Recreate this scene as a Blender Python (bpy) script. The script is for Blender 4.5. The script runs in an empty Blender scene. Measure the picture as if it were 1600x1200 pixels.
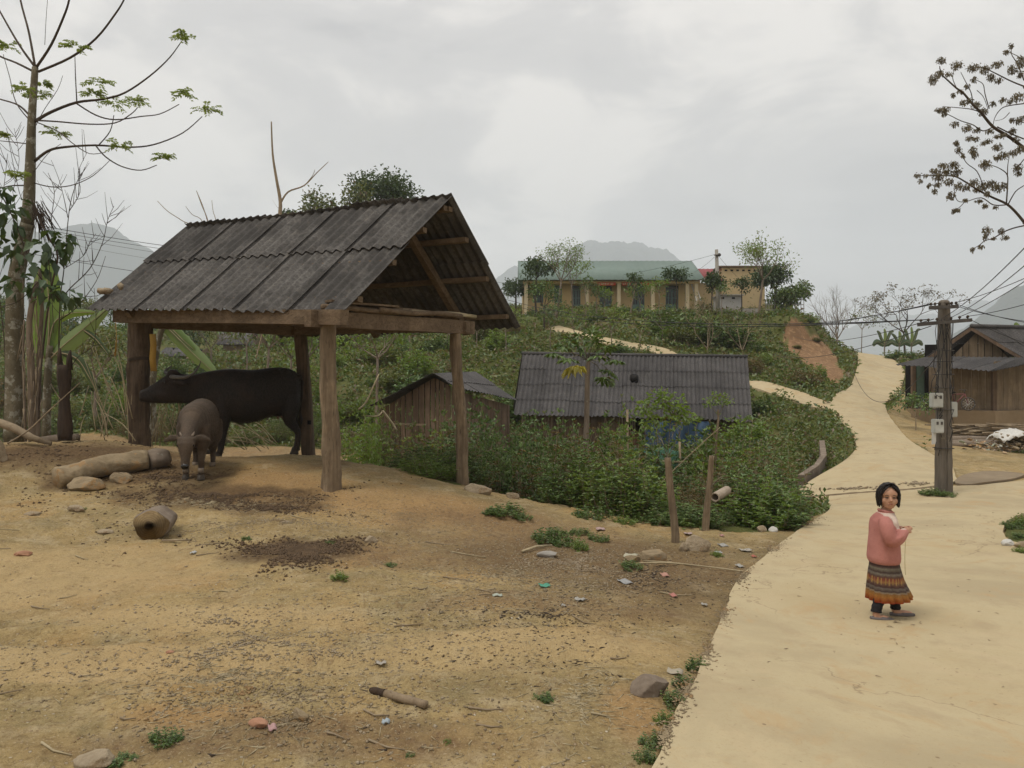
import bpy, bmesh, math, random
import numpy as np
from mathutils import Vector, Matrix, Euler
from mathutils.geometry import delaunay_2d_cdt

# ------------------------------------------------------------------ camera, sky, sun, exposure
S = bpy.context.scene
COL = S.collection
EYE = 1.65          # camera height over the yard
F = 1200.0          # focal length in pixels of the 1600 px wide photograph
cam = bpy.data.objects.new("camera", bpy.data.cameras.new("camera"))
COL.objects.link(cam)
cam.location = (0, 0, EYE)
cam.rotation_euler = (math.radians(90), 0, 0)
cam.data.sensor_width = 36
cam.data.lens = 27
cam.data.clip_start = 0.05
cam.data.clip_end = 20000
S.camera = cam
S.view_settings.view_transform = 'Standard'
S.view_settings.look = 'None'
S.view_settings.exposure = 0.12
S.view_settings.gamma = 1.0
S.cycles.max_bounces = 6
S.cycles.diffuse_bounces = 2
S.cycles.glossy_bounces = 2
S.cycles.transmission_bounces = 3
S.cycles.transparent_max_bounces = 4
S.cycles.volume_bounces = 4
S.cycles.caustics_reflective = False
S.cycles.caustics_refractive = False
S.cycles.use_denoising = True

SUN_EL, SUN_ROT = math.radians(64), math.radians(-125)   # veiled sun, high, behind the cloud
W = bpy.data.worlds.new("World"); S.world = W; W.use_nodes = True
nt = W.node_tree; N = nt.nodes; L = nt.links; N.clear()
wo = N.new('ShaderNodeOutputWorld'); bg = N.new('ShaderNodeBackground')
bg.inputs['Strength'].default_value = 0.1
L.new(bg.outputs[0], wo.inputs[0])
sky = N.new('ShaderNodeTexSky'); sky.sky_type = 'NISHITA'; sky.sun_disc = False
sky.sun_elevation = SUN_EL; sky.sun_rotation = SUN_ROT; sky.air_density = 1.5; sky.dust_density = 4
tc = N.new('ShaderNodeTexCoord')
mp = N.new('ShaderNodeMapping'); mp.inputs['Scale'].default_value = (1.0, 1.0, 2.2); mp.inputs['Location'].default_value = (0.35, 0.1, 0.2)
L.new(tc.outputs['Generated'], mp.inputs[0])
def wnoise(scale, det, rough, dist, loc=None):
    n = N.new('ShaderNodeTexNoise'); n.inputs['Scale'].default_value = scale; n.inputs['Detail'].default_value = det
    n.inputs['Roughness'].default_value = rough; n.inputs['Distortion'].default_value = dist
    L.new(mp.outputs[0], n.inputs[0]); return n
def wramp(inp, stops):
    r = N.new('ShaderNodeValToRGB'); r.color_ramp.interpolation = 'EASE'
    e = r.color_ramp.elements
    while len(e) < len(stops): e.new(0.5)
    for i, (p, c) in enumerate(stops):
        e[i].position = p; e[i].color = (*c, 1)
    L.new(inp, r.inputs[0]); return r
na = wnoise(1.5, 6, 0.52, 0.7)
nb = wnoise(5.0, 6, 0.55, 0.6)
mixn = N.new('ShaderNodeMix'); mixn.data_type = 'FLOAT'; mixn.inputs[0].default_value = 0.36
L.new(na.outputs['Fac'], mixn.inputs[2]); L.new(nb.outputs['Fac'], mixn.inputs[3])
rc = wramp(mixn.outputs[0], [(0.38, (0.46, 0.45, 0.46)), (0.495, (0.625, 0.605, 0.60)), (0.60, (0.89, 0.85, 0.81))])
# overcast skies are about three times brighter overhead than at the horizon
sep = N.new('ShaderNodeSeparateXYZ'); L.new(tc.outputs['Generated'], sep.inputs[0])
rz = wramp(sep.outputs['Z'], [(0.0, (1.05, 1.04, 1.03)), (0.16, (1.04, 1.03, 1.02)), (0.5, (1.12, 1.11, 1.10)), (1.0, (1.6, 1.6, 1.6))])
mul = N.new('ShaderNodeMix'); mul.data_type = 'RGBA'; mul.blend_type = 'MULTIPLY'; mul.inputs[0].default_value = 1
L.new(rc.outputs[0], mul.inputs[6]); L.new(rz.outputs[0], mul.inputs[7])
sc10 = N.new('ShaderNodeVectorMath'); sc10.operation = 'SCALE'; sc10.inputs['Scale'].default_value = 10.0
L.new(mul.outputs[2], sc10.inputs[0])
mx = N.new('ShaderNodeMix'); mx.data_type = 'RGBA'; mx.inputs[0].default_value = 0.06
L.new(sc10.outputs[0], mx.inputs[6]); L.new(sky.outputs[0], mx.inputs[7])
L.new(mx.outputs[2], bg.inputs['Color'])
sun = bpy.data.objects.new("sun", bpy.data.lights.new("sun", 'SUN')); COL.objects.link(sun)
sun.data.energy = 1.9; sun.data.angle = math.radians(18); sun.data.color = (1.0, 0.95, 0.86)
sun.rotation_euler = (math.radians(90) - SUN_EL, 0, math.radians(-55))

rng = np.random.default_rng(7)
random.seed(7)

# ------------------------------------------------------------------ helpers
ORG = {}
def P(u, v, D):
    return Vector(((u - 800) / F * D, D, EYE + (600 - v) / F * D))
def tag(o, label=None, cat=None, group=None, kind=None):
    if label: o['label'] = label
    if cat: o['category'] = cat
    if group: o['group'] = group
    if kind: o['kind'] = kind
    return o
def thing(name, label, cat, loc=(0, 0, 0), group=None, rz=0.0):
    o = bpy.data.objects.new(name, None); COL.objects.link(o)
    o.empty_display_size = 0.1
    o.location = loc; o.rotation_euler = (0, 0, rz)
    ORG[o.name] = Vector(loc)
    return tag(o, label, cat, group)
def link_mesh(name, me, mat, parent=None, smooth=True, origin=None):
    o = bpy.data.objects.new(name, me); COL.objects.link(o)
    mats = mat if isinstance(mat, (list, tuple)) else [mat]
    if not me.materials:
        for m in mats: me.materials.append(m)
    if smooth: me.shade_smooth()
    org = ORG[parent.name] if parent else (Vector(origin) if origin is not None else Vector((0, 0, 0)))
    if org.length > 0: me.transform(Matrix.Translation(-org))
    if parent: o.parent = parent
    else: o.location = org
    ORG[o.name] = org
    return o
def npmesh(name, V, Fc):
    """V (n,3), Fc (m,k) equal-sized faces"""
    V = np.asarray(V, np.float32); Fc = np.asarray(Fc, np.int32)
    me = bpy.data.meshes.new(name)
    me.vertices.add(len(V)); me.vertices.foreach_set('co', V.ravel())
    m, k = Fc.shape
    me.loops.add(m * k); me.loops.foreach_set('vertex_index', Fc.ravel())
    me.polygons.add(m); me.polygons.foreach_set('loop_start', np.arange(0, m * k, k, dtype=np.int32))
    me.polygons.foreach_set('loop_total', np.full(m, k, np.int32))
    me.update(calc_edges=True); me.validate()
    return me
class MB:
    def __init__(s): s.v = []; s.f = []
    def add(s, vs, fs):
        b = len(s.v); s.v += [tuple(x) for x in vs]; s.f += [tuple(i + b for i in q) for q in fs]
    def box(s, c, size, rot=None, jit=0.0):
        x, y, z = [q / 2 for q in size]
        vs = [Vector((a * x, b * y, d * z)) for a in (-1, 1) for b in (-1, 1) for d in (-1, 1)]
        if jit: vs = [v + Vector([random.uniform(-jit, jit) for _ in range(3)]) for v in vs]
        if rot is not None: vs = [rot @ v for v in vs]
        vs = [v + Vector(c) for v in vs]
        s.add(vs, [(0, 1, 3, 2), (4, 6, 7, 5), (0, 4, 5, 1), (2, 3, 7, 6), (0, 2, 6, 4), (1, 5, 7, 3)])
    def beam(s, p0, p1, w, h, up=(0, 0, 1), seg=1, jit=0.0, taper=1.0):
        p0 = Vector(p0); p1 = Vector(p1); d = (p1 - p0).normalized(); up = Vector(up)
        sd = d.cross(up).normalized(); u2 = sd.cross(d).normalized()
        rings = []
        for i in range(seg + 1):
            t = i / seg; c = p0.lerp(p1, t); k = 1 + (taper - 1) * t
            rings.append([c + sd * (a * w / 2 * k + random.uniform(-jit, jit)) + u2 * (b * h / 2 * k + random.uniform(-jit, jit)) for a, b in ((-1, -1), (1, -1), (1, 1), (-1, 1))])
        s.loft(rings)
    def loft(s, rings, cap=True):
        n = len(rings[0]); b = len(s.v)
        for r in rings: s.v += [tuple(x) for x in r]
        for i in range(len(rings) - 1):
            for j in range(n):
                s.f.append((b + i * n + j, b + i * n + (j + 1) % n, b + (i + 1) * n + (j + 1) % n, b + (i + 1) * n + j))
        if cap:
            s.f.append(tuple(b + j for j in reversed(range(n))))
            s.f.append(tuple(b + (len(rings) - 1) * n + j for j in range(n)))
    def tube(s, pts, rad, n=8, cap=True, flat=1.0, jit=0.0):
        pts = [Vector(p) for p in pts]
        if not hasattr(rad, '__len__'): rad = [rad] * len(pts)
        rings = []; prev = None
        for i, p in enumerate(pts):
            a = pts[max(i - 1, 0)]; b = pts[min(i + 1, len(pts) - 1)]
            d = (b - a)
            d = d.normalized() if d.length > 1e-9 else Vector((0, 0, 1))
            if prev is None:
                r = d.cross(Vector((0, 0, 1)))
                if r.length < 0.05: r = d.cross(Vector((0, 1, 0)))
                r.normalize()
            else:
                r = (prev - d * prev.dot(d)); r = r.normalized() if r.length > 1e-6 else d.orthogonal().normalized()
            prev = r; q = d.cross(r)
            R = rad[i]
            rings.append([p + (r * math.cos(2 * math.pi * k / n) + q * math.sin(2 * math.pi * k / n) * flat) * R * (1 + random.uniform(-jit, jit)) for k in range(n)])
        s.loft(rings, cap)
    def sphere(s, c, r, nu=10, nv=7, jit=0.0, rot=None):
        if not hasattr(r, '__len__'): r = (r, r, r)
        vs = []; 
        for i in range(nv + 1):
            th = math.pi * i / nv
            for j in range(nu):
                ph = 2 * math.pi * j / nu
                k = 1 + random.uniform(-jit, jit)
                q = Vector((r[0] * math.sin(th) * math.cos(ph) * k, r[1] * math.sin(th) * math.sin(ph) * k, r[2] * math.cos(th) * k))
                if rot is not None: q = rot @ q
                vs.append(q + Vector(c))
        fs = [(i * nu + j, i * nu + (j + 1) % nu, (i + 1) * nu + (j + 1) % nu, (i + 1) * nu + j) for i in range(nv) for j in range(nu)]
        s.add(vs, [tuple(reversed(q)) for q in fs])
    def mesh(s, name='m'):
        me = bpy.data.meshes.new(name); me.from_pydata(s.v, [], s.f); me.validate(); me.update(); return me
    def build(s, name, mat, parent=None, smooth=True, origin=None, auto=None):
        me = s.mesh(name)
        o = link_mesh(name, me, mat, parent, smooth, origin)
        if auto is not None and smooth:
            try: me.set_sharp_from_angle(angle=math.radians(auto))
            except Exception: pass
        return o
def remeshed(mb, voxel, smooth=3, fac=0.5):
    me = mb.mesh('tmp'); o = bpy.data.objects.new('tmp', me); COL.objects.link(o)
    bm = bmesh.new(); bm.from_mesh(me); bmesh.ops.remove_doubles(bm, verts=bm.verts, dist=1e-5); bmesh.ops.recalc_face_normals(bm, faces=bm.faces); bm.to_mesh(me); bm.free()
    r = o.modifiers.new('r', 'REMESH'); r.mode = 'VOXEL'; r.voxel_size = voxel
    if smooth:
        k = o.modifiers.new('s', 'SMOOTH'); k.iterations = smooth; k.factor = fac
    dg = bpy.context.evaluated_depsgraph_get(); dg.update()
    m2 = bpy.data.meshes.new_from_object(o.evaluated_get(dg))
    bpy.data.objects.remove(o); m2.materials.clear()
    return m2
def copy_tree(o, parent=None):
    c = o.copy(); COL.objects.link(c); c.parent = parent
    for ch in o.children: copy_tree(ch, c)
    return c

# value noise
def _h(ix, iy, s):
    n = (ix.astype(np.int64) * 374761393 + iy.astype(np.int64) * 668265263 + s * 982451653) & 0xffffffff
    n = ((n ^ (n >> 13)) * 1274126177) & 0xffffffff
    return ((n ^ (n >> 16)) & 0xffff) / 65535.0
def vn(x, y, s=0):
    x = np.asarray(x, float); y = np.asarray(y, float)
    ix = np.floor(x); iy = np.floor(y); fx = x - ix; fy = y - iy
    fx = fx * fx * (3 - 2 * fx); fy = fy * fy * (3 - 2 * fy); ix = ix.astype(np.int64); iy = iy.astype(np.int64)
    a = _h(ix, iy, s); b = _h(ix + 1, iy, s); c = _h(ix, iy + 1, s); d = _h(ix + 1, iy + 1, s)
    return (a * (1 - fx) + b * fx) * (1 - fy) + (c * (1 - fx) + d * fx) * fy
def fbm(x, y, o=4, s=0):
    t = 0; a = 0.5
    for i in range(o):
        t = t + a * (vn(x, y, s + i) - 0.5) * 2; x = x * 2.03; y = y * 2.03; a *= 0.5
    return t

# ------------------------------------------------------------------ terrain: heights from control points
CP = [(u, 1200, 3.3) for u in (-600, 0, 500, 900)] + [
 (100,1000,4.95),(600,1000,4.95),(1000,1000,5.1),(-500,1000,5.0),
 (230,850,8.0),(500,870,7.35),(0,800,8.9),(-500,800,9.0),(120,760,10.2),(290,752,10.2),(-300,740,10.8),
 (515,765,10.2),(700,800,9.5),(722,755,12.2),(850,850,8.5),(1055,852,9.0),(1105,830,10.0),(850,790,11.0),(1000,805,11.2),(1180,832,10.2),
 (1280,795,13.0),(325,722,13.0),(460,713,13.8),(400,712,13.9),(560,724,13.6),(640,738,12.9),(220,697,11.9),(50,690,12.4),(-300,690,12.6),(150,688,12.8),
 (1390,972,6.0),(1200,1000,5.5),(1500,1100,4.4),(1100,1100,4.0),(1300,865,9.0),(1600,865,9.0),(1900,850,9.2),(2300,1000,5.5),
 (1350,810,12.0),(1475,775,15.0),(1600,755,16.5),(1900,730,19),(1400,735,18),(1390,695,22),(1330,655,28),(1352,620,35),(1372,590,44),(1372,566,54),(1350,553,62),
 (1540,742,17.8),(1540,700,23.5),(1700,700,23),(1440,668,27),(1600,668,29.5),(1500,668,30),(1440,640,32),(1600,655,36),(1460,600,44),(1560,600,48),(1500,575,58),
 # behind the yard edge the ground falls away
 (560,775,16),(700,800,15),(640,800,20),(300,760,16),(50,760,15.5),(-300,760,16),(850,830,14.5),(1000,835,15),(1150,815,15),(1220,790,16),
 (450,740,25),(640,745,25),(800,755,24),(1000,755,24),(1120,745,24),(700,700,33),(1000,700,33),(250,720,25),(0,720,25),(-400,720,25),
 (1190,720,22),(1240,690,24),(1262,745,18.5),(1230,660,28),(1290,665,26),
 # hillside up to the school
 (1180,640,32),(1170,598,36),(1250,614,33.5),(1298,636,30.6),(1100,620,37),(1025,553,42),(950,534,46),(870,512,52),(800,545,48),(700,560,44),(600,600,38),
 (820,500,58),(1000,500,56),(1100,500,54),(1190,498,54),(1150,540,46),(1190,560,42),(1090,585,40),
 (1240,492,54),(1262,505,50),(820,489,66),(1000,489,66),(1100,490,66),(1190,490,66),(1240,489,66),(820,489,84),(1000,489,84),(1200,489,84),
 (1272,560,46),(1290,592,42),(1240,590,40),(1240,560,44),(1300,560,50),(1310,553,58),(1290,545,64),(1270,520,75),
 (700,520,60),(600,545,55),(450,545,60),(300,565,70),(300,520,100),(450,505,95),(120,560,65),(120,505,110),(-200,560,65),(-200,505,110),(650,490,85),
]
XYZ = [P(*c)[:] for c in CP]
for (x, y, z) in [(0,0.5,-.02),(-5,0,0),(5,0,-.1),(0,-8,0.1),(-10,-8,.1),(10,-8,-.3),(18,0,-.8),(-18,0,.5),(-22,10,.6),(20,14,-1),(30,24,-1.0),(34,34,0),(-40,-40,1),(40,-40,0),(0,-60,1),
   (45,55,-1),(45,90,-8),(30,68,3.95),(32.5,76,3.2),(37,64,3.6),(24,64,4.4),(27,58,3.4),(33,56,3.0),(0,130,-10),(-60,150,-6),(-20,120,2),(60,130,-20),(-80,60,-2),(-60,20,-3),(-80,0,0),(80,0,-6),
   (0,300,-30),(200,250,-35),(-200,250,-20),(-300,0,-10),(300,0,-25),(0,-300,0),(-300,-300,0),(300,-300,0)]:
    XYZ.append((x, y, z))
for a in range(0, 360, 30):
    XYZ.append((1500 * math.cos(math.radians(a)), 1500 * math.sin(math.radians(a)), -35))
CX = np.array(XYZ, float)
C2 = 0.7 ** 2
def _phi(d2): return np.sqrt(d2 + C2)
_n = len(CX)
_A = np.zeros((_n + 3, _n + 3))
_d2 = ((CX[:, None, :2] - CX[None, :, :2]) ** 2).sum(-1)
_A[:_n, :_n] = _phi(_d2) - np.eye(_n) * 0.12     # slight smoothing
_A[:_n, _n] = 1; _A[:_n, _n + 1:] = CX[:, :2]; _A[_n, :_n] = 1; _A[_n + 1:, :_n] = CX[:, :2].T
_w = np.linalg.solve(_A, np.concatenate([CX[:, 2], [0, 0, 0]]))
def T(x, y):
    x = np.asarray(x, float); y = np.asarray(y, float); sh = x.shape; x = x.ravel(); y = y.ravel()
    out = np.empty(len(x))
    for i in range(0, len(x), 20000):
        a = x[i:i + 20000, None]; b = y[i:i + 20000, None]
        out[i:i + 20000] = _phi((a - CX[:, 0]) ** 2 + (b - CX[:, 1]) ** 2) @ _w[:_n] + _w[_n] + _w[_n + 1] * a[:, 0] + _w[_n + 2] * b[:, 0]
    return out.reshape(sh)
def Tz(x, y): return float(T(np.array([x]), np.array([y]))[0])
_DD = np.geomspace(1.5, 160, 1400)
def G(u, v, dz=0.0, Dmin=0):
    """the place on the ground that the photograph shows at (u, v)"""
    k = (u - 800) / F; m = (600 - v) / F
    g = T(k * _DD, _DD) - (EYE + m * _DD)
    idx = np.where((g > 0) & (_DD > Dmin))[0]
    D = _DD[idx[0]] if len(idx) else _DD[np.argmax(g)]
    return Vector((k * D, D, Tz(k * D, D) + dz))
def onT(u, D, dz=0.0):
    x = (u - 800) / F * D
    return Vector((x, D, Tz(x, D) + dz))

def inpoly(x, y, poly):
    ins = np.zeros(x.shape, bool); n = len(poly)
    for i in range(n):
        x1, y1 = poly[i][:2]; x2, y2 = poly[(i + 1) % n][:2]
        c = ((y1 > y) != (y2 > y)) & (x < (x2 - x1) * (y - y1) / (y2 - y1 + 1e-12) + x1)
        ins ^= c
    return ins
def catmull(pts, k=6, closed=False):
    pts = [Vector(p) for p in pts]; n = len(pts); out = []
    for i in range(n if closed else n - 1):
        p0 = pts[(i - 1) % n] if closed or i > 0 else pts[0]; p1 = pts[i]; p2 = pts[(i + 1) % n]; p3 = pts[(i + 2) % n] if closed or i + 2 < n else pts[-1]
        for j in range(k):
            t = j / k
            out.append(0.5 * ((2 * p1) + (p2 - p0) * t + (2 * p0 - 5 * p1 + 4 * p2 - p3) * t * t + (3 * p1 - p0 - 3 * p2 + p3) * t ** 3))
    if not closed: out.append(pts[-1])
    return out
def distpoly(x, y, poly):
    d = np.full(x.shape, 1e9); n = len(poly)
    for i in range(n):
        x1, y1 = poly[i][:2]; x2, y2 = poly[(i + 1) % n][:2]
        dx, dy = x2 - x1, y2 - y1; t = np.clip(((x - x1) * dx + (y - y1) * dy) / (dx * dx + dy * dy + 1e-12), 0, 1)
        d = np.minimum(d, np.hypot(x - x1 - t * dx, y - y1 - t * dy))
    return d
def Dv(v): return float(np.interp(v, [553, 566, 590, 620, 655, 695, 735, 775], [62, 54, 44, 35, 28, 22, 18, 15]))
def XYv(u, v):
    D = Dv(v); return Vector(((u - 800) / F * D, D, 0))
# road outlines in plan
NL = catmull([G(u, v) for u, v in [(985,1290),(1022,1200),(1060,1118),(1100,1040),(1133,960),(1160,905),(1228,848),(1275,815),(1298,800)]], 5)
NEAR = [(p.x, p.y) for p in NL] + [(p.x, p.y) for p in [G(1292,788), G(1262,780)]]
NEAR += [(p.x, p.y) for p in [G(1300,778), G(1380,771), G(1465,764), G(1530,762), G(1600,754), G(1720,744)]]
NEAR += [(p.x, p.y) for p in catmull([G(1740,775), G(1640,795), G(1580,815), G(1568,830), G(1578,850), G(1640,858), G(1800,872)], 4)]
NEAR += [(14, 6), (14, -6), (0.35, -6), (0.55, 1.5)]
fl = [XYv(u, v) for u, v in [(1245,748),(1262,738),(1312,721),(1333,706),(1338,694),(1326,675),(1306,655),(1298,640),(1308,625),(1326,605),(1339,585),(1339,568),(1328,555)]] + [Vector((27.5, 66, 0)), Vector((30, 74, 0))]
fr = [Vector((34, 74, 0)), Vector((31.5, 66, 0))] + [XYv(u, v) for u, v in [(1392,555),(1408,566),(1414,580),(1407,600),(1390,622),(1384,636),(1395,655),(1424,690),(1462,715),(1490,732)]] + [XYv(1495, 752), XYv(1478, 765), XYv(1380, 771.5), XYv(1300,777), XYv(1258,778)]
FARR = [(p.x, p.y) for p in catmull(fl, 5) + catmull(fr[:12], 5) + fr[12:]]
sp = [onT(u, D) for u, D in [(1312,31.5),(1296,30.6),(1272,31.6),(1240,33.2),(1200,35),(1165,36.5),(1110,39),(1060,41.2),(1025,43.0),(960,45.6),(900,49.5),(862,52.5)]]
sp = catmull(sp, 4)
SIDE = []; _r = []
for i, p in enumerate(sp):
    d = (sp[min(i + 1, len(sp) - 1)] - sp[max(i - 1, 0)]); n_ = Vector((-d.y, d.x, 0)).normalized() * (0.55)
    SIDE.append(((p + n_).x, (p + n_).y)); _r.append(((p - n_).x, (p - n_).y))
SIDE = SIDE + _r[::-1]
YARD_U = [-900,-300,0,100,200,330,480,560,640,652,720,790,880,960,1090,1200,1260,1300]
YARD_V = [690,690,690,688,690,700,707,715,734,745,757,768,792,808,830,832,812,799]
YD = [G(u, v).y for u, v in zip(YARD_U, YARD_V)]
HOUSE_YARD = [(p.x, p.y) for p in [onT(1384,29), onT(1400,25), onT(1470,19.5), onT(1500,17.3), onT(1650,18.2), onT(1900,21), onT(1900,30), onT(1640,31), onT(1420,38), onT(1412,42), onT(1402,36)]]
ISLE = [(p.x, p.y) for p in [G(1740,775), G(1640,795), G(1580,815), G(1568,830), G(1578,850), G(1640,858), G(1800,872)]]
def masks(x, y):
    u = 800 + F * x / np.maximum(y, 0.3); D = y
    rd = inpoly(x, y, NEAR) | inpoly(x, y, FARR) | inpoly(x, y, SIDE)
    wob = 0.35 * fbm(x * 1.3, y * 1.3, 3, 5)
    beyond = (D > np.interp(u, YARD_U, YD) + wob + 0.1) & (y > 2)
    hy = inpoly(x + wob, y + wob, HOUSE_YARD)
    left_of = u < 1300
    green = beyond & (left_of | (D > 19)) & ~hy & ~rd
    green |= inpoly(x, y, ISLE)
    return rd, green, hy

# grid in polar layout, fine in front, coarse around
ang = np.concatenate([np.linspace(-180, -42, 50, endpoint=False), np.linspace(-42, 44, 560), np.linspace(44, 180, 50)[1:]])
rad = np.concatenate([[0.0], np.geomspace(0.6, 2.6, 22, endpoint=False), np.geomspace(2.6, 75, 560, endpoint=False), np.geomspace(75, 1800, 70)])
AA, RR = np.meshgrid(np.radians(ang), rad)
gx = (RR * np.sin(AA)); gy = (RR * np.cos(AA))
gz = T(gx, gy)
rd, green, hy = masks(gx, gy)
dist_road = np.minimum(np.minimum(distpoly(gx, gy, NEAR), distpoly(gx, gy, FARR)), distpoly(gx, gy, SIDE))
near = np.clip(1 - RR / 40, 0, 1)
rough = fbm(gx * 1.1, gy * 1.1, 3, 1) * 0.05 + fbm(gx * 5, gy * 5, 4, 9) * 0.028 + np.abs(fbm(gx * 14, gy * 14, 3, 21)) * 0.02
rough = rough + np.clip(fbm(gx * 2.2, gy * 2.2, 2, 77), 0, 1) * np.abs(fbm(gx * 9, gy * 9, 3, 78)) * .10
clod = np.clip(fbm(gx * 0.7, gy * 0.7, 2, 33) + 0.15, 0, 1)
rough = rough + clod * np.clip(vn(gx * 22, gy * 22, 3) - 0.55, 0, 1) * 0.06
blend = np.where(rd, 0, np.clip(dist_road / 0.6, 0, 1))
hillr = fbm(gx * 0.25, gy * 0.25, 4, 12) * np.clip((RR - 15) / 30, 0, 1) * 0.8 * np.clip(dist_road / 4, 0, 1)
gz = gz + rough * blend * np.clip(near + 0.2, 0, 1) + np.where(RR < 90, hillr, 0)
# tyre ruts across the yard towards the road
for (u0, v0, u1, v1) in [(-200, 1062, 1100, 1045), (-200, 1010, 1120, 985)]:
    a, b = G(u0, v0), G(u1, v1)
    dl = np.abs((gx - a.x) * (b.y - a.y) - (gy - a.y) * (b.x - a.x)) / (b - a).to_2d().length
    gz = gz - 0.035 * np.exp(-(dl / 0.13) ** 2) * blend * (gy < 7) * (gy > 1) + 0.018 * np.exp(-((dl - 0.25) / 0.1) ** 2) * blend * (gy < 7) * (gy > 1)
# lip of the earth platform under the shed
yd_e = np.interp(800 + F * gx / np.maximum(gy, 0.3), YARD_U, YD)
gz = gz - np.where(rd, 0.07 + 0.004 * RR, 0.0) - np.where(rd & (dist_road < 0.05), -0.03, 0)
# earth platform of the school ends in a steep cut above the road
PL = [(p.x, p.y) for p in [onT(1150,50.5), onT(1200,48.5), onT(1235,47.2), onT(1262,47.6), onT(1284,49.5), onT(1293,53), onT(1294,58), onT(1288,66), onT(1150,66)]]
wb_ = fbm(gx * .9, gy * .9, 3, 70) * .7
pin = inpoly(gx + wb_, gy + wb_ * .6, PL); pd = np.where(pin, distpoly(gx + wb_, gy + wb_ * .6, PL), 0)
st = np.clip(pd / 0.9, 0, 1); st = st * st * (3 - 2 * st)
gz = np.where(pin, np.maximum(gz, gz * (1 - st) + st * (5.95 + 0.12 * fbm(gx, gy, 3, 4))), gz)
# roadside ditch left of the far road
dt = [onT(1215,17.5), onT(1262,19.5), onT(1278,22), onT(1262,25), onT(1245,28)]
DITCH = catmull([Vector((p.x, p.y, 0)) for p in dt], 6)
dd = np.full(gx.shape, 1e9)
for a, b in zip(DITCH[:-1], DITCH[1:]):
    dx, dy = b.x - a.x, b.y - a.y; t = np.clip(((gx - a.x) * dx + (gy - a.y) * dy) / (dx * dx + dy * dy), 0, 1)
    dd = np.minimum(dd, np.hypot(gx - a.x - t * dx, gy - a.y - t * dy))
gz = gz - 0.45 * np.clip(1.3 - dd / 0.45, 0, 1) * ~rd
nr, nc = gx.shape
V = np.stack([gx, gy, gz], -1).reshape(-1, 3)
i0 = (np.arange(nr - 1)[:, None] * nc + np.arange(nc - 1)[None]).ravel()
ground_me = npmesh('ground', V, np.stack([i0, i0 + 1, i0 + nc + 1, i0 + nc], -1))
_Zr = gz
def Zg(x, y):
    """height of the built ground sheet"""
    a = math.degrees(math.atan2(x, y)); r = math.hypot(x, y)
    j = np.interp(a, ang, np.arange(nc)); i = np.interp(r, rad, np.arange(nr))
    i0_ = min(int(i), nr - 2); j0_ = min(int(j), nc - 2); fi = i - i0_; fj = j - j0_
    return float((_Zr[i0_, j0_] * (1 - fi) + _Zr[i0_ + 1, j0_] * fi) * (1 - fj) + (_Zr[i0_, j0_ + 1] * (1 - fi) + _Zr[i0_ + 1, j0_ + 1] * fi) * fj)
def Gg(u, v, dz=0.0):
    p = G(u, v); a = np.array([p.x]); b = np.array([p.y]); z = Zg(p.x, p.y)
    if inpoly(a, b, NEAR)[0]: z = max(z, Tz(p.x, p.y) + .047)
    return Vector((p.x, p.y, z + dz))
# soil zones
def blob(cu, cv, ru, rv, Dm=None):
    a = G(cu, cv); b = G(cu + ru, cv); c = G(cu, cv + rv)
    return a.x, a.y, abs(b.x - a.x), abs(c.y - a.y)
soil = np.zeros(gx.shape)
for bl in [(90,715,200,28),(330,772,170,24),(460,862,100,22),(250,735,120,20),(420,795,110,12),(140,745,60,20)]:
    bx, by, rx, ry = blob(*bl)
    q = ((gx - bx) / rx) ** 2 + ((gy - by) / ry) ** 2
    soil = np.maximum(soil, np.clip(1.5 - q + 0.9 * fbm(gx * 2.5, gy * 2.5, 3, 40), 0, 1))
litter = np.zeros(gx.shape)
for bl in [(1080,900,160,70),(900,880,180,50)]:
    bx, by, rx, ry = blob(*bl)
    q = ((gx - bx) / rx) ** 2 + ((gy - by) / ry) ** 2
    litter = np.maximum(litter, np.clip(1.4 - q + 0.8 * fbm(gx * 1.5, gy * 1.5, 3, 44), 0, 1))
orange = np.zeros(gx.shape)
for bl in [(620,790,230,35),(440,760,120,30),(300,1120,120,25),(1000,1120,60,60)]:
    bx, by, rx, ry = blob(*bl)
    q = ((gx - bx) / rx) ** 2 + ((gy - by) / ry) ** 2
    orange = np.maximum(orange, np.clip(1.3 - q + 0.8 * fbm(gx * 1.2, gy * 1.2, 3, 50), 0, 1) * 0.8)
trk = np.zeros(gx.shape); slo = np.zeros(gx.shape)
for bl in [(250,1035,700,42),(850,1010,300,26),(60,900,330,60),(300,960,260,26)]:
    bx, by, rx, ry = blob(*bl); q = ((gx - bx) / rx) ** 2 + ((gy - by) / ry) ** 2
    trk = np.maximum(trk, np.clip(1.25 - q + 0.7 * fbm(gx * .9, gy * 2.2, 4, 52), 0, 1))
for bl in [(950,880,260,60),(820,830,200,40),(560,870,160,30),(500,1160,420,36),(900,950,220,22),(330,704,420,12),(520,722,180,14),(100,700,250,20)]:
    bx, by, rx, ry = blob(*bl); q = ((gx - bx) / rx) ** 2 + ((gy - by) / ry) ** 2
    slo = np.maximum(slo, np.clip(1.25 - q + 1.1 * fbm(gx * 1.6, gy * 1.6, 4, 55), 0, 1))
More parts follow.
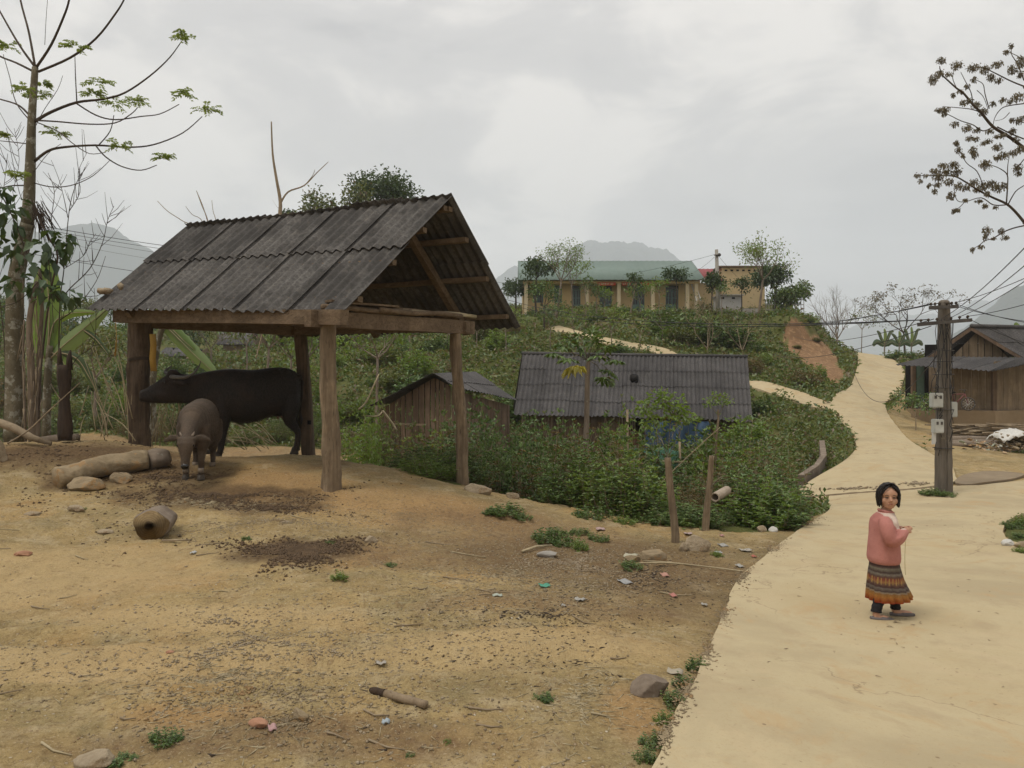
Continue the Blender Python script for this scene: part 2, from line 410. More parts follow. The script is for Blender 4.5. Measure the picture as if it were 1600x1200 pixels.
# bare red bank by the road
BANK = [(p.x, p.y) for p in [onT(1222,47.4), onT(1240,48.0), onT(1264,48.4), onT(1286,50.2), onT(1291,52), onT(1300,49), onT(1318,43), onT(1312,40.5), onT(1288,40.5), onT(1262,43.5), onT(1236,45.5)]]
ban = inpoly(gx + fbm(gx, gy, 3, 60) * 0.6, gy + fbm(gx, gy, 3, 61) * 0.6, BANK)
red = ban.astype(float)
col = np.zeros((nr * nc, 4), np.float32)
gm = green & ~ban
col[:, 0] = gm.ravel(); col[:, 1] = np.clip(soil + 0.55 * litter, 0, 1).ravel(); col[:, 2] = np.maximum(orange, 0).ravel(); col[:, 3] = red.ravel()
at = ground_me.color_attributes.new('zone', 'FLOAT_COLOR', 'POINT'); at.data.foreach_set('color', col.ravel())
col2 = np.zeros((nr * nc, 4), np.float32); col2[:, 0] = trk.ravel(); col2[:, 1] = slo.ravel(); col2[:, 3] = 1
at = ground_me.color_attributes.new('wear', 'FLOAT_COLOR', 'POINT'); at.data.foreach_set('color', col2.ravel())
# ------------------------------------------------------------------ materials
class NM:
    def __init__(s, name):
        s.m = bpy.data.materials.new(name); s.m.use_nodes = True; s.t = s.m.node_tree; s.N = s.t.nodes; s.L = s.t.links
        s.b = s.N['Principled BSDF']; s.b.inputs['Specular IOR Level'].default_value = 0.25
        s.tc = s.N.new('ShaderNodeTexCoord'); s.base = s.tc.outputs['Object']
    def coord(s, scale=(1, 1, 1), src=None, rot=(0, 0, 0)):
        m = s.N.new('ShaderNodeMapping'); m.inputs['Scale'].default_value = scale; m.inputs['Rotation'].default_value = rot
        s.L.new(src or s.base, m.inputs[0]); return m.outputs[0]
    def noise(s, scale, det=4, rough=0.55, dist=0, co=None):
        n = s.N.new('ShaderNodeTexNoise'); n.inputs['Scale'].default_value = scale; n.inputs['Detail'].default_value = det
        n.inputs['Roughness'].default_value = rough; n.inputs['Distortion'].default_value = dist
        s.L.new(co or s.base, n.inputs['Vector']); return n.outputs['Fac']
    def vor(s, scale, co=None, out='Distance', feat='F1'):
        n = s.N.new('ShaderNodeTexVoronoi'); n.inputs['Scale'].default_value = scale; n.feature = feat
        s.L.new(co or s.base, n.inputs['Vector']); return n.outputs[out]
    def ramp(s, inp, stops, interp='LINEAR'):
        r = s.N.new('ShaderNodeValToRGB'); e = r.color_ramp.elements; r.color_ramp.interpolation = interp
        while len(e) < len(stops): e.new(0.5)
        for i, (p, c) in enumerate(stops):
            e[i].position = p; e[i].color = (*c, 1) if hasattr(c, '__len__') else (c, c, c, 1)
        s.L.new(inp, r.inputs[0]); return r.outputs[0]
    def mix(s, f, a, b, mode='MIX'):
        m = s.N.new('ShaderNodeMix'); m.data_type = 'RGBA'; m.blend_type = mode
        for sock, val in ((0, f), (6, a), (7, b)):
            if isinstance(val, bpy.types.NodeSocket): s.L.new(val, m.inputs[sock])
            elif sock == 0: m.inputs[0].default_value = val
            else: m.inputs[sock].default_value = (*val, 1)
        return m.outputs[2]
    def math(s, op, a, b=0.0):
        m = s.N.new('ShaderNodeMath'); m.operation = op
        for i, val in ((0, a), (1, b)):
            if isinstance(val, bpy.types.NodeSocket): s.L.new(val, m.inputs[i])
            else: m.inputs[i].default_value = val
        return m.outputs[0]
    def color(s, c):
        if isinstance(c, bpy.types.NodeSocket): s.L.new(c, s.b.inputs['Base Color'])
        else: s.b.inputs['Base Color'].default_value = (*c, 1)
    def rough(s, r): 
        if isinstance(r, bpy.types.NodeSocket): s.L.new(r, s.b.inputs['Roughness'])
        else: s.b.inputs['Roughness'].default_value = r
    def bump(s, h, strength=0.5, dist=0.01):
        b = s.N.new('ShaderNodeBump'); b.inputs['Strength'].default_value = strength; b.inputs['Distance'].default_value = dist
        s.L.new(h, b.inputs['Height']); s.L.new(b.outputs[0], s.b.inputs['Normal'])
    def rnd(s):
        return s.N.new('ShaderNodeObjectInfo').outputs['Random']
    def isl(s):
        return s.N.new('ShaderNodeNewGeometry').outputs['Random Per Island']
    def sep(s, co=None):
        n = s.N.new('ShaderNodeSeparateXYZ'); s.L.new(co or s.base, n.inputs[0]); return n.outputs

def mat_simple(name, c1, c2, scale=8, rough=0.8, bump=0.3, bd=0.01, stretch=(1, 1, 1), det=6, spots=None, spec=0.25):
    k = NM(name); co = k.coord(stretch)
    n = k.noise(scale, det, 0.6, 0.2, co)
    c = k.ramp(n, [(0.3, c1), (0.7, c2)])
    n2 = k.noise(scale * 0.25, 3, 0.5, 0, co)
    c = k.mix(k.ramp(n2, [(0.35, 0.0), (0.7, 0.5)]), c, [x * 0.6 for x in c1])
    if spots:
        sc_, cs, th = spots
        v = k.noise(sc_, 5, 0.7); c = k.mix(k.ramp(v, [(th, 0.0), (th + 0.06, 1.0)]), c, cs)
    k.color(c); k.rough(rough); k.b.inputs['Specular IOR Level'].default_value = spec
    if bump: k.bump(k.noise(scale * 2, 8, 0.65, 0.1, co), bump, bd)
    return k.m
def mat_leaf(name, cols, trans=0.35, rough=0.55, dead=None, objvar=0.25):
    """leaf colours vary from leaf to leaf and from plant to plant"""
    k = NM(name); k.N.remove(k.b)
    out = [n for n in k.N if n.type == 'OUTPUT_MATERIAL'][0]
    r = k.isl()
    cols = [(c[0] * 1.6, c[1] * 1.6, c[2] * 1.05) for c in cols]
    st = [(i / (len(cols) - 1) if len(cols) > 1 else 0, c) for i, c in enumerate(cols)]
    c = k.ramp(r, st)
    if dead: c = k.mix(k.ramp(k.math('FRACT', k.math('MULTIPLY', r, 17.3)), [(1 - dead[1], 0.0), (1 - dead[1] + 0.01, 1.0)]), c, dead[0])
    o = k.rnd()
    c = k.mix(objvar, c, k.ramp(o, [(0, (0.045, 0.07, 0.025)), (0.5, (0.085, 0.12, 0.03)), (1, (0.12, 0.12, 0.045))]))
    d = k.N.new('ShaderNodeBsdfDiffuse'); t = k.N.new('ShaderNodeBsdfTranslucent'); g = k.N.new('ShaderNodeBsdfGlossy'); g.inputs['Roughness'].default_value = rough
    k.L.new(c, d.inputs[0]); k.L.new(k.mix(1.0, c, (1.3, 1.25, 0.6), 'MULTIPLY'), t.inputs[0])
    g.inputs[0].default_value = (0.8, 0.85, 0.85, 1)
    m1 = k.N.new('ShaderNodeMixShader'); m1.inputs[0].default_value = trans; k.L.new(d.outputs[0], m1.inputs[1]); k.L.new(t.outputs[0], m1.inputs[2])
    m2 = k.N.new('ShaderNodeMixShader'); m2.inputs[0].default_value = 0.06; k.L.new(m1.outputs[0], m2.inputs[1]); k.L.new(g.outputs[0], m2.inputs[2])
    k.L.new(m2.outputs[0], out.inputs[0])
    return k.m
M = {}
# ground
k = NM('ground_soil')
att = k.N.new('ShaderNodeAttribute'); att.attribute_name = 'zone'
sp_ = k.N.new('ShaderNodeSeparateColor'); k.L.new(att.outputs['Color'], sp_.inputs[0])
zr, zg, zb, za = sp_.outputs[0], sp_.outputs[1], sp_.outputs[2], att.outputs['Alpha']
n1 = k.noise(0.55, 5, 0.6, 0.3); n2 = k.noise(4.0, 8, 0.7, 0.2); n3 = k.noise(26, 6, 0.7); n4 = k.noise(1.7, 6, 0.65, 0.4)
c = k.ramp(n1, [(0.36, (0.235, 0.17, 0.078)), (0.5, (0.38, 0.28, 0.13)), (0.62, (0.355, 0.23, 0.095))])
c = k.mix(k.ramp(n4, [(0.45, 0.0), (0.62, 0.55)]), c, (0.22, 0.185, 0.095))
c = k.mix(k.ramp(n2, [(0.50, 0.0), (0.66, 0.65)]), c, (0.46, 0.37, 0.225))
c = k.mix(k.ramp(n2, [(0.30, 0.65), (0.42, 0.0)]), c, (0.17, 0.115, 0.052))
c = k.mix(zb, c, k.mix(n2, (0.40, 0.25, 0.11), (0.33, 0.195, 0.08)))
c = k.mix(k.ramp(n3, [(0.35, 0.5), (0.5, 0.0)]), c, (0.14, 0.09, 0.04))
# pale chips and crumbs
vc = k.vor(38, out='Color'); vd = k.vor(38)
sv = k.N.new('ShaderNodeSeparateColor'); k.L.new(vc, sv.inputs[0])
chip = k.math('MULTIPLY', k.ramp(sv.outputs[0], [(0.86, 0.0), (0.88, 1.0)]), k.ramp(vd, [(0.25, 1.0), (0.33, 0.0)]))
c = k.mix(chip, c, k.ramp(sv.outputs[1], [(0, (0.52, 0.42, 0.28)), (0.5, (0.30, 0.20, 0.11)), (1, (0.62, 0.55, 0.42))]))
att2 = k.N.new('ShaderNodeAttribute'); att2.attribute_name = 'wear'; s2 = k.N.new('ShaderNodeSeparateColor'); k.L.new(att2.outputs['Color'], s2.inputs[0])
n5 = k.noise(75, 4, .7); n6 = k.noise(11, 6, .7, .3)
c = k.mix(k.math('MULTIPLY', s2.outputs[1], k.ramp(n6, [(.35, .95), (.6, .35)])), c, k.mix(n2, (0.22, 0.14, 0.075), (0.14, 0.088, 0.045)))
c = k.mix(k.math('MULTIPLY', s2.outputs[0], .7), c, k.mix(n4, (0.49, 0.365, 0.19), (0.42, 0.295, 0.14)))
c = k.mix(k.math('MULTIPLY', k.ramp(n6, [(.55, 0.0), (.68, .8)]), k.ramp(n4, [(.42, 0.0), (.55, 1.0)])), c, (0.20, 0.13, 0.065))
c = k.mix(k.ramp(n5, [(.58, 0.0), (.68, .6)]), c, (0.54, 0.43, 0.28))
c = k.mix(k.ramp(n5, [(.32, .7), (.42, 0.0)]), c, (0.13, 0.085, 0.042))
soilc = k.mix(n2, (0.135, 0.085, 0.045), (0.06, 0.036, 0.018))
soilc = k.mix(k.ramp(n3, [(0.5, 0.0), (0.7, 0.6)]), soilc, (0.26, 0.18, 0.10))
c = k.mix(k.math('MULTIPLY', zg, k.ramp(n2, [(0.3, 1.0), (0.65, 0.72)])), c, soilc)
redc = k.mix(k.noise(1.2, 6, 0.6, 0.5, k.coord((1, 1, 0.3))), (0.29, 0.17, 0.09), (0.15, 0.09, 0.048))
c = k.mix(za, c, k.mix(k.ramp(n2, [(0.5, 0.0), (0.65, 0.8)]), redc, (0.40, 0.26, 0.14)))
gr = k.mix(n2, (0.05, 0.07, 0.02), (0.14, 0.14, 0.045))
gr = k.mix(k.ramp(k.noise(0.35, 4, 0.6), [(0.5, 0.0), (0.68, 0.7)]), gr, (0.16, 0.12, 0.055))
c = k.mix(zr, c, gr)
k.color(c); k.rough(0.95); k.b.inputs['Specular IOR Level'].default_value = 0.12
hb = k.math('ADD', k.math('MULTIPLY', n2, 1.0), k.math('MULTIPLY', n3, 0.5)); hb = k.math('ADD', hb, k.math('MULTIPLY', n6, .8)); hb = k.math('ADD', hb, k.math('MULTIPLY', chip, 0.35))
k.bump(hb, 0.95, 0.035)
M['ground'] = k.m
# concrete road with dust
def road_mat(name):
    k = NM(name)
    n1 = k.noise(0.5, 5, 0.6, 0.4); n2 = k.noise(3.0, 7, 0.65, 0.3); n3 = k.noise(60, 4, 0.6); n4 = k.noise(1.3, 6, 0.7, 1.0)
    c = k.ramp(n1, [(0.36, (0.38, 0.31, 0.19)), (0.5, (0.455, 0.375, 0.23)), (0.64, (0.42, 0.335, 0.195))])
    c = k.mix(k.ramp(n2, [(0.5, 0.0), (0.66, 0.75)]), c, (0.375, 0.295, 0.18))
    c = k.mix(k.ramp(n4, [(0.54, 0.0), (0.66, 0.75)]), c, (0.43, 0.30, 0.155))
    c = k.mix(k.ramp(n4, [(0.32, 0.7), (0.46, 0.0)]), c, (0.47, 0.375, 0.23))
    c = k.mix(k.ramp(n3, [(0.30, 0.35), (0.45, 0.0)]), c, (0.34, 0.25, 0.13))
    # trowel strokes across the slab, faint
    st = k.noise(5.0, 5, 0.6, 0.3, k.coord((0.5, 6, 1), rot=(0, 0, 0.25)))
    c = k.mix(k.ramp(st, [(0.55, 0.0), (0.75, 0.3)]), c, (0.45, 0.34, 0.18))
    sm = k.noise(11, 5, 0.8, 0.5)
    c = k.mix(k.ramp(sm, [(0.64, 0.0), (0.69, 0.6)]), c, (0.22, 0.155, 0.085))
    vc = k.vor(14, out='Color'); vd = k.vor(14); sv = k.N.new('ShaderNodeSeparateColor'); k.L.new(vc, sv.inputs[0])
    sp = k.math('MULTIPLY', k.ramp(sv.outputs[0], [(0.965, 0.0), (0.97, 1.0)]), k.ramp(vd, [(0.10, 1.0), (0.17, 0.0)]))
    c = k.mix(sp, c, (0.24, 0.17, 0.10))
    cr = k.N.new('ShaderNodeTexVoronoi'); cr.feature = 'DISTANCE_TO_EDGE'; cr.inputs['Scale'].default_value = .33
    wob = k.N.new('ShaderNodeVectorMath'); wob.operation = 'ADD'; nz = k.N.new('ShaderNodeTexNoise'); nz.inputs['Scale'].default_value = 2.2; nz.inputs['Detail'].default_value = 6; k.L.new(k.base, nz.inputs['Vector'])
    k.L.new(k.base, wob.inputs[0]); k.L.new(nz.outputs['Color'], wob.inputs[1]); k.L.new(wob.outputs[0], cr.inputs['Vector'])
    c = k.mix(k.math('MULTIPLY', k.ramp(cr.outputs['Distance'], [(0.0, .75), (.0035, 0.0)]), k.ramp(n1, [(.45, 0.0), (.55, 1.0)])), c, (0.20, 0.145, 0.085))
    k.color(c); k.rough(0.9); k.b.inputs['Specular IOR Level'].default_value = 0.2
    k.bump(k.math('ADD', k.math('MULTIPLY', n3, 0.4), k.math('ADD', n2, k.math('MULTIPLY', st, 0.5))), 0.35, 0.012)
    return k.m
M['road'] = road_mat('road_concrete')
M['fibro'] = None
def fibro(name, a, b, scale=1.0, stain=0.5):
    k = NM(name); n1 = k.noise(1.3 * scale, 6, 0.65, 0.3); n2 = k.noise(22, 8, 0.75); n3 = k.noise(6, 6, 0.7, 0.3)
    c = k.ramp(n2, [(0.38, [q * .8 for q in a]), (0.62, [q * 1.15 for q in b])])
    c = k.mix(k.ramp(n1, [(0.40, stain * 1.5), (0.56, 0.0)]), c, [x * 0.45 for x in a])
    c = k.mix(k.ramp(n3, [(0.56, 0.0), (0.70, 0.5)]), c, (0.17, 0.15, 0.125))
    # sheets weather differently from one another
    c = k.mix(k.math('MULTIPLY', k.rnd(), 0.38), c, [x * 0.5 for x in a])
    c = k.mix(k.ramp(k.noise(34, 4, 0.7), [(0.68, 0.0), (0.72, 0.55)]), c, (0.24, 0.23, 0.20))
    k.color(c); k.rough(0.92); k.bump(k.math('ADD', n2, n3), 0.5, 0.006); return k.m
M['fibro'] = fibro('fibro_cement', (0.083, 0.077, 0.071), (0.135, 0.126, 0.116))
M['fibro_dark'] = fibro('fibro_cement_dark', (0.07, 0.066, 0.065), (0.115, 0.108, 0.105), 0.6, 0.3)
def wood(name, a, b, axis=2, scale=4, rough=0.9, bump=0.8):
    k = NM(name); st = [1, 1, 1]; st[axis] = 0.07
    co = k.coord(tuple(st)); n = k.noise(scale * 6, 6, 0.65, 0.6, co); n2 = k.noise(scale, 4, 0.6); n3 = k.noise(scale * 18, 3, 0.5, 0.2, co)
    c = k.ramp(n, [(0.32, a), (0.66, b)]); c = k.mix(k.ramp(n2, [(0.4, 0.45), (0.65, 0.0)]), c, [x * 0.45 for x in a])
    c = k.mix(k.ramp(n3, [(0.28, 0.8), (0.38, 0.0)]), c, [x * 0.25 for x in a])
    c = k.mix(k.math('MULTIPLY', k.isl(), 0.35), c, [x * 0.55 for x in a])
    k.color(c); k.rough(rough); k.bump(k.math('ADD', n, n3), bump, 0.008); return k.m
M['post'] = wood('post_wood', (0.15, 0.108, 0.067), (0.37, 0.28, 0.18), 2, 3, bump=1.0)
M['beam'] = wood('beam_wood', (0.12, 0.082, 0.05), (0.25, 0.18, 0.115), 0, 3)
M['dark_post'] = wood('dark_wood', (0.075, 0.052, 0.035), (0.19, 0.135, 0.09), 2, 3, bump=1.0)
M['plank'] = wood('plank_wood', (0.20, 0.145, 0.09), (0.34, 0.26, 0.17), 2, 2)
M['plank_dark'] = wood('plank_dark_wood', (0.13, 0.085, 0.055), (0.24, 0.165, 0.11), 2, 2)
M['char'] = mat_simple('charred_wood', (0.022, 0.016, 0.012), (0.085, 0.055, 0.035), 9, 0.9, 0.9, 0.02, (1, 1, 0.15))
M['log'] = mat_simple('pale_log', (0.20, 0.15, 0.09), (0.40, 0.315, 0.195), 11, 0.9, 1.0, 0.02, (0.45, 1, 1), 8, (6, (0.30, 0.19, 0.09), 0.54))
M['bark'] = mat_simple('grey_bark', (0.15, 0.115, 0.085), (0.28, 0.225, 0.17), 7, 0.95, 0.9, 0.015, (1, 1, 0.4), 8, (9, (0.30, 0.29, 0.24), 0.62))
M['bark_dark'] = mat_simple('dark_bark', (0.045, 0.033, 0.024), (0.10, 0.075, 0.055), 7, 0.95, 0.8, 0.01, (1, 1, 0.4))
M['bark_green'] = mat_simple('green_bark', (0.10, 0.085, 0.052), (0.20, 0.17, 0.115), 9, 0.9, 0.9, 0.02, (1, 1, 0.8), 8, (6, (0.27, 0.26, 0.21), 0.52))
M['twig'] = mat_simple('dry_twig', (0.20, 0.15, 0.095), (0.38, 0.30, 0.20), 12, 0.9, 0.4, 0.004)
M['straw'] = mat_simple('dry_cane', (0.30, 0.24, 0.14), (0.50, 0.42, 0.27), 10, 0.8, 0.3, 0.004)
M['stone'] = mat_simple('field_stone', (0.27, 0.21, 0.135), (0.46, 0.375, 0.26), 16, 0.9, 1.0, 0.02, spots=(7, (.24, .17, .10), .55))
M['stone_red'] = mat_simple('red_stone', (0.34, 0.17, 0.10), (0.46, 0.27, 0.17), 6, 0.9, 0.6, 0.02)
M['concrete'] = mat_simple('grey_concrete', (0.25, 0.23, 0.20), (0.40, 0.375, 0.33), 5, 0.9, 0.4, 0.006)
M['pole'] = mat_simple('pole_concrete', (0.095, 0.08, 0.064), (0.21, 0.18, 0.145), 4, 0.9, 0.7, 0.012, (2.2, 2.2, 0.35), 8, (3.0, (0.30, 0.26, 0.19), 0.60))
M['metal'] = mat_simple('dull_metal', (0.05, 0.045, 0.042), (0.13, 0.115, 0.10), 9, 0.7, 0.2, 0.003)
M['wire'] = mat_simple('cable_sheath', (0.018, 0.018, 0.019), (0.035, 0.034, 0.034), 9, 0.6, 0)
M['meter'] = mat_simple('meter_box_plastic', (0.42, 0.42, 0.38), (0.55, 0.55, 0.50), 5, 0.5, 0.1, 0.003, spec=0.4)
M['white'] = mat_simple('dirty_white', (0.50, 0.49, 0.45), (0.68, 0.66, 0.61), 6, 0.7, 0.3, 0.004)
M['yellow'] = mat_simple('yellow_cloth', (0.28, 0.16, 0.03), (0.38, 0.24, 0.05), 7, 0.8, 0.4, 0.004)
M['tarp'] = mat_simple('blue_tarp', (0.045, 0.085, 0.15), (0.08, 0.14, 0.23), 2, 0.6, 0.5, 0.03, (1, 1, 0.4))
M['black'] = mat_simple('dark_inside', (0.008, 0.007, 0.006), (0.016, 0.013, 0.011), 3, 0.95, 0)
M['mountain'] = mat_simple('mountain_forest', (0.03, 0.042, 0.038), (0.055, 0.068, 0.06), 0.02, 0.95, 1.0, 8, det=10)
M['dung'] = mat_simple('dark_clods', (0.075, 0.05, 0.03), (0.16, 0.105, 0.06), 14, 0.95, 0.9, 0.01)

ground = link_mesh('ground', ground_me, M['ground']); tag(ground, kind='structure')

# ------------------------------------------------------------------ roads: slabs with an edge
def slab(name, poly, step, th=0.02, depth=0.12, mat=None, jitter=0.02):
    poly = [Vector(p).to_2d() for p in poly]
    # resample the outline
    pts = []
    for a, b in zip(poly, poly[1:] + poly[:1]):
        n = max(1, int((b - a).length / step))
        for i in range(n):
            pts.append(a.lerp(b, i / n))
    q = []
    for p in pts:
        j = jitter * 2 * (vn(np.array([p.x * 3]), np.array([p.y * 3]), 71)[0] - 0.5) * 2
        q.append(Vector((p.x + j, p.y + j)))
    xs = [p.x for p in q]; ys = [p.y for p in q]
    gxs = np.arange(min(xs), max(xs), step); gys = np.arange(min(ys), max(ys), step)
    XX, YY = np.meshgrid(gxs, gys); XX = XX.ravel(); YY = YY.ravel()
    pl = [(p.x, p.y) for p in q]
    ins = inpoly(XX, YY, pl); XX = XX[ins]; YY = YY[ins]
    dd_ = distpoly(XX, YY, pl); XX = XX[dd_ > step * 0.45]; YY = YY[dd_ > step * 0.45]
    n = len(q)
    vv = q + [Vector((a, b)) for a, b in zip(XX, YY)]
    r = delaunay_2d_cdt(vv, [(i, (i + 1) % n) for i in range(n)], [list(range(n))], 1, 1e-5)
    co = np.array([(v.x, v.y) for v in r[0]])
    z = T(co[:, 0], co[:, 1]) + th + 0.006 * fbm(co[:, 0] * 0.8, co[:, 1] * 0.8, 2, 3)
    bm = bmesh.new()
    bv = [bm.verts.new((a, b, c)) for (a, b), c in zip(co, z)]
    for f in r[2]:
        try: bm.faces.new([bv[i] for i in f])
        except ValueError: pass
    bmesh.ops.recalc_face_normals(bm, faces=bm.faces)
    if sum(f.normal.z for f in bm.faces) < 0: bmesh.ops.reverse_faces(bm, faces=bm.faces)
    be = [e for e in bm.edges if e.is_boundary]
    ex = bmesh.ops.extrude_edge_only(bm, edges=be)
    for v in ex['geom']:
        if isinstance(v, bmesh.types.BMVert): v.co.z -= depth
    bmesh.ops.recalc_face_normals(bm, faces=bm.faces)
    me = bpy.data.meshes.new(name); bm.to_mesh(me); bm.free(); me.shade_smooth(); me.set_sharp_from_angle(angle=math.radians(50))
    return link_mesh(name, me, mat or M['road'], smooth=False)
tag(slab('road', NEAR, 0.22, 0.045), kind='structure')
tag(slab('road', FARR, 0.4, 0.035), kind='structure')
tag(slab('path', SIDE, 0.5, 0.03), kind='structure')

# ------------------------------------------------------------------ far mountains
def mountain(profile, D, depth, name='mountain', seed=0, zb=-130):
    us = [p[0] for p in profile]; vs = [p[1] for p in profile]
    nu, nt_ = 180, 50
    U = np.linspace(us[0], us[-1], nu); Vv = np.interp(U, us, vs)
    x = (U - 800) / F * D; zr_ = EYE + (600 - Vv) / F * D
    t = np.linspace(-1, 1, nt_)
    X, Tt = np.meshgrid(x, t); Z = np.meshgrid(zr_, t)[0]
    Y = D + Tt * depth
    n = fbm(X / 120, Y / 120, 5, seed)
    Z = zb + (Z - zb) * (1 - np.abs(Tt) ** 1.6) * (1 + 0.10 * n * (np.abs(Tt) > 0.02)) + n * 11 + fbm(X / 17, Y / 17, 3, seed + 3) * D * 0.0022
    Vx = np.stack([X, Y, Z], -1).reshape(-1, 3)
    i = (np.arange(nt_ - 1)[:, None] * nu + np.arange(nu - 1)[None]).ravel()
    return tag(link_mesh(name, npmesh(name, Vx, np.stack([i, i + 1, i + nu + 1, i + nu], -1)), M['mountain']), kind='structure')
mountain([(640,560),(740,470),(780,440),(800,425),(830,420),(880,410),(908,400),(922,386),(940,380),(965,374),(990,375),(1004,380),(1014,392),(1030,387),(1052,388),(1068,396),(1085,412),(1110,430),(1160,470),(1260,540)], 2700, 480, seed=1)
mountain([(-500,420),(-200,380),(-60,330),(40,362),(70,378),(95,358),(120,350),(140,352),(165,366),(190,372),(215,392),(240,400),(280,430),(360,470),(480,530),(560,570)], 2100, 430, seed=2)
mountain([(1420,590),(1470,560),(1500,522),(1530,500),(1560,478),(1600,446),(1660,396),(1740,330),(1850,280),(2000,300),(2200,380)], 1500, 380, seed=3)
mountain([(1150,560),(1230,535),(1290,520),(1350,508),(1420,500),(1450,492),(1500,488),(1540,482),(1600,470),(1800,470)], 3000, 450, seed=4)
# the air
hz = MB(); hz.box((0, 1500, 250), (7600, 4400, 900)); 
k = NM('haze_air'); k.N.remove(k.b); o_ = [n for n in k.N if n.type == 'OUTPUT_MATERIAL'][0]
pv = k.N.new('ShaderNodeVolumePrincipled'); pv.inputs['Color'].default_value = (0.90, 0.95, 1.0, 1); pv.inputs['Density'].default_value = 0.00045; pv.inputs['Anisotropy'].default_value = 0.0
k.L.new(pv.outputs[0], o_.inputs['Volume'])
tag(hz.build('haze', k.m, smooth=False), kind='stuff')
# ------------------------------------------------------------------ corrugated sheets
def corr_sheet(p00, p10, p01, p11, wave, amp, nsub=6, nl=4, thick=0.007, jag=0.0, sag=0.0, seed=0):
    """corners: p00 lower-start, p10 lower-end, p01 upper-start, p11 upper-end; waves run from lower to upper"""
    p00, p10, p01, p11 = map(Vector, (p00, p10, p01, p11))
    Wd = ((p10 - p00).length + (p11 - p01).length) / 2; nw = max(1, round(Wd / wave)); n = nw * nsub
    nor = (p10 - p00).cross(p01 - p00).normalized()
    if nor.z < 0: nor = -nor
    r = random.Random(seed)
    top = []
    for j in range(nl + 1):
        t = j / nl
        for i in range(n + 1):
            s = i / n; a = p00.lerp(p10, s); b = p01.lerp(p11, s)
            p = a.lerp(b, t)
            if j == 0 and jag: p = p - (b - a).normalized() * (jag * (r.random() - 0.5))
            top.append(p + nor * (amp * math.cos(2 * math.pi * s * nw) - sag * math.sin(math.pi * t)))
    m = n + 1; cnt = len(top); vs = top + [p - nor * thick for p in top]; fs = []
    for j in range(nl):
        for i in range(n):
            a = j * m + i
            fs.append((a, a + 1, a + m + 1, a + m)); fs.append((cnt + a, cnt + a + m, cnt + a + m + 1, cnt + a + 1))
    for i in range(n):
        fs.append((i, cnt + i, cnt + i + 1, i + 1)); a = nl * m + i; fs.append((a, a + 1, cnt + a + 1, cnt + a))
    for j in range(nl):
        a = j * m; fs.append((a, a + m, cnt + a + m, cnt + a)); a = j * m + n; fs.append((a, cnt + a, cnt + a + m, a + m))
    mb = MB(); mb.add(vs, fs); return mb
def lerp2(A, B, C, D, s, t):  # A,B lower edge, C,D upper edge
    return (A.lerp(B, s)).lerp(C.lerp(D, s), t)

# ------------------------------------------------------------------ buffalo shed
PA = Vector((-2.42, 10.2, 0)); PB = Vector((-6.26, 12.95, 0)); PC = Vector((-3.72, 13.7, 0)); PD = Vector((-.80, 12.2, 0))
shed = thing('buffalo_shed', 'open wooden shed with grey corrugated fibre cement roof standing over the buffaloes', 'shed', (-3.2, 12, Zg(-3.2, 12)))
def post(base, top, r0, r1, mat, lumps=0.012, square=False, name='post', n=22, seed=1):
    mb = MB(); r = random.Random(seed); rings = []; seg = 60
    base = Vector(base); top = Vector(top)
    ax = (top - base).normalized(); s1 = ax.orthogonal().normalized(); s1 = Vector((1, 0, 0)); s1 = (s1 - ax * s1.dot(ax)).normalized(); s2 = ax.cross(s1)
    ph = [r.uniform(0, 6.28) for _ in range(8)]
    for i in range(seg + 1):
        t = i / seg; c = base.lerp(top, t); R = r0 + (r1 - r0) * t
        c = c + s1 * (math.sin(t * 7 + ph[0]) * lumps * 0.8) + s2 * (math.sin(t * 5 + ph[1]) * lumps * 0.8)
        ring = []
        for k_ in range(n):
            a = 2 * math.pi * k_ / n
            if square:
                m_ = max(abs(math.cos(a)), abs(math.sin(a))); rr = R / m_ * 0.86 + r.uniform(-.003, .003)
            else:
                rr = R * (1 + 0.10 * math.sin(3 * a + ph[2] + t * 2) + 0.06 * math.sin(5 * a + ph[3] - t * 3) + 0.05 * math.sin(t * 23 + ph[4] + a * 2)) + float(fbm(np.array([math.cos(a) * 1.6 + seed * 3]), np.array([t * 9 + math.sin(a) * 1.6]), 4, seed)[0]) * R * .28 + r.uniform(-1, 1) * lumps * 0.12
            ring.append(c + s1 * (rr * math.cos(a)) + s2 * (rr * math.sin(a)))
        rings.append(ring)
    mb.loft(rings); return mb.build(name, mat, shed)
def zat(v, D): return EYE + (600 - v) / F * D
post((PA.x, PA.y, Zg(PA.x, PA.y) - .3), (PA.x - .02, PA.y, zat(500, 10.2)), .125, .10, M['post'], .02, seed=2)
pb = post((PB.x, PB.y, Zg(PB.x, PB.y) - .3), (PB.x - .02, PB.y, zat(498, 12.95)), .155, .175, M['dark_post'], .02, seed=3)
post((PB.x - .21, PB.y + .12, Zg(PB.x, PB.y) - .3), (PB.x - .2, PB.y + .1, zat(503, 13)), .05, .07, M['dark_post'], .02, seed=4)
post((PC.x + .12, PC.y, Zg(PC.x, PC.y) - .3), (PC.x - .06, PC.y, zat(510, 13.7)), .125, .115, M['dark_post'], .008, True, seed=5)
post((PD.x + .03, PD.y, Zg(PD.x, PD.y) - .3), (PD.x - .08, PD.y, zat(515, 12.2)), .10, .085, M['post'], .028, seed=6)
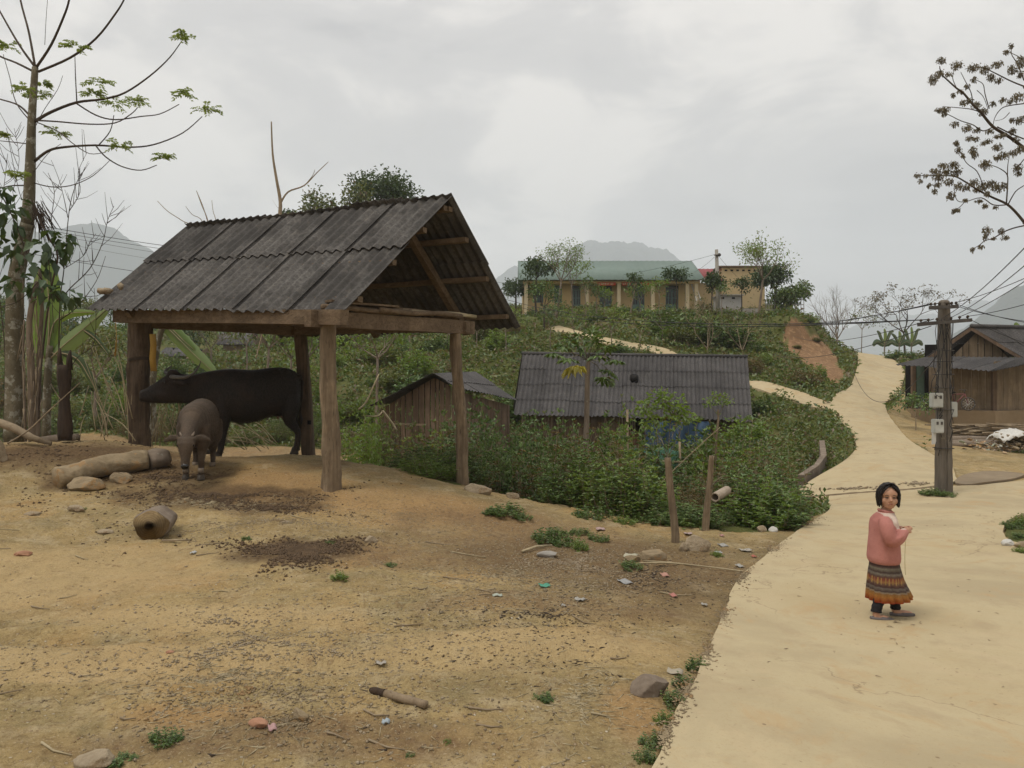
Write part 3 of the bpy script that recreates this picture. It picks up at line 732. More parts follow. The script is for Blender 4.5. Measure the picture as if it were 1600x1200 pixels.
# the notch low in the back post
mb = MB(); mb.box((PC.x + .135, PC.y - .115, zat(660, 13.6)), (.06, .03, .07)); mb.build('mortise', M['black'], shed)
mb = MB()
for dz in (0, .018, .036):
    mb.tube([Vector((PB.x + math.cos(a) * .185, PB.y + math.sin(a) * .185, zat(563, 12.8) + dz + .02 * math.sin(a * 1.5))) for a in np.linspace(0, 6.28, 17)], .008, 6)
mb.tube([(PB.x + .16, PB.y - .05, zat(560, 12.8)), (PB.x + .26, PB.y - .1, zat(566, 12.8)), (PB.x + .28, PB.y - .1, zat(574, 12.8))], .007, 6)
mb.build('rope', M['bark_dark'], shed)
def shed_beam(p0, p1, w, h, name='beam', mat=None, seg=6, jit=0.006):
    mb = MB(); mb.beam(p0, p1, w, h, seg=seg, jit=jit); return mb.build(name, mat or M['beam'], shed, smooth=False)
# ridge and eaves
EN = P(543, 484, 9.9); EF = P(140, 482, 12.27); RN = P(707, 310, 11.45); RF = P(292, 357, 13.93)
HN = P(812, 511, 13.0); HF = Vector((-4.75, 15.5, EN.z + .02))
dA = (PB - PA).normalized(); dW = (PD - PA).normalized()
hA = zat(495, 10.2)
shed_beam((PA.x + .26, PA.y - .30, zat(496, 9.9)), P(183, 494, 12.5), .15, .20)
shed_beam((PA.x - .24, PA.y - .20, zat(497, 9.95)), (PD.x + .15, PD.y + .22, zat(512, 12.4)), .14, .21)
shed_beam((PB.x - .1, PB.y, zat(503, 12.95)), (PC.x + .12, PC.y + .1, zat(518, 13.8)), .13, .18)
shed_beam((PC.x - .2, PC.y, zat(516, 13.75)), (PD.x + .1, PD.y, zat(512, 12.3)), .12, .16)
# rafters, king post and purlins; they follow the roof planes just below the sheets
def on_left(s, t, d=0.0):
    p = lerp2(EN, EF, RN, RF, s, t); n = (EF - EN).cross(RN - EN).normalized(); n = n if n.z > 0 else -n; return p - n * d
def on_right(s, t, d=0.0):
    p = lerp2(HN, HF, RN, RF, s, t); n = (HF - HN).cross(RN - HN).normalized(); n = n if n.z > 0 else -n; return p - n * d
for t in (.12, .43, .73, .95):
    shed_beam(on_left(.012, t, .075), on_left(.985, t, .075), .10, .075, 'purlin')
    shed_beam(on_right(.012, t, .075), on_right(.985, t, .075), .10, .075, 'purlin')
for s in (.17, .52, .86):
    shed_beam(on_left(s, .02, .17), on_left(s, .98, .17), .10, .10, 'rafter')
    shed_beam(on_right(s, .02, .17), on_right(s, .98, .17), .12, .11, 'rafter')
# tie beam and loose bamboo and boards laid over the gable beam
def gable_line(t): return Vector((PA.x - .1, PA.y - .2, zat(482, 9.95))).lerp(Vector((PD.x + .15, PD.y + .2, zat(498, 12.4))), t)
for i, (a, b, r, dz, dy) in enumerate([(.02, .55, .035, .03, 0.0), (.10, .70, .04, .035, .10), (.35, .92, .038, .03, -.05), (.5, 1.03, .03, .055, .05), (.2, .8, .03, .07, .16)]):
    mb = MB(); p0 = gable_line(a); p1 = gable_line(b)
    mb.tube([p0.lerp(p1, q) + Vector((0, dy, dz + .012 * math.sin(q * 8 + i))) for q in np.linspace(0, 1, 9)], [r * (1 + .12 * (j % 3 == 0)) for j in range(9)], 9, jit=.05)
    mb.build('bamboo_pole', M['straw'] if i % 2 else M['beam'], shed)
mb = MB(); p0 = gable_line(.05); p1 = gable_line(.45); mb.beam(p0 + Vector((0, .02, .11)), p1 + Vector((0, .02, .10)), .14, .03, seg=3, jit=.006); mb.build('loose_board', M['beam'], shed, smooth=False)
# roof sheets: two rows on each side, six or so sheets in a row
def shed_roof(fn, ncol, tier, up=1, over=0.0, ext=0.0, seed=0):
    r = random.Random(seed)
    for ti, (t0, t1) in enumerate(tier):
        for c in range(ncol):
            s0 = c / ncol - (.012 if c else 0); s1 = (c + 1) / ncol
            lift = .026 * ti + r.choice((0, 0, .001, .004))
            j = [r.uniform(-.010, .010) for _ in range(4)]
            a = fn(s0, t0 + j[0], -lift - r.uniform(0, .005)); b = fn(s1, t0 + j[0] + r.uniform(-.004, .004), -lift - r.uniform(0, .005))
            d = fn(s0, t1 + j[1], -lift * .6); e = fn(s1, t1 + j[1] + r.uniform(-.004, .004), -lift * .6)
            nw = 6
            corr_sheet(a, b, d, e, (a - b).length / nw, .024, 8, 6, .008, 0.0, sag=.006, seed=seed + c).build('roof_sheet', M['fibro'], shed, auto=45)
shed_roof(on_left, 5, [(-.01, .56), (.52, 1.0)], seed=1)
shed_roof(on_right, 6, [(-.01, .54), (.50, 1.035)], seed=5)
# small broken pieces on the far gable end
mb = MB(); p = on_left(.985, .14, -.10); mb.sphere(p, (.14, .10, .05), 9, 5, .2); mb.sphere(on_left(.94, .20, -.09), (.05, .05, .06), 7, 5, .2); mb.build('roof_rubble', M['stone'], shed)

# ------------------------------------------------------------------ generic plank wall
def plank_wall(mb, p0, p1, z0, z1f, w=0.18, th=0.025, gap=0.012, seed=0, stagger=0.02):
    """vertical boards from p0 to p1; z1f(t) gives the top height"""
    r = random.Random(seed); p0 = Vector(p0); p1 = Vector(p1); Lg = (p1 - p0).to_2d().length; d = (p1 - p0).normalized(); nrm = Vector((-d.y, d.x, 0))
    n = max(1, int(Lg / w)); x = 0
    ws = [r.uniform(.7, 1.3) for _ in range(n)]; k_ = Lg / sum(ws)
    for q in ws:
        wd = q * k_; t0 = x / Lg; t1 = (x + wd - gap) / Lg; x += wd; o = nrm * r.uniform(-.008, .008)
        a = p0.lerp(p1, t0) + o; b = p0.lerp(p1, t1) + o; za = z1f(t0); zb_ = z1f(t1); zz = z0 + r.uniform(0, stagger)
        vs = [(a.x, a.y, zz), (b.x, b.y, zz), (b.x, b.y, zb_), (a.x, a.y, za)]
        vs = [Vector(v) + nrm * th / 2 for v in vs] + [Vector(v) - nrm * th / 2 for v in vs]
        mb.add(vs, [(0, 1, 2, 3), (7, 6, 5, 4), (0, 4, 5, 1), (1, 5, 6, 2), (2, 6, 7, 3), (3, 7, 4, 0)])
def roof_rows(parent, A, B, C, D, rows, cols, wave, amp, mat, name='roof_sheet', nsub=4, seed=0, one=True, holes=()):
    """A,B lower edge, C,D upper edge"""
    r = random.Random(seed); mbt = MB()
    nrm = (B - A).cross(C - A).normalized(); nrm = nrm if nrm.z > 0 else -nrm
    for i in range(rows):
        for c in range(cols):
            t0 = i / rows - (.02 if i else 0); t1 = (i + 1) / rows; s0 = c / cols; s1 = (c + 1) / cols + .004; l = .008 * (c % 2) + r.uniform(0, .006)
            j = r.uniform(-.012, .012)
            q = [lerp2(A, B, C, D, s, t) + nrm * (l + lf) for s, t, lf in ((s0, t0 + j, .028), (s1, t0 + j + r.uniform(-.004, .004), .028), (s0, t1, 0), (s1, t1, 0))]
            mb = corr_sheet(*q, wave, amp, nsub, 1, .008, seed=i * 31 + c)
            mb.build(name, mat, parent, auto=45)
    return
# ------------------------------------------------------------------ long house behind the hedge
A = P(803, 649, 28); B = P(1174, 659, 28); C = P(817, 553, 31); D_ = P(1166, 558, 31)
lh = thing('farmhouse', 'low timber farmhouse with a large dark corrugated roof behind the hedge', 'house', (.0 + (A.x + B.x) / 2, 29, Tz((A.x + B.x) / 2, 29)))
roof_rows(lh, A, B, C, D_, 4, 9, .18, .03, M['fibro_dark'], nsub=6, seed=3)
mb = MB(); mb.tube([C + Vector((-.05, 0, .03)), C.lerp(D_, .5) + Vector((0, 0, .02)), D_ + Vector((.05, 0, .03))], .07, 8); mb.build('ridge_cap', M['fibro_dark'], lh)
back = [Vector((A.x, 34, A.z)), Vector((B.x, 34, B.z))]
roof_rows(lh, back[1], back[0], D_, C, 2, 3, .3, .022, M['fibro_dark'], nsub=4, seed=4)
mb = MB(); gz_ = -3.0
w0 = Vector((A.x + .35, 28.5, 0)); w1 = Vector((B.x - .35, 28.5, 0)); w2 = Vector((B.x - .35, 33.4, 0)); w3 = Vector((A.x + .35, 33.4, 0))
zw = lambda t: A.z + .12
plank_wall(mb, w0, w0.lerp(w1, .48), gz_, zw, .22, seed=1); plank_wall(mb, w0.lerp(w1, .62), w1, gz_, zw, .22, seed=2)
def zg_(t): return A.z + .1 + (C.z - A.z - .25) * (1 - abs(t - .5) * 2)
plank_wall(mb, w1, w2, gz_, zg_, .22, seed=3); plank_wall(mb, w3, w0, gz_, zg_, .22, seed=4); plank_wall(mb, w2, w3, gz_, zw, .3, seed=5)
mb.build('wall', M['plank_dark'], lh, smooth=False)
mb = MB(); a = w0.lerp(w1, .50) + Vector((0, .06, 0)); mb.box((a.x + .2, a.y, -1.4), (.5, .04, 2.6)); mb.box((a.x + .72, a.y + .02, -1.4), (.4, .04, 2.6)); mb.build('door', mat_simple('rusty_door', (.13, .055, .03), (.2, .10, .06), 5), lh, smooth=False)
mb = MB()
nn = 24
for i in range(nn + 1):
    t = i / nn
    for j in range(7):
        mb.v.append((w0.lerp(w1, .56 + .30 * t).x, 28.1 + .10 * math.sin(t * 19 + j * .4) + .05 * math.sin(t * 43), A.z - .18 - j * .33 - .05 * math.sin(t * 9)))
for i in range(nn):
    for j in range(6): mb.f.append((i * 7 + j, i * 7 + j + 1, (i + 1) * 7 + j + 1, (i + 1) * 7 + j))
o = mb.build('tarpaulin', M['tarp'], lh, origin=None); md = o.modifiers.new('t', 'SOLIDIFY'); md.thickness = .012
mb = MB(); p = lerp2(A, B, C, D_, .50, .58); mb.tube([p, p + Vector((0, -.12, .16))], .17, 12); mb.build('roof_vent', M['black'], lh)

# green net and bamboo fence in front of the farmhouse
net = thing('netting_fence', 'sagging green garden net strung on bamboo between the bushes below the blue tarpaulin', 'fence', (G(1000, 760).x, 15.0, Tz(2.4, 15)))
mb = MB(); x0, x1 = (980 - 800) / F * 15, (1062 - 800) / F * 15; nn = 16
for i in range(nn + 1):
    for j in range(8):
        mb.v.append((x0 + (x1 - x0) * i / nn, 15 + .05 * math.sin(i * .8) + .04 * math.sin(i * 2.1 + j), zat(702, 15) - j * .11 + .04 * math.sin(i * .7)))
for i in range(nn):
    for j in range(7): mb.f.append((i * 8 + j, i * 8 + j + 1, (i + 1) * 8 + j + 1, (i + 1) * 8 + j))
k = NM('green_net'); co = k.coord((90, 90, 90)); k.color((.10, .24, .17)); k.b.inputs['Alpha'].default_value = .55; k.rough(.8)
o = mb.build('net', k.m, net); md = o.modifiers.new('t', 'SOLIDIFY'); md.thickness = .004
mb = MB(); mb.tube([(x0 - .2, 15, zat(719, 15)), (x1 + .2, 14.95, zat(722, 15))], .02, 7); mb.build('rail', M['straw'], net)
mb = MB(); mb.tube([(x0, 15, zat(640, 15)), (x0 + .05, 15, Tz(x0, 15) - .2)], .025, 7, jit=.1); mb.build('stake', M['twig'], net)
mb = MB(); mb.tube([(x1, 15, zat(690, 15)), (x1 + .05, 15, Tz(x1, 15) - .2)], .022, 7, jit=.1); mb.build('stake', M['twig'], net)

# ------------------------------------------------------------------ little hut seen under the shed roof
hut = thing('plank_hut', 'small weathered plank hut with a dark pitched roof half hidden by the hedge', 'hut', (-2.2, 22.3, Tz(-2.2, 22.3)))
pk = P(677, 584, 21); pl = P(578, 636, 21.5); pr = P(715, 602, 20.5); bk = P(742, 581, 25.5); rr_ = P(806, 626, 24.0)
pr2 = P(712, 607, 20.6)
roof_rows(hut, pr2, rr_, pk, bk, 2, 3, .2, .018, M['fibro_dark'], nsub=5, seed=11)
bkl = pl + (bk - pk)
roof_rows(hut, bkl, pl, bk, pk, 2, 3, .2, .018, M['fibro_dark'], nsub=5, seed=12)
mb = MB(); q0 = Vector((P(590, 640, 21.6).x, 21.9, 0)); q1 = Vector((P(712, 640, 21).x, 21.1, 0))
tp = (pk.x - q0.x) / (q1.x - q0.x)
def zh(t): return (pl.z + (pk.z - pl.z) * t / tp if t < tp else pk.z + (pr.z - pk.z) * (t - tp) / (1 - tp)) - .10
plank_wall(mb, q0, q1, -2.4, zh, .16, gap=.03, seed=21)
plank_wall(mb, q1, Vector((rr_.x - .2, 24.2, 0)), -2.4, lambda t: pr.z - .15 + (rr_.z - pr.z) * t, .16, seed=22)
mb.build('wall', M['plank_dark'], hut, smooth=False)
mb = MB(); mb.beam(P(612, 662, 21.0), P(665, 664, 20.9), .05, .05); mb.beam(P(610, 600, 20.9) + Vector((0, 0, -.2)), P(610, 690, 20.9), .1, .1); mb.build('rail', M['plank'], hut, smooth=False)

# ------------------------------------------------------------------ school on the hill
MS = {}
MS['wall'] = mat_simple('ochre_render', (.60, .43, .20), (.70, .53, .28), 1.2, .9, .1, .01, (1, 1, .4), 6, (1.4, (.42, .30, .17), .62))
MS['wall2'] = mat_simple('yellow_render', (.54, .40, .21), (.64, .50, .29), 1.0, .9, .1, .01, (1, 1, .3), 6, (1.0, (.40, .30, .18), .60))
MS['green_roof'] = mat_simple('green_sheet_roof', (.145, .20, .17), (.185, .24, .21), .6, .6, .1, .01)
MS['red_roof'] = mat_simple('red_sheet_roof', (.22, .05, .055), (.30, .08, .08), 1, .7, .1, .01)
MS['door'] = mat_simple('green_door', (.13, .22, .20), (.18, .28, .25), 3, .6, .1)
MS['glass'] = mat_simple('window_glass', (.02, .028, .032), (.05, .06, .065), 3, .25, 0, spec=.5)
MS['banner'] = mat_simple('red_banner', (.52, .06, .03), (.60, .09, .04), 3, .7, .1)
MS['trim'] = mat_simple('pale_column', (.60, .49, .31), (.68, .57, .38), 2, .9, .1)
DS = 66.0; zb = zat(493, DS); ze = zat(437, DS - 1.5); zr = zat(407, DS + 2.8)
xs = lambda u, D=DS: (u - 800) / F * D
sc = thing('school_building', 'long ochre school building with pale green roof on top of the hill', 'building', (xs(955), DS + 2, zb))
mb = MB()
def wallbox(mb, x0, x1, y0, y1, z0, z1): mb.box(((x0 + x1) / 2, (y0 + y1) / 2, (z0 + z1) / 2), (abs(x1 - x0), abs(y1 - y0), abs(z1 - z0)))
X0, X1 = xs(817), xs(1088)
doors = [(893, 907), (937, 956), (988, 1007), (1040, 1060)]; wins = [(833, 849), ]
# front wall in pieces round the openings
edges = sorted([(xs(a), xs(b), 'd') for a, b in doors] + [(xs(a), xs(b), 'w') for a, b in wins] + [(xs(866), xs(878), 'w')])
x = X0
for a, b, t in edges:
    wallbox(mb, x, a, DS, DS + .2, zb - 1.5, ze + .05); zt = zat(446, DS)
    wallbox(mb, a, b, DS, DS + .2, zt, ze + .05)
    if t == 'w': wallbox(mb, a, b, DS, DS + .2, zb - 1.5, zat(473, DS))
    else: wallbox(mb, a, b, DS, DS + .2, zb - 1.5, zb)
    x = b
wallbox(mb, x, X1, DS, DS + .2, zb - 1.5, ze + .05)
wallbox(mb, X0, X0 + .2, DS + .2, DS + 6, zb - 1.5, ze); wallbox(mb, X1 - .2, X1, DS + .2, DS + 6, zb - 1.5, ze); wallbox(mb, X0 + .2, X1 - .2, DS + 5.8, DS + 6, zb - 1.5, ze)
mb.add([(X1, DS, ze), (X1, DS + 6, ze), (X1, DS + 3, zr - .15), (X1 - .2, DS, ze), (X1 - .2, DS + 6, ze), (X1 - .2, DS + 3, zr - .15)], [(0, 1, 2), (5, 4, 3), (0, 3, 4, 1), (1, 4, 5, 2), (2, 5, 3, 0)])
mb.build('wall', MS['wall'], sc, smooth=False)
for u in (822, 917, 967, 1020, 1074, 1088):
    mb = MB(); c = xs(u, DS - 1.3); mb.box((c, DS - 1.2, (zb + ze) / 2 - .6), (.3, .3, ze - zb + 1.3)); mb.box((c, DS - 1.2, ze - .12), (.4, .4, .12)); mb.build('column', MS['trim'], sc, smooth=False)
mb = MB(); wallbox(mb, X0 - .1, X1 + .1, DS - 1.5, DS - .01, zb - 1.4, zb); mb.build('veranda', M['concrete'], sc, smooth=False)
mb = MB(); wallbox(mb, X0, X1, DS - 1.36, DS - 1.08, ze - .3, ze - .06); mb.build('lintel', MS['wall'], sc, smooth=False)
def flat_roof(parent, x0, x1, ye, z_e, yr, z_r, mat, ridge=.02, name='roof', slope='y'):
    mb = MB(); n = int((x1 - x0) / .25)
    a = corr_sheet((x0, ye, z_e), (x1, ye, z_e), (x0, yr, z_r), (x1, yr, z_r), .5, .015, 4, 1, .03); return a.build(name, mat, parent)
flat_roof(sc, X0 - .4, X1 + .3, DS - 1.9, ze - .05, DS + 3, zr, MS['green_roof']); flat_roof(sc, X0 - .4, X1 + .3, DS + 6.6, ze - .05, DS + 3, zr, MS['green_roof'])
def leaf_door(x0, x1, z0, z1, y, parent):
    mb = MB(); m_ = (x0 + x1) / 2
    for a, b in ((x0, m_ - .015), (m_ + .015, x1)):
        wallbox(mb, a, b, y, y + .05, z0, z0 + (z1 - z0) * .42)
        for c in np.linspace(a, b - .05, 3): wallbox(mb, c, c + .05, y - .006, y + .044, z0 + (z1 - z0) * .42, z1)
        for h in (.66, .97): wallbox(mb, a + .01, b - .01, y + .004, y + .036, z0 + (z1 - z0) * h, z0 + (z1 - z0) * h + .05)
    d = mb.build('door', MS['door'], parent, smooth=False)
    mb = MB(); wallbox(mb, x0 + .01, x1 - .01, y + .06, y + .075, z0 + (z1 - z0) * .4, z1); mb.build('pane', MS['glass'], d, smooth=False)
for a, b in doors: leaf_door(xs(a), xs(b), zb, zat(452, DS), DS + .06, sc)
for a, b in doors:
    mb = MB(); 
    wallbox(mb, xs(a), xs(b), DS + .08, DS + .10, zat(452, DS) + .03, zat(446, DS)); mb.build('fanlight', MS['glass'], sc, smooth=False)
for a, b in wins + [(866, 878)]:
    mb = MB(); x0, x1 = xs(a), xs(b); z0, z1 = zat(473, DS), zat(446, DS)
    for q in np.linspace(x0, x1 - .06, 6): wallbox(mb, q, q + .05, DS + .04, DS + .09, z0, z1)
    for q in (z0, (z0 + z1) / 2, z1 - .06): wallbox(mb, x0, x1, DS + .045, DS + .085, q, q + .05)
    w_ = mb.build('window', MS['door'], sc, smooth=False); mb = MB(); wallbox(mb, x0, x1, DS + .11, DS + .125, z0, z1); mb.build('pane', MS['glass'], w_, smooth=False)
for u0, u1, tx in ((934, 962, 'short'), (972, 1014, 'longer')):
    mb = MB(); zz = zat(443.5, DS - 1.4); wallbox(mb, xs(u0, DS - 1.4), xs(u1, DS - 1.4), DS - 1.41, DS - 1.38, zz - .13, zz + .13); bn = mb.build('banner', MS['banner'], sc, smooth=False)
    mb = MB(); r_ = random.Random(len(tx)); x_ = xs(u0, DS - 1.4) + .12
    while x_ < xs(u1, DS - 1.4) - .15:
        w_ = r_.uniform(.07, .12); mb.box((x_, DS - 1.414, zz + r_.uniform(-.01, .01)), (w_, .006, r_.uniform(.11, .15))); x_ += w_ + r_.choice((.04, .05, .13))
    mb.build('lettering', MS['trim'], bn, smooth=False)
# leaning ladder at the gable end
mb = MB(); a = P(1083, 442, DS - .6); b = P(1092, 470, DS - 1.6)
for o_x in (-.18, .18): mb.beam(b + Vector((o_x, 0, 0)), a + Vector((o_x, 0, 0)), .07, .05)
for q in np.linspace(.1, .9, 6): mb.beam(b.lerp(a, q) + Vector((-.18, 0, 0)), b.lerp(a, q) + Vector((.18, 0, 0)), .04, .04)
tag(mb.build('ladder', M['white'], smooth=False, origin=b), 'pale ladder leaning against the gable end of the school', 'ladder')

an = thing('school_annex', 'boxy yellow annex with flat roof and small vents right of the green roofed school', 'building', (xs(1150), DS + 1, zb))
mb = MB(); D2 = DS + .5
ax0, ax1 = xs(1128, D2), xs(1195, D2); zt = zat(418, D2)
mb2 = MB(); wallbox(mb2, ax0, ax1, D2, D2 + 5, zb - 1.5, zt); bmain = mb2.build('wall', MS['wall2'], an, smooth=False)
wallbox(mb, ax0 - .3, ax1 + .15, D2 - .2, D2 + 5.2, zt + .003, zt + .13); mb.build('roof', M['plank_dark'], an, smooth=False)
for i in range(7):
    mb = MB(); c = ax0 + .35 + i * (ax1 - ax0 - .7) / 6; mb.box((c, D2 - .012, zt - .25), (.22, .03, .14)); mb.build('vent', M['black'], an, smooth=False)
mb = MB(); wallbox(mb, ax0 - 2.3, ax0 - .003, D2 + .5, D2 + 4, zb - 1.5, zat(441, D2)); mb.build('wall', MS['wall2'], an, smooth=False)
mb = MB(); a = ax0 - 2.6
flat = corr_sheet((a, D2 - .1, zat(438, D2)), (ax0 + .1, D2 - .1, zat(438, D2)), (a, D2 + 2.2, zat(420, D2 + 2.2)), (ax0 + .1, D2 + 2.2, zat(420, D2 + 2.2)), .4, .02, 4, 1, .03); flat.build('red_roof', MS['red_roof'], an)
# pale lower store in front
wl = thing('low_store', 'low grey white outbuilding with two dark openings in front of the annex', 'building', (xs(1140, 63), 63, zb))
mb = MB(); wallbox(mb, xs(1122, 63), xs(1157, 63), 62.5, 64.5, zb - 2, zat(462, 62.5)); mb.build('wall', mat_simple('grey_render', (.36, .35, .33), (.46, .45, .43), 1.5), wl, smooth=False)
mb = MB(); wallbox(mb, xs(1120, 63), xs(1159, 63), 62.3, 64.7, zat(462, 62.5) + .003, zat(462, 62.5) + .1); mb.build('roof', M['concrete'], wl, smooth=False)
for u in (1127, 1144):
    mb = MB(); wallbox(mb, xs(u, 62.4), xs(u + 5, 62.4), 62.485, 62.497, zat(467, 62.4), zat(464, 62.4)); mb.build('opening', M['black'], wl, smooth=False)
pw = thing('retaining_wall', 'grey concrete parapet at the foot of the yellow annex', 'wall', (xs(1165, 61), 61, zb - .5))
mb = MB(); wallbox(mb, xs(1120, 61), xs(1188, 61), 61, 61.25, zb - 2.0, zat(482, 61))
mb.add([(xs(1188, 61) + .003, 61, zb - 2), (xs(1188, 61) + .003, 61.25, zb - 2), (xs(1188, 61) + .003, 61.25, zat(482, 61)), (xs(1188, 61) + .003, 61, zat(482, 61)), (xs(1197, 61), 61, zb - 2), (xs(1197, 61), 61.25, zb - 2)], [(0, 1, 2, 3), (0, 3, 4), (1, 5, 2), (3, 2, 5, 4), (0, 4, 5, 1)])
mb.build('wall', M['concrete'], pw, smooth=False)
gf = thing('railing', 'thin grey railing behind the trees right of the annex', 'fence', (xs(1225, 62), 62, zb))
mb = MB()
for q in np.linspace(xs(1197, 62), xs(1256, 62), 14): mb.tube([(q, 62, zb - .6), (q, 62, zat(467, 62))], .025, 6)
for v in (468, 476, 484): mb.tube([(xs(1197, 62), 62, zat(v, 62)), (xs(1256, 62), 62, zat(v, 62))], .03, 6)
mb.build('rail', M['concrete'], gf)
sp2 = thing('utility_pole', 'distant concrete utility pole rising in front of the annex on the hill', 'pole', (xs(1120, 60), 60, zb - 1))
mb = MB(); mb.tube([(xs(1123, 60), 60, zb - 1.4), (xs(1119.5, 60), 60, zat(390, 60))], [.2, .13], 8); mb.build('pole', M['concrete'], sp2)
mb = MB(); mb.beam((xs(1115, 60), 59.85, zat(399, 60)), (xs(1125, 60), 59.85, zat(399, 60)), .08, .08); mb.sphere((xs(1122.5, 60), 59.75, zat(399, 60)), .14, 8, 6); mb.build('bracket', M['metal'], sp2)

# ------------------------------------------------------------------ timber house on the right
DH = 30.0
rh = thing('timber_house', 'brown plank house with porch roof and concrete plinth beyond the power pole', 'house', (xs(1530, DH), DH + 2, zat(668, DH)))
hx0, hx1, hx2 = xs(1427, DH + .8), xs(1552, DH - 1.0), xs(1720, DH + 1.5)
fz = zat(640, DH)
# plinth
mb = MB(); mb.add([(hx0 - .3, DH + .4, zat(675, DH)), (xs(1555, DH - 1.4), DH - 1.4, zat(690, DH)), (hx2, DH + 1.3, zat(690, DH)), (hx2, DH + 6, zat(690, DH)), (hx0 + 2.9, DH + 6, zat(675, DH)),
   (hx0 - .3, DH + .4, fz), (xs(1555, DH - 1.4), DH - 1.4, fz), (hx2, DH + 1.3, fz), (hx2, DH + 6, fz), (hx0 + 2.9, DH + 6, fz)],
   [(0, 1, 6, 5), (1, 2, 7, 6), (2, 3, 8, 7), (3, 4, 9, 8), (4, 0, 5, 9), (5, 6, 7, 8, 9), (4, 3, 2, 1, 0)])
mb.build('plinth', mat_simple('earthy_plinth', (.26, .185, .105), (.36, .27, .17), 1.5, .9, .4, .02), rh, smooth=False)
k1 = Vector((hx1, DH - 1.0, 0)); k0 = Vector((hx0, DH + .8, 0)); k2 = Vector((hx2, DH + 1.5, 0))
mb = MB(); zt1 = zat(569, DH)
plank_wall(mb, k0.lerp(k1, .36), k1, fz + .003, lambda t: zt1, .24, seed=31)
mb.build('wall', M['plank'], rh, smooth=False); mb = MB()
plank_wall(mb, k1 + Vector((.03, 0, 0)), k2, fz + .003, lambda t: zat(566, DH) + .25 * t, .20, seed=32)
mb.build('wall', M['plank'], rh, smooth=False); mb = MB()
plank_wall(mb, k0 + Vector((0, .1, 0)), k0 + Vector((3.2, 5, 0)), fz, lambda t: zt1, .24, seed=33)
plank_wall(mb, k0 + Vector((3.2, 5, 0)), k2 + Vector((0, 4, 0)), fz, lambda t: zt1, .3, seed=36)
mb.build('wall', M['plank'], rh, smooth=False)
mb = MB()
for q in (k0, k0.lerp(k1, .36), k1 + Vector((0, -.03, 0)), k1.lerp(k2, .8) + Vector((0, -.1, 0))): mb.box((q.x, q.y, (fz + zt1) / 2 + .003), (.14, .14, zt1 - fz))
mb.build('corner_post', M['plank_dark'], rh, smooth=False)
mb = MB(); q0 = k0 + Vector((.12, -.02, 0)); q1 = k0.lerp(k1, .14) + Vector((0, -.02, 0)); mb.beam((q0.x, q0.y, (fz + zt1) / 2), (q1.x, q1.y, (fz + zt1) / 2), .04, zt1 - fz - .02); mb.build('door', mat_simple('old_green_door', (.05, .085, .06), (.09, .13, .10), 3), rh, smooth=False)
mb = MB(); q0 = k0.lerp(k1, .0) + Vector((.15, .9, 0)); q1 = k0.lerp(k1, .36) + Vector((0, .9, 0)); mb.beam((q0.x, q0.y, (fz + zt1) / 2), (q1.x, q1.y, (fz + zt1) / 2), .05, zt1 - fz); mb.build('doorway_shade', M['black'], rh, smooth=False)  # near-black board, stands in for the shade inside the doorway
# porch roof
a = P(1400, 571, 29.5); b = P(1548, 581, 27.6); c_ = P(1452, 557, 31.2); d = P(1612, 559, 29.6)
roof_rows(rh, a, b, c_, d, 1, 5, .18, .022, M['fibro_dark'], 'porch_roof', 6, 41)
b2 = P(1548, 581, 27.6); e_ = P(1720, 548, 29.5)
roof_rows(rh, b2, e_, P(1590, 560, 29.2), P(1735, 540, 31), 1, 4, .18, .022, M['fibro_dark'], 'porch_roof', 6, 42)
# gable above
gp = P(1512, 512, 31.0); gl = P(1449, 559, 31.3); gr_ = P(1586, 558, 30.3)
mb = MB(); g0 = Vector((gl.x, 31.4, 0)); g1 = Vector((gr_.x, 30.6, 0)); tp2 = (gp.x - g0.x) / (g1.x - g0.x)
def zgab(t): return (gl.z + (gp.z - gl.z) * t / tp2 if t < tp2 else gp.z + (gr_.z - gp.z) * (t - tp2) / (1 - tp2)) - .08
plank_wall(mb, g0.lerp(g1, .28), g1, gl.z - .15, zgab, .26, gap=.03, seed=51); mb.build('gable_wall', M['plank'], rh, smooth=False)
mb = MB(); mb.beam((g0.lerp(g1, .02).x, 31.6, gl.z + .2), (g0.lerp(g1, .98).x, 30.9, gl.z + .2), .04, .7); mb.build('loft_shade', M['black'], rh, smooth=False)  # near-black board painted as the dark of the open loft
dR = Vector((6.2, 3.0, .15))
roof_rows(rh, gr_ + Vector((.12, -.25, -.05)), gr_ + dR, gp + Vector((-.03, -.25, 0)), gp + dR, 2, 5, .18, .022, M['fibro_dark'], nsub=6, seed=43)
roof_rows(rh, gl + dR, gl + Vector((-.25, -.2, -.08)), gp + dR, gp + Vector((-.05, -.25, 0)), 2, 5, .18, .022, M['fibro_dark'], nsub=6, seed=44)
mb = MB(); mb.tube([gp + Vector((-.03, -.3, .05)), gp + dR + Vector((0, 0, .05))], .08, 8); mb.build('ridge_cap', M['fibro_dark'], rh)
mb = MB(); mb.beam(gl + Vector((-.2, -.25, -.12)), gp + Vector((-.02, -.28, -.06)), .05, .12); mb.beam(gp + Vector((-.02, -.28, -.06)), gr_ + Vector((.15, -.27, -.12)), .05, .12)
mb.build('barge_board', M['plank_dark'], rh, smooth=False)

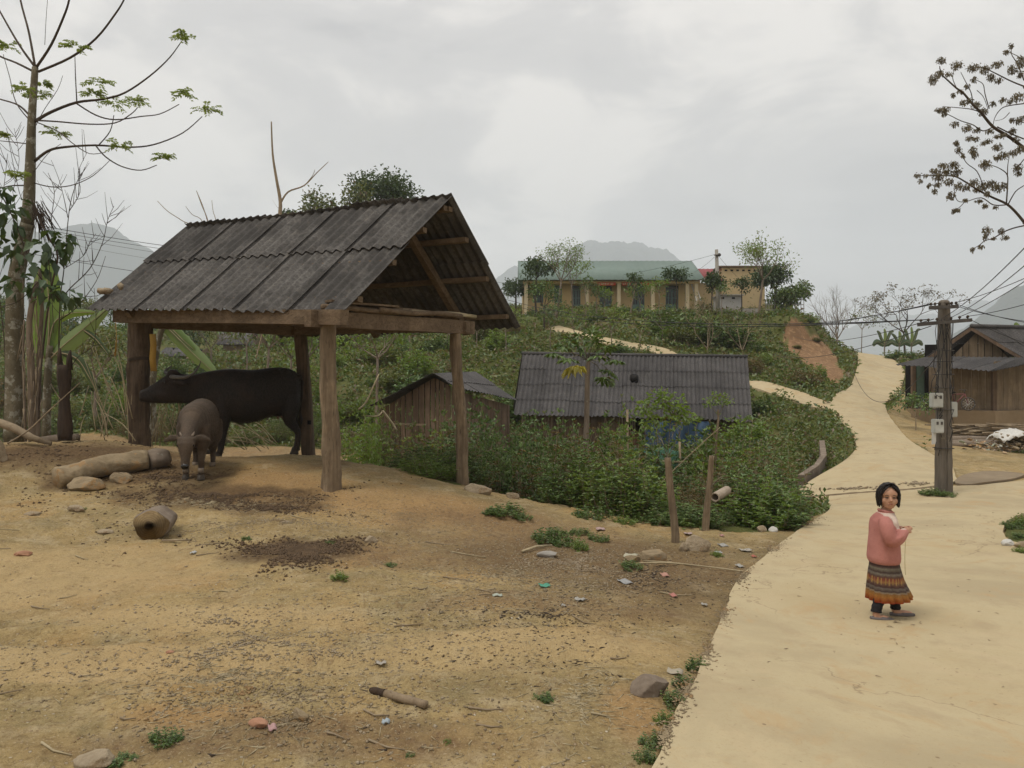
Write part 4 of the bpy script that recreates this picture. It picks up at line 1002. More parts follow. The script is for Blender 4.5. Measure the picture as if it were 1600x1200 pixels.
# distant roofs in the valley
def far_house(u0, u1, vr, ve, vb, D, label, hip=0.0):
    o = thing('valley_house', label, 'house', (xs((u0 + u1) / 2, D), D, zat(vb, D)))
    a, b = P(u0, ve, D), P(u1, ve, D); h = (u1 - u0) * hip; c, d = P(u0 + h, vr, D + 3), P(u1 - h * .4, vr, D + 3)
    corr_sheet(a, b, c, d, .4, .03, 4, 1, .04).build('roof', M['fibro_dark'], o)
    corr_sheet(Vector((b.x, D + 6, b.z)), Vector((a.x, D + 6, a.z)), d, c, .4, .03, 4, 1, .04).build('roof', M['fibro_dark'], o)
    mb = MB(); plank_wall(mb, (a.x + .4, D + .5, 0), (b.x - .4, D + .5, 0), zat(vb, D) - 1, lambda t: a.z - .02, .5, seed=int(D)); plank_wall(mb, (b.x - .4, D + .5, 0), (b.x - .4, D + 5.5, 0), zat(vb, D) - 1, lambda t: a.z + (1 - abs(2 * t - 1)) * (c.z - a.z - .1), .5, seed=2)
    plank_wall(mb, (a.x + .4, D + 5.5, 0), (a.x + .4, D + .5, 0), zat(vb, D) - 1, lambda t: a.z + (1 - abs(2 * t - 1)) * (c.z - a.z - .1), .5, seed=3); mb.build('wall', M['plank'], o, smooth=False)
far_house(244, 275, 543, 556, 566, 62, 'small grey roofed house in the valley just right of the thick shed post', .5)
far_house(262, 308, 541, 556, 580, 60, 'pale walled valley house with wide grey roof above the buffalo head', .35)
far_house(338, 396, 516, 538, 552, 66, 'larger dark roofed valley house seen beneath the middle of the shed beam', .1)
# ------------------------------------------------------------------ power pole, boxes, cables
PP = Vector((xs(1474, 15), 15, Tz(xs(1474, 15), 15)))
pole = thing('power_pole', 'tall weathered concrete power pole with two crossarms at the road junction', 'pole', PP)
mb = MB(); rings = []
ptop = zat(473, 15)
for i in range(24):
    t = i / 23; z = PP.z - .2 + (ptop - PP.z + .2) * t; w = .135 - .05 * t; cx = PP.x + .015 * t; j = lambda: random.uniform(-.006, .006)
    rings.append([Vector((cx + a * w + j(), PP.y + b * w + j(), z)) for a, b in ((-1, -.75), (-.8, -1), (-.15, -1.0), (-.1, -.86), (.1, -.86), (.15, -1.0), (.8, -1), (1, -.75), (1, .75), (.8, 1), (-.8, 1), (-1, .75))])
mb.loft(rings); mb.build('shaft', M['pole'], pole, auto=50)
mb = MB(); mb.sphere((PP.x + .012, 15, ptop), (.105, .105, .06), 10, 6, .05); mb.build('cap', M['pole'], pole)
arms = []
for (u0, v0, u1, v1, d0, d1) in ((1434, 507, 1518, 500, 14.9, 14.75), (1452, 481, 1497, 479, 14.9, 14.8)):
    mb = MB(); a, b = P(u0, v0, d0), P(u1, v1, d1); mb.beam(a, b, .075, .065, seg=6, jit=.004); ar = mb.build('crossarm', M['metal'], pole, smooth=False); arms.append((a, b))
    for q in (.06, .2, .36, .62, .78, .93):
        mb = MB(); c = a.lerp(b, q); mb.tube([c, c + Vector((0, 0, .05)), c + Vector((0, 0, .06)), c + Vector((0, 0, .09)), c + Vector((0, 0, .10))], [.012, .012, .03, .022, .006], 8); mb.build('insulator', M['bark_dark'], ar)
def meterbox(u0, v0, u1, v1, D, windows, name='meter_box', mat=None, lab=None):
    a, b = P(u0, v0, D), P(u1, v1, D); cx, cz = (a.x + b.x) / 2, (a.z + b.z) / 2; w, h = abs(b.x - a.x), abs(a.z - b.z)
    mb = MB(); mb.box((cx, D + .06, cz), (w, .14, h)); o = mb.build(name, mat or M['meter'], pole, smooth=False)
    bm = bmesh.new(); bm.from_mesh(o.data); bmesh.ops.bevel(bm, geom=bm.edges[:], offset=.012, segments=2, affect='EDGES'); bm.to_mesh(o.data); bm.free()
    mb = MB(); mb.box((cx, D - .012, cz), (w * .86, .008, h * .88)); mb.box((cx, D - .02, cz - h * .38), (.03, .012, .02)); mb.build('cover', M['meter'], o, smooth=False)
    for q in windows:
        mb = MB(); mb.box((cx + q * w, D - .019, cz + h * .22), (w * .22, .006, h * .22)); mb.build('meter_window', M['metal'], o, smooth=False)
    return o
b1 = meterbox(1457, 614, 1474, 637, 14.78, (-.25, .22)); b1.data.transform(Matrix.Identity(4))
meterbox(1460, 655, 1475, 677, 14.78, (-.22, .22))
meterbox(1486, 628, 1496, 652, 14.9, ()); 
mb = MB(); mb.beam(P(1458, 640, 14.85), P(1458, 664, 14.85), .045, .05); mb.beam(P(1459.5, 676, 14.85), P(1459, 694, 14.85), .05, .06); mb.build('conduit', M['white'], pole, smooth=False)
r = random.Random(3)
mb = MB()
for i in range(11):   # loose cables down the shaft
    u = 1463 + r.uniform(-2, 26); pts = [P(u + r.uniform(-3, 3) + 2 * math.sin(q * 2 + i), 500 + q * 18 + r.uniform(-3, 3), 14.83 - .03 * r.random()) for q in range(r.randint(5, 11))]
    mb.tube(pts, .006, 5)
for c0, c1, sg in (((1468, 620), (1462, 600), 3), ((1474, 640), (1468, 655), 4), ((1486, 600), (1492, 626), 3), ((1463, 690), (1466, 712), 3), ((1490, 640), (1484, 690), 5), ((1454, 612), (1470, 560), 8)):
    a, b = P(*c0, 14.72), P(*c1, 14.75); mb.tube([a, a.lerp(b, .4) + Vector((-.05, 0, -.05)), a.lerp(b, .7) + Vector((.04, 0, .03)), b], .007, 5)
mb.build('cable_bundle', M['wire'], pole)
for q in (548, 565, 585, 606, 640, 700):
    mb = MB(); a = P(1474, q, 15); w = .125; mb.tube([(a.x + w * x_, 15 + w * y_, a.z) for x_, y_ in ((-1.05, -1.1), (1.05, -1.1), (1.05, 1.1), (-1.05, 1.1), (-1.05, -1.1))], .009, 5); mb.build('strap', M['metal'], pole)
def cable(p0, p1, sag, rad, label, group=None, n=26, name='power_cable'):
    mb = MB(); p0 = Vector(p0); p1 = Vector(p1)
    mb.tube([p0.lerp(p1, t) - Vector((0, 0, sag * 4 * t * (1 - t))) for t in np.linspace(0, 1, n)], rad * .6, 5)
    return tag(mb.build(name, M['wire'], origin=p0), label, 'cable', group)
A0, B0 = arms[0]; A1, B1 = arms[1]
# runs to the hill pole and left
cable(A1.lerp(B1, .1) + Vector((0, 0, .08)), P(1120, 478, 59), .9, .014, 'upper pair cable crossing from the pole crossarm to the hilltop', 'cables to the hill')
cable(A1.lerp(B1, .3) + Vector((0, 0, .08)), P(1120, 474, 59), .9, .014, 'upper pair cable crossing from the pole crossarm to the hilltop', 'cables to the hill')
cable(A0.lerp(B0, .1) + Vector((0, 0, .08)), P(740, 450, 44), .75, .018, 'thick dark cable running across the front of the school to the shed')
cable(A0.lerp(B0, .2) + Vector((0, 0, .08)), P(740, 456, 44), .8, .016, 'thinner cable just below the thick one across the school front')
cable(A0.lerp(B0, .3) + Vector((0, 0, .08)), P(1230, 520, 52), .5, .014, 'low cable from the pole crossing the bare trees')
cable(A0.lerp(B0, .25) + Vector((0, 0, -.05)), P(1190, 545, 50), .6, .014, 'lowest cable crossing over the red bank')
# up to the right, over the camera
for i, (q, e, ar) in enumerate(((.45, (1700, 280, 6), 0), (.62, (1760, 268, 6), 0), (.78, (1800, 290, 6.5), 0), (.9, (1800, 330, 8), 1), (.95, (1820, 392, 9), 0))):
    a, b = (arms[ar]); cable(a.lerp(b, q) + Vector((0, 0, .08)), P(*e), .12, .010, ('steepest', 'second steepest', 'third steepest', 'fourth', 'lowest')[i] + ' of the cables rising right from the pole crossarms')
for i, (q, e, ar) in enumerate(((.9, (1700, 512, 15), 1), (.7, (1700, 507, 15), 1), (.9, (1700, 560, 16), 0))):
    a, b = (arms[ar]); cable(a.lerp(b, q) + Vector((0, 0, .06)), P(*e), .12, .011, ('middle', 'upper', 'lower')[i] + ' cable leaving the pole to the right above the timber house roof')
cable(P(1472, 545, 14.9), P(1332, 575, 41), 1.4, .016, 'sagging service cable passing over the concrete road')
# hill pole wires
cable(P(1119, 397, 60), P(760, 440, 75), .9, .02, 'thin wire from the hilltop pole over the green roof')
cable(P(1122, 399, 60), P(1160, 440, 66), .1, .018, 'short stay wire right of the hilltop pole')
cable(P(1117, 401, 60), P(1085, 425, 66), .1, .018, 'short stay wire left of the hilltop pole')
# wires far left
for i, (a, b, r_) in enumerate((((60, 352, 24), (420, 402, 30), .016), ((60, 357, 24), (420, 408, 30), .012), ((60, 362, 24), (420, 417, 30), .009), ((60, 372, 24), (420, 430, 30), .006), ((-30, 382, 22), (420, 452, 30), .013))):
    cable(P(*a), P(*b), .1, r_, ('topmost thick', 'second', 'third thin', 'faint fourth', 'lowest separate')[i] + ' wire slanting behind the shed roof at left')

# ------------------------------------------------------------------ bicycle by the house
def bicycle(loc, L_, label, rz):
    o = thing('bicycle', label, 'bicycle', loc, rz=rz); R = L_ * .17; wb = L_ * .6
    ORG[o.name] = Vector((0, 0, 0))
    for x in (-wb / 2, wb / 2):
        mb = MB(); n = 22
        pts = [Vector((x + math.cos(a) * R, 0, R + math.sin(a) * R)) for a in np.linspace(0, 2 * math.pi, n)]
        mb.tube(pts, .022, 6); w_ = mb.build('wheel', M['metal'], o)
        mb = MB()
        for a in np.linspace(0, math.pi, 7)[:-1]: mb.tube([(x + math.cos(a) * R, 0, R + math.sin(a) * R), (x - math.cos(a) * R, 0, R - math.sin(a) * R)], .006, 4)
        mb.build('spokes', M['white'], w_)
    mb = MB(); bb = Vector((-.04, 0, R * .95)); st = Vector((-.12, 0, R * 2.5)); hd = Vector((wb * .36, 0, R * 2.6)); rw = Vector((-wb / 2, 0, R)); fw = Vector((wb / 2, 0, R))
    for a, b in ((bb, st), (st, hd), (hd, bb), (rw, bb), (rw, st), (hd, fw)): mb.tube([a, b], .02, 6)
    mb.build('frame', mat_simple('bicycle_paint', (.18, .06, .06), (.26, .1, .1), 5, .5), o)
    mb = MB(); h = hd + Vector((-.02, 0, .14)); mb.tube([hd, h], .014, 6); mb.tube([h + Vector((-.08, -.25, .02)), h + Vector((.02, -.12, 0)), h, h + Vector((.02, .12, 0)), h + Vector((-.08, .25, .02))], .014, 6); mb.build('handlebar', M['metal'], o)
    mb = MB(); mb.sphere(st + Vector((0, 0, .08)), (.13, .07, .035), 8, 5); mb.build('saddle', M['black'], o)
    return o
bicycle((xs(1458, 28.3), 28.3, zat(640, 28.3)), 1.25, 'small bicycle leaning by the dark doorway left of the power pole', .1)
bicycle((xs(1494, 28.0), 28.0, zat(641, 28.0)), 1.35, 'bicycle against the plank wall right of the power pole', -.15)

# firewood, logs, sacks right of the pole
def sticks(mb, c, n, L_, spread, rad, ang0, da, h, seed):
    r = random.Random(seed)
    for i in range(n):
        a = ang0 + r.uniform(-da, da); l = L_ * r.uniform(.6, 1.1); cx = c.x + r.uniform(-1, 1) * spread[0]; cy = c.y + r.uniform(-1, 1) * spread[1]; z = c.z + r.uniform(0, h)
        d = Vector((math.cos(a), math.sin(a), r.uniform(-.08, .08))) * l / 2; rr = rad * r.uniform(.6, 1.4); m_ = Vector((cx, cy, z))
        mb.tube([m_ - d, m_ + Vector((r.uniform(-.04, .04), 0, r.uniform(-.03, .05))), m_ + d], [rr, rr * .9, rr * .7], 6)
c = onT(1550, 25.5)
mb = MB(); sticks(mb, c, 90, 2.2, (1.1, .4), .025, .25, .35, .45, 5); tag(mb.build('firewood_pile', M['twig'], origin=c), 'heap of thin brown firewood sticks below the house plinth', 'firewood')
for i, (u, v, l, rr, an_) in enumerate(((1512, 684, 1.6, .11, .05), (1522, 692, 1.5, .10, .2), (1518, 700, 1.3, .09, -.1))):
    p = onT(u, (24.2, 23.6, 22.8)[i]); mb = MB(); dv = Vector((math.cos(an_), math.sin(an_) * .5, 0)) * l / 2; mb.tube([p - dv + Vector((0, 0, rr)), p + Vector((0, 0, rr * 1.2)), p + dv + Vector((0, 0, rr))], [rr, rr * 1.05, rr * .85], 10, jit=.06)
    tag(mb.build('log', M['bark'], origin=p), ('topmost', 'middle', 'lowest')[i] + ' of three short logs lying right of the power pole', 'log')
c = onT(1553, 22.2); mb = MB(); r = random.Random(8)
for i in range(150):
    p = c + Vector((r.gauss(0, .38), r.gauss(0, .3), max(0, .34 - abs(r.gauss(0, .15))) * r.random())); a = r.uniform(0, 6.28); s_ = r.uniform(.05, .16)
    mb.box(p, (s_, s_ * r.uniform(.3, .8), .012), Euler((r.uniform(-.7, .7), r.uniform(-.7, .7), a)).to_matrix())
k = NM('rubbish'); k.color(k.ramp(k.isl(), [(0, (.30, .19, .10)), (.3, (.42, .30, .18)), (.55, (.5, .47, .40)), (.75, (.28, .34, .27)), (.9, (.5, .3, .12)), (1, (.22, .15, .1))])); M['rubbish'] = k.m
tag(mb.build('rubbish_heap', M['rubbish'], smooth=False, origin=c), 'heap of chips, husks and scraps between logs and the sack bundle', 'rubbish', kind='stuff')
c = onT(1580, 22.0); bun = thing('wood_bundle', 'bundle of split wood covered by a grubby white sack at the right edge', 'bundle', c)
mb = MB(); sticks(mb, c + Vector((0, 0, .1)), 40, .9, (.35, .2), .035, 1.35, .2, .42, 15); mb.build('sticks', M['twig'], bun)
mb = MB(); nn = 12
for i in range(nn + 1):
    for j in range(nn + 1):
        x = (i / nn - .5) * 1.0; y = (j / nn - .5) * .9; mb.v.append((c.x + x, c.y + y, c.z + .66 - .5 * x * x * 1.6 - .55 * y * y * 1.5 + .035 * math.sin(i * 2.1 + j) + .02 * math.sin(j * 3)))
for i in range(nn):
    for j in range(nn): a = i * (nn + 1) + j; mb.f.append((a, a + nn + 1, a + nn + 2, a + 1))
o = mb.build('sack', M['white'], bun); md = o.modifiers.new('s', 'SOLIDIFY'); md.thickness = .015

# ------------------------------------------------------------------ culvert slab and pipe
mb = MB(); a = onT(1232, 16.8); mb.box((a.x + .28, 17.4, a.z + .10), (1.0, .32, .10), Euler((0, 0, .15)).to_matrix(), .01)
tag(mb.build('culvert_slab', M['concrete'], smooth=False, origin=(a.x + .28, 17.4, a.z)), 'pale concrete slab bridging the ditch at the road bend', 'slab')
mb = MB(); pts = [onT(1252, 18.1), onT(1275, 18.9), onT(1287, 20.2), onT(1284, 22.5)]
for i in range(len(pts) - 1): mb.beam(pts[i] + Vector((0, 0, -.05)), pts[i + 1] + Vector((0, 0, -.03)), .14, .42, jit=.01)
tag(mb.build('ditch_wall', M['bark'], smooth=False, origin=pts[0]), 'curved grey concrete ditch wall left of the road', 'wall')
c = G(1127, 800); DPi = 10.6
pp0 = P(1117, 777, 10.4); pp1 = P(1136, 766, 10.75); mb = MB(); d = (pp1 - pp0).normalized(); u_ = d.orthogonal().normalized(); w_ = d.cross(u_); n = 18; rings = []
for R, q in ((.058, 0), (.062, 0), (.062, 1), (.055, 1), (.048, 1), (.048, 0), (.058, 0)):
    rings.append([pp0.lerp(pp1, q) + (u_ * math.cos(6.283 * k_ / n) + w_ * math.sin(6.283 * k_ / n)) * R for k_ in range(n)])
mb.loft(rings, cap=False); tag(mb.build('drain_pipe', mat_simple('clay_pipe', (.30, .24, .18), (.42, .35, .27), 6, .8, .2), origin=pp0, auto=40), 'short open brown pipe poking out of the bushes beside the thin stake', 'pipe')
# ------------------------------------------------------------------ foliage machinery
def unit(a): return a / np.maximum(np.linalg.norm(a, axis=-1, keepdims=True), 1e-9)
def leafmesh(Pb, Dr, L_, Wd, rg, fold=0.25, droop=0.15, name='foliage'):
    """four-point folded leaves: base, two sides, tip"""
    n = len(Pb); Dr = unit(np.asarray(Dr, float)); Pb = np.asarray(Pb, float)
    up = rg.normal(0, .45, (n, 3)) + np.array([0, 0, 1.0]); sd = unit(np.cross(Dr, up)); nr_ = unit(np.cross(sd, Dr))
    L_ = (np.ones(n) * L_)[:, None]; Wd = (np.ones(n) * Wd)[:, None]
    tip = Pb + Dr * L_ - np.array([0, 0, 1.0]) * L_ * droop
    mid = Pb + Dr * L_ * .45 + nr_ * L_ * .04
    a = mid + sd * Wd / 2 + nr_ * Wd * fold; b = mid - sd * Wd / 2 + nr_ * Wd * fold
    Vv = np.stack([Pb, a, tip, b], 1).reshape(-1, 3); i = np.arange(n)[:, None] * 4
    Ff = np.concatenate([i + [0, 1, 2], i + [0, 2, 3]], 1).reshape(-1, 3)
    return npmesh(name, Vv, Ff)
def shoot_plant(seed, H, R, nst, leafL, leafW, nodes=6, per=3, top=.5, droop=.1, base_r=.25, stem_r=.008, tuft=1.0, spread=1.0):
    rg = np.random.default_rng(seed); stems = MB(); Pl = []; Dl = []; Ll = []
    for i in range(nst):
        a = rg.uniform(0, 2 * math.pi); rr_ = math.sqrt(rg.uniform(0, 1)); hh = H * (1 - .45 * rr_ ** 2) * rg.uniform(.55, 1.0)
        if rg.random() < .45: hh *= rg.uniform(.35, .8)
        e = np.array([math.cos(a) * R * rr_ * spread, math.sin(a) * R * rr_ * spread, hh]); b = np.array([math.cos(a) * R * base_r * rr_, math.sin(a) * R * base_r * rr_, -.1])
        m_ = (b + e) / 2 + rg.normal(0, .06 * H, 3) + np.array([e[0], e[1], 0]) * .15
        pts = [b, m_, e]
        if i % 2 == 0 or nst < 40: stems.tube(pts, [stem_r, stem_r * .7, stem_r * .35], 4, cap=False)
        d_end = unit(e - m_)
        for k_ in range(nodes):
            t = 1 - (k_ / nodes) * top
            p = (1 - t) ** 2 * b + 2 * t * (1 - t) * m_ + t * t * e
            for q in range(per):
                an_ = q * 2 * math.pi / per + k_ * 1.2 + rg.uniform(-.3, .3)
                o = np.array([math.cos(an_), math.sin(an_), 0]); lift = .9 if k_ == 0 else .35 + rg.uniform(-.3, .3)
                Pl.append(p); Dl.append(o * 1.0 + d_end * lift * tuft + rg.normal(0, .15, 3)); Ll.append(leafL * rg.uniform(.6, 1.15) * (1.0 if k_ else .8))
    Ll = np.array(Ll)
    return stems, leafmesh(np.array(Pl), np.array(Dl), Ll, Ll * leafW / leafL, rg, droop=droop)
ML = {}
ML['hedge'] = mat_leaf('leaf_hedge', [(.022, .045, .016), (.055, .10, .03), (.10, .16, .05), (.03, .06, .02), (.15, .215, .085)], .22, dead=((.12, .075, .04), .05))  # widened tones: the palest put leaf highlights into the colour
ML['light'] = mat_leaf('leaf_light', [(.07, .12, .028), (.12, .18, .045), (.10, .155, .035), (.15, .21, .06)], .45, dead=((.16, .12, .05), .06))
ML['dark'] = mat_leaf('leaf_dark', [(.015, .032, .014), (.03, .055, .02), (.022, .045, .016), (.05, .08, .03)], .25)
ML['brown'] = mat_leaf('leaf_brown', [(.09, .055, .033), (.14, .09, .05), (.07, .05, .03), (.06, .08, .03)], .3, objvar=.05)
ML['olive'] = mat_leaf('leaf_olive', [(.05, .065, .02), (.085, .10, .03), (.12, .125, .045), (.04, .06, .02)], .3, dead=((.18, .12, .06), .10))
ML['ground'] = mat_leaf('leaf_groundcover', [(.03, .052, .016), (.055, .085, .024), (.085, .115, .035), (.11, .105, .045), (.045, .075, .022)], .3, dead=((.17, .12, .065), .14), objvar=0)
ML['banana'] = mat_leaf('leaf_banana', [(.10, .17, .03), (.13, .20, .045)], .45)
ML['banana_pale'] = mat_leaf('leaf_banana_pale', [(.13, .19, .11), (.16, .22, .13)], .3)
ML['pod'] = mat_leaf('dry_pod', [(.055, .043, .04), (.09, .072, .066), (.125, .105, .10), (.07, .056, .055)], .2, objvar=0)
ML['melia'] = mat_leaf('leaf_melia', [(.10, .14, .06), (.14, .18, .08), (.17, .21, .10)], .45, objvar=.1)
PROTO = {}
def make_proto(key, leaf, st_mat, *a, **kw):
    PROTO[key] = (shoot_plant(*a, **kw), leaf, st_mat)
    st, lf = PROTO[key][0]; sm_ = st.mesh('stem'); sm_.materials.append(st_mat); sm_.shade_smooth(); lf.materials.append(leaf); PROTO[key] = (sm_, lf)
def plant(key, p, s, label, cat, group=None, name='bush', rz=None, sz=None):
    sm_, lf = PROTO[key]
    o = thing(name, label, cat, p, group, random.uniform(0, 6.28) if rz is None else rz)
    s3 = s if hasattr(s, '__len__') else (s, s, s)
    if key[:4] in ('hedg', 'ligh', 'brow', 'oliv'): s3 = (s3[0] / 1.25, s3[1] / 1.25, s3[2] / 1.6)
    o.scale = s3
    for n_, m_ in (('stem', sm_), ('foliage', lf)):
        c_ = bpy.data.objects.new(n_, m_); COL.objects.link(c_); c_.parent = o
    return o
for i in range(4): make_proto(f'hedge{i}', ML['hedge'], M['twig'], 100 + i, 1.6, .85, 170, .115, .046, 5, 4, .65)
for i in range(2): make_proto(f'light{i}', ML['light'], M['twig'], 110 + i, 1.6, .85, 140, .12, .046, 5, 4, .65)
for i in range(2): make_proto(f'brown{i}', ML['brown'], M['twig'], 120 + i, 1.6, .85, 150, .08, .028, 6, 3, .8, .35, .6, .006)
for i in range(2): make_proto(f'olive{i}', ML['olive'], M['bark_dark'], 130 + i, 1.6, .85, 150, .10, .04, 5, 4, .75)
for i in range(3): make_proto(f'far{i}', ML['hedge'] if i != 1 else ML['olive'], M['bark_dark'], 140 + i, 1.0, .62, 110, .15, .07, 5, 3, .8)
for i in range(2): make_proto(f'farl{i}', ML['light'], M['bark_dark'], 150 + i, 1.0, .62, 90, .15, .065, 5, 3, .8)
make_proto('farb', ML['brown'], M['twig'], 155, 1.0, .65, 90, .13, .05, 5, 3, .8)
for i in range(3): make_proto(f'weed{i}', ML['hedge'] if i < 2 else ML['light'], M['twig'], 160 + i, 1.0, .9, 45, .22, .10, 4, 3, .7, .2, .5, .012)
make_proto('grass', mat_leaf('grass_blade', [(.06, .10, .025), (.10, .15, .04), (.16, .17, .06)], .4), M['straw'], 170, 1.0, .55, 80, .75, .035, 1, 3, .9, .3, .3, .006)

# hedge behind the yard: rows of bushes, tops follow the hedge line of the photograph
HT_U = [515, 560, 620, 690, 740, 800, 860, 930, 985, 1010, 1060, 1110, 1170, 1230, 1270, 1300]
HT_V = [668, 665, 660, 655, 632, 650, 655, 632, 640, 712, 712, 700, 665, 690, 755, 790]
r = random.Random(77); nh = 0
for row, (off, dt_) in enumerate(((.55, 70), (1.5, 42), (2.8, 10))):
    u = 505 + row * 9
    while u < 1222 - row * 10:
        ue = u + r.uniform(-8, 8); De = float(np.interp(ue, YARD_U, YD)) + off + r.uniform(-.2, .2)
        p = onT(ue, De); p.z = Zg(p.x, p.y) - .05
        tv = np.interp(ue, HT_U, HT_V) + dt_ * r.uniform(.6, 1.25)
        h = zat(tv, De) - p.z
        gap = 985 < ue < 1075 and row >= 1
        if row == 0 and 1080 < ue < 1160: h = 0
        if h > .3 and not (gap and r.random() < .75):
            w = min(1.15, max(.75, h * .75)) * r.uniform(.9, 1.2)
            x_ = r.random()
            if 1075 < ue < 1160 and x_ < .65 and row: key = f'brown{r.randint(0, 1)}'
            elif 870 < ue < 950 and x_ < .5 and row: key = f'brown{r.randint(0, 1)}'
            elif x_ < .13: key = f'brown{r.randint(0, 1)}'
            elif x_ < .36 or (ue > 1160 and x_ < .5): key = f'light{r.randint(0, 1)}'
            else: key = f'hedge{r.randint(0, 3)}'
            lb, gp_ = {'b': ('dry brown twiggy bush tangled in the hedge behind the yard', 'brown hedge bushes'), 'l': ('light green leafy bush in the hedge behind the yard', 'light green hedge bushes'), 'h': ('dark green leafy bush in the hedge behind the yard', 'dark green hedge bushes')}[key[0]]
            plant(key, p, (w * 1.1, w * 1.1, h * r.uniform(1.0, 1.22)), lb, 'bush', gp_); nh += 1
        u += 27 + row * 9
r = random.Random(78)
for u in np.arange(535, 1165, 33):
    if 990 < u < 1050: continue
    De = float(np.interp(u, YARD_U, YD)) + r.uniform(4.2, 5.5); p = onT(u, De); p.z = Zg(p.x, p.y) - .05
    h = zat(np.interp(u, [535, 575, 720, 760, 800, 1165], [640, 668, 668, 645, 655, 668]) + r.uniform(-10, 10), De) - p.z
    if h > .3: plant(r.choice(['hedge0', 'hedge1', 'hedge3', 'light1', 'light0', 'brown1']), p, (1.25, 1.25, h * 1.15), 'bush in the back row of the hedge against the hut and farmhouse', 'bush', 'back row hedge bushes')
# taller leafy shrubs standing out of the hedge in front of the farmhouse roof
for (u, D, v1, w, key, lab) in [(975, 14.5, 612, .9, 'light0', 'tall light green shrub in front of the middle of the farmhouse roof'), (940, 14.2, 640, .8, 'light1', 'leafy shrub just right of the papaya stem'), (1240, 12.9, 752, .6, 'light1', 'rounded green bush closest to the road bend'), (1190, 12.0, 745, .9, 'light0', 'bright green bush right of the open brown pipe'), (1222, 11.9, 775, .55, 'hedge1', 'low green bush in front of the road bend'),
                              (1170, 13.5, 690, .9, 'light0', 'green bush at the right end of the hedge below the roof corner'), (830, 15.5, 628, .8, 'hedge2', 'dark bush rising at the left corner of the farmhouse roof'), (760, 15, 620, .8, 'hedge0', 'upright dark bush right of the thin shed post'), (1020, 17, 640, .6, 'olive0', 'olive shrub before the blue tarpaulin'),
                              (1205, 15.5, 700, .8, 'hedge3', 'dense bush beside the culvert slab'), (560, 17, 615, 1.0, 'light1', 'yellow green shrub behind the thick front post'), (620, 18, 600, 1.0, 'olive1', 'white flecked olive shrub left of the plank hut'), (592, 19.5, 602, .7, 'light0', 'leafy shrub overlapping the left wall of the plank hut'), (700, 17.5, 652, .8, 'hedge1', 'dark bush before the right corner of the plank hut')]:
    p = onT(u, D); p.z = Zg(p.x, p.y) - .05; h = zat(v1, D) - p.z
    plant(key, p, (w, w, h), lab, 'bush')
# vegetation left behind the yard, below the shed roof
r = random.Random(5)
for row, (off, v0, v1) in enumerate(((.8, 672, 640), (2.5, 650, 610), (6, 620, 560), (12, 585, 540))):
    u = -120
    while u < 520:
        D = float(np.interp(u, YARD_U, YD)) + off * r.uniform(.8, 1.3); p = onT(u, D); p.z = Zg(p.x, p.y) - .05
        h = max(.35, zat(r.uniform(v1, v0), D) - p.z)
        key = r.choice(['olive0', 'olive1', 'hedge0', 'hedge2', 'light0', 'olive0', 'brown0'] if row < 2 else ['far0', 'far1', 'farl0', 'far2', 'farb'])
        if not (230 < u < 330 and row >= 2 and r.random() < .6):
            plant(key, p, (max(.8, h * .6), max(.8, h * .6), h), 'wild green bush growing behind the buffalo shed', 'bush', 'wild bushes behind the shed')
        u += (46, 56, 52, 44)[row]
# hillside bushes
r = random.Random(11); spots_done = []
def hill_ok(x, y, m_=1.0):
    a = np.array([x]); b = np.array([y]); rd_, gr_m, hy_ = masks(a, b)
    if rd_[0] or hy_[0] or not gr_m[0]: return False
    dr_ = min(distpoly(a, b, NEAR)[0], distpoly(a, b, FARR)[0], distpoly(a, b, SIDE)[0])
    return dr_ > m_ and not inpoly(a, b, BANK)[0]
cnt = 0; tries = 0
LH = (xs(803, 28), xs(1174, 28))
while cnt < 105 and tries < 3000:
    tries += 1
    u = r.uniform(380, 1340); D = 16 * (62 / 16) ** r.random()
    x = (u - 800) / F * D
    if LH[0] - .5 < x < LH[1] + .5 and 27 < D < 34.5: continue
    if -5.5 < x < .8 and 20 < D < 26.5: continue
    if D < float(np.interp(u, YARD_U, YD)) + 4: continue
    if u > 1170 and D < 30: continue
    h = r.uniform(.5, 1.5) * (1.5 if D > 35 and r.random() < .3 else 1)
    # keep the view to the path, roof and road clear
    z = Tz(x, D); vt = 600 - (z + h - EYE) / D * F
    if D > 42 and 820 < u < 1040 and z > 0 and vt < 512 + (u - 870) * .26 and (D < 60): h *= .5
    if not hill_ok(x, D, 1.0): continue
    if u > 1180 and D < 34: h = min(h, .9)
    key = r.choice(['far0', 'far1', 'far2', 'far0', 'farl0', 'farl1', 'farb'])
    w = h * r.uniform(.8, 1.3)
    plant(key, Vector((x, D, Zg(x, D) - .08)), (w, w, h), 'green bush on the slope between the hedge and the school', 'bush', 'bushes scattered over the hillside'); cnt += 1
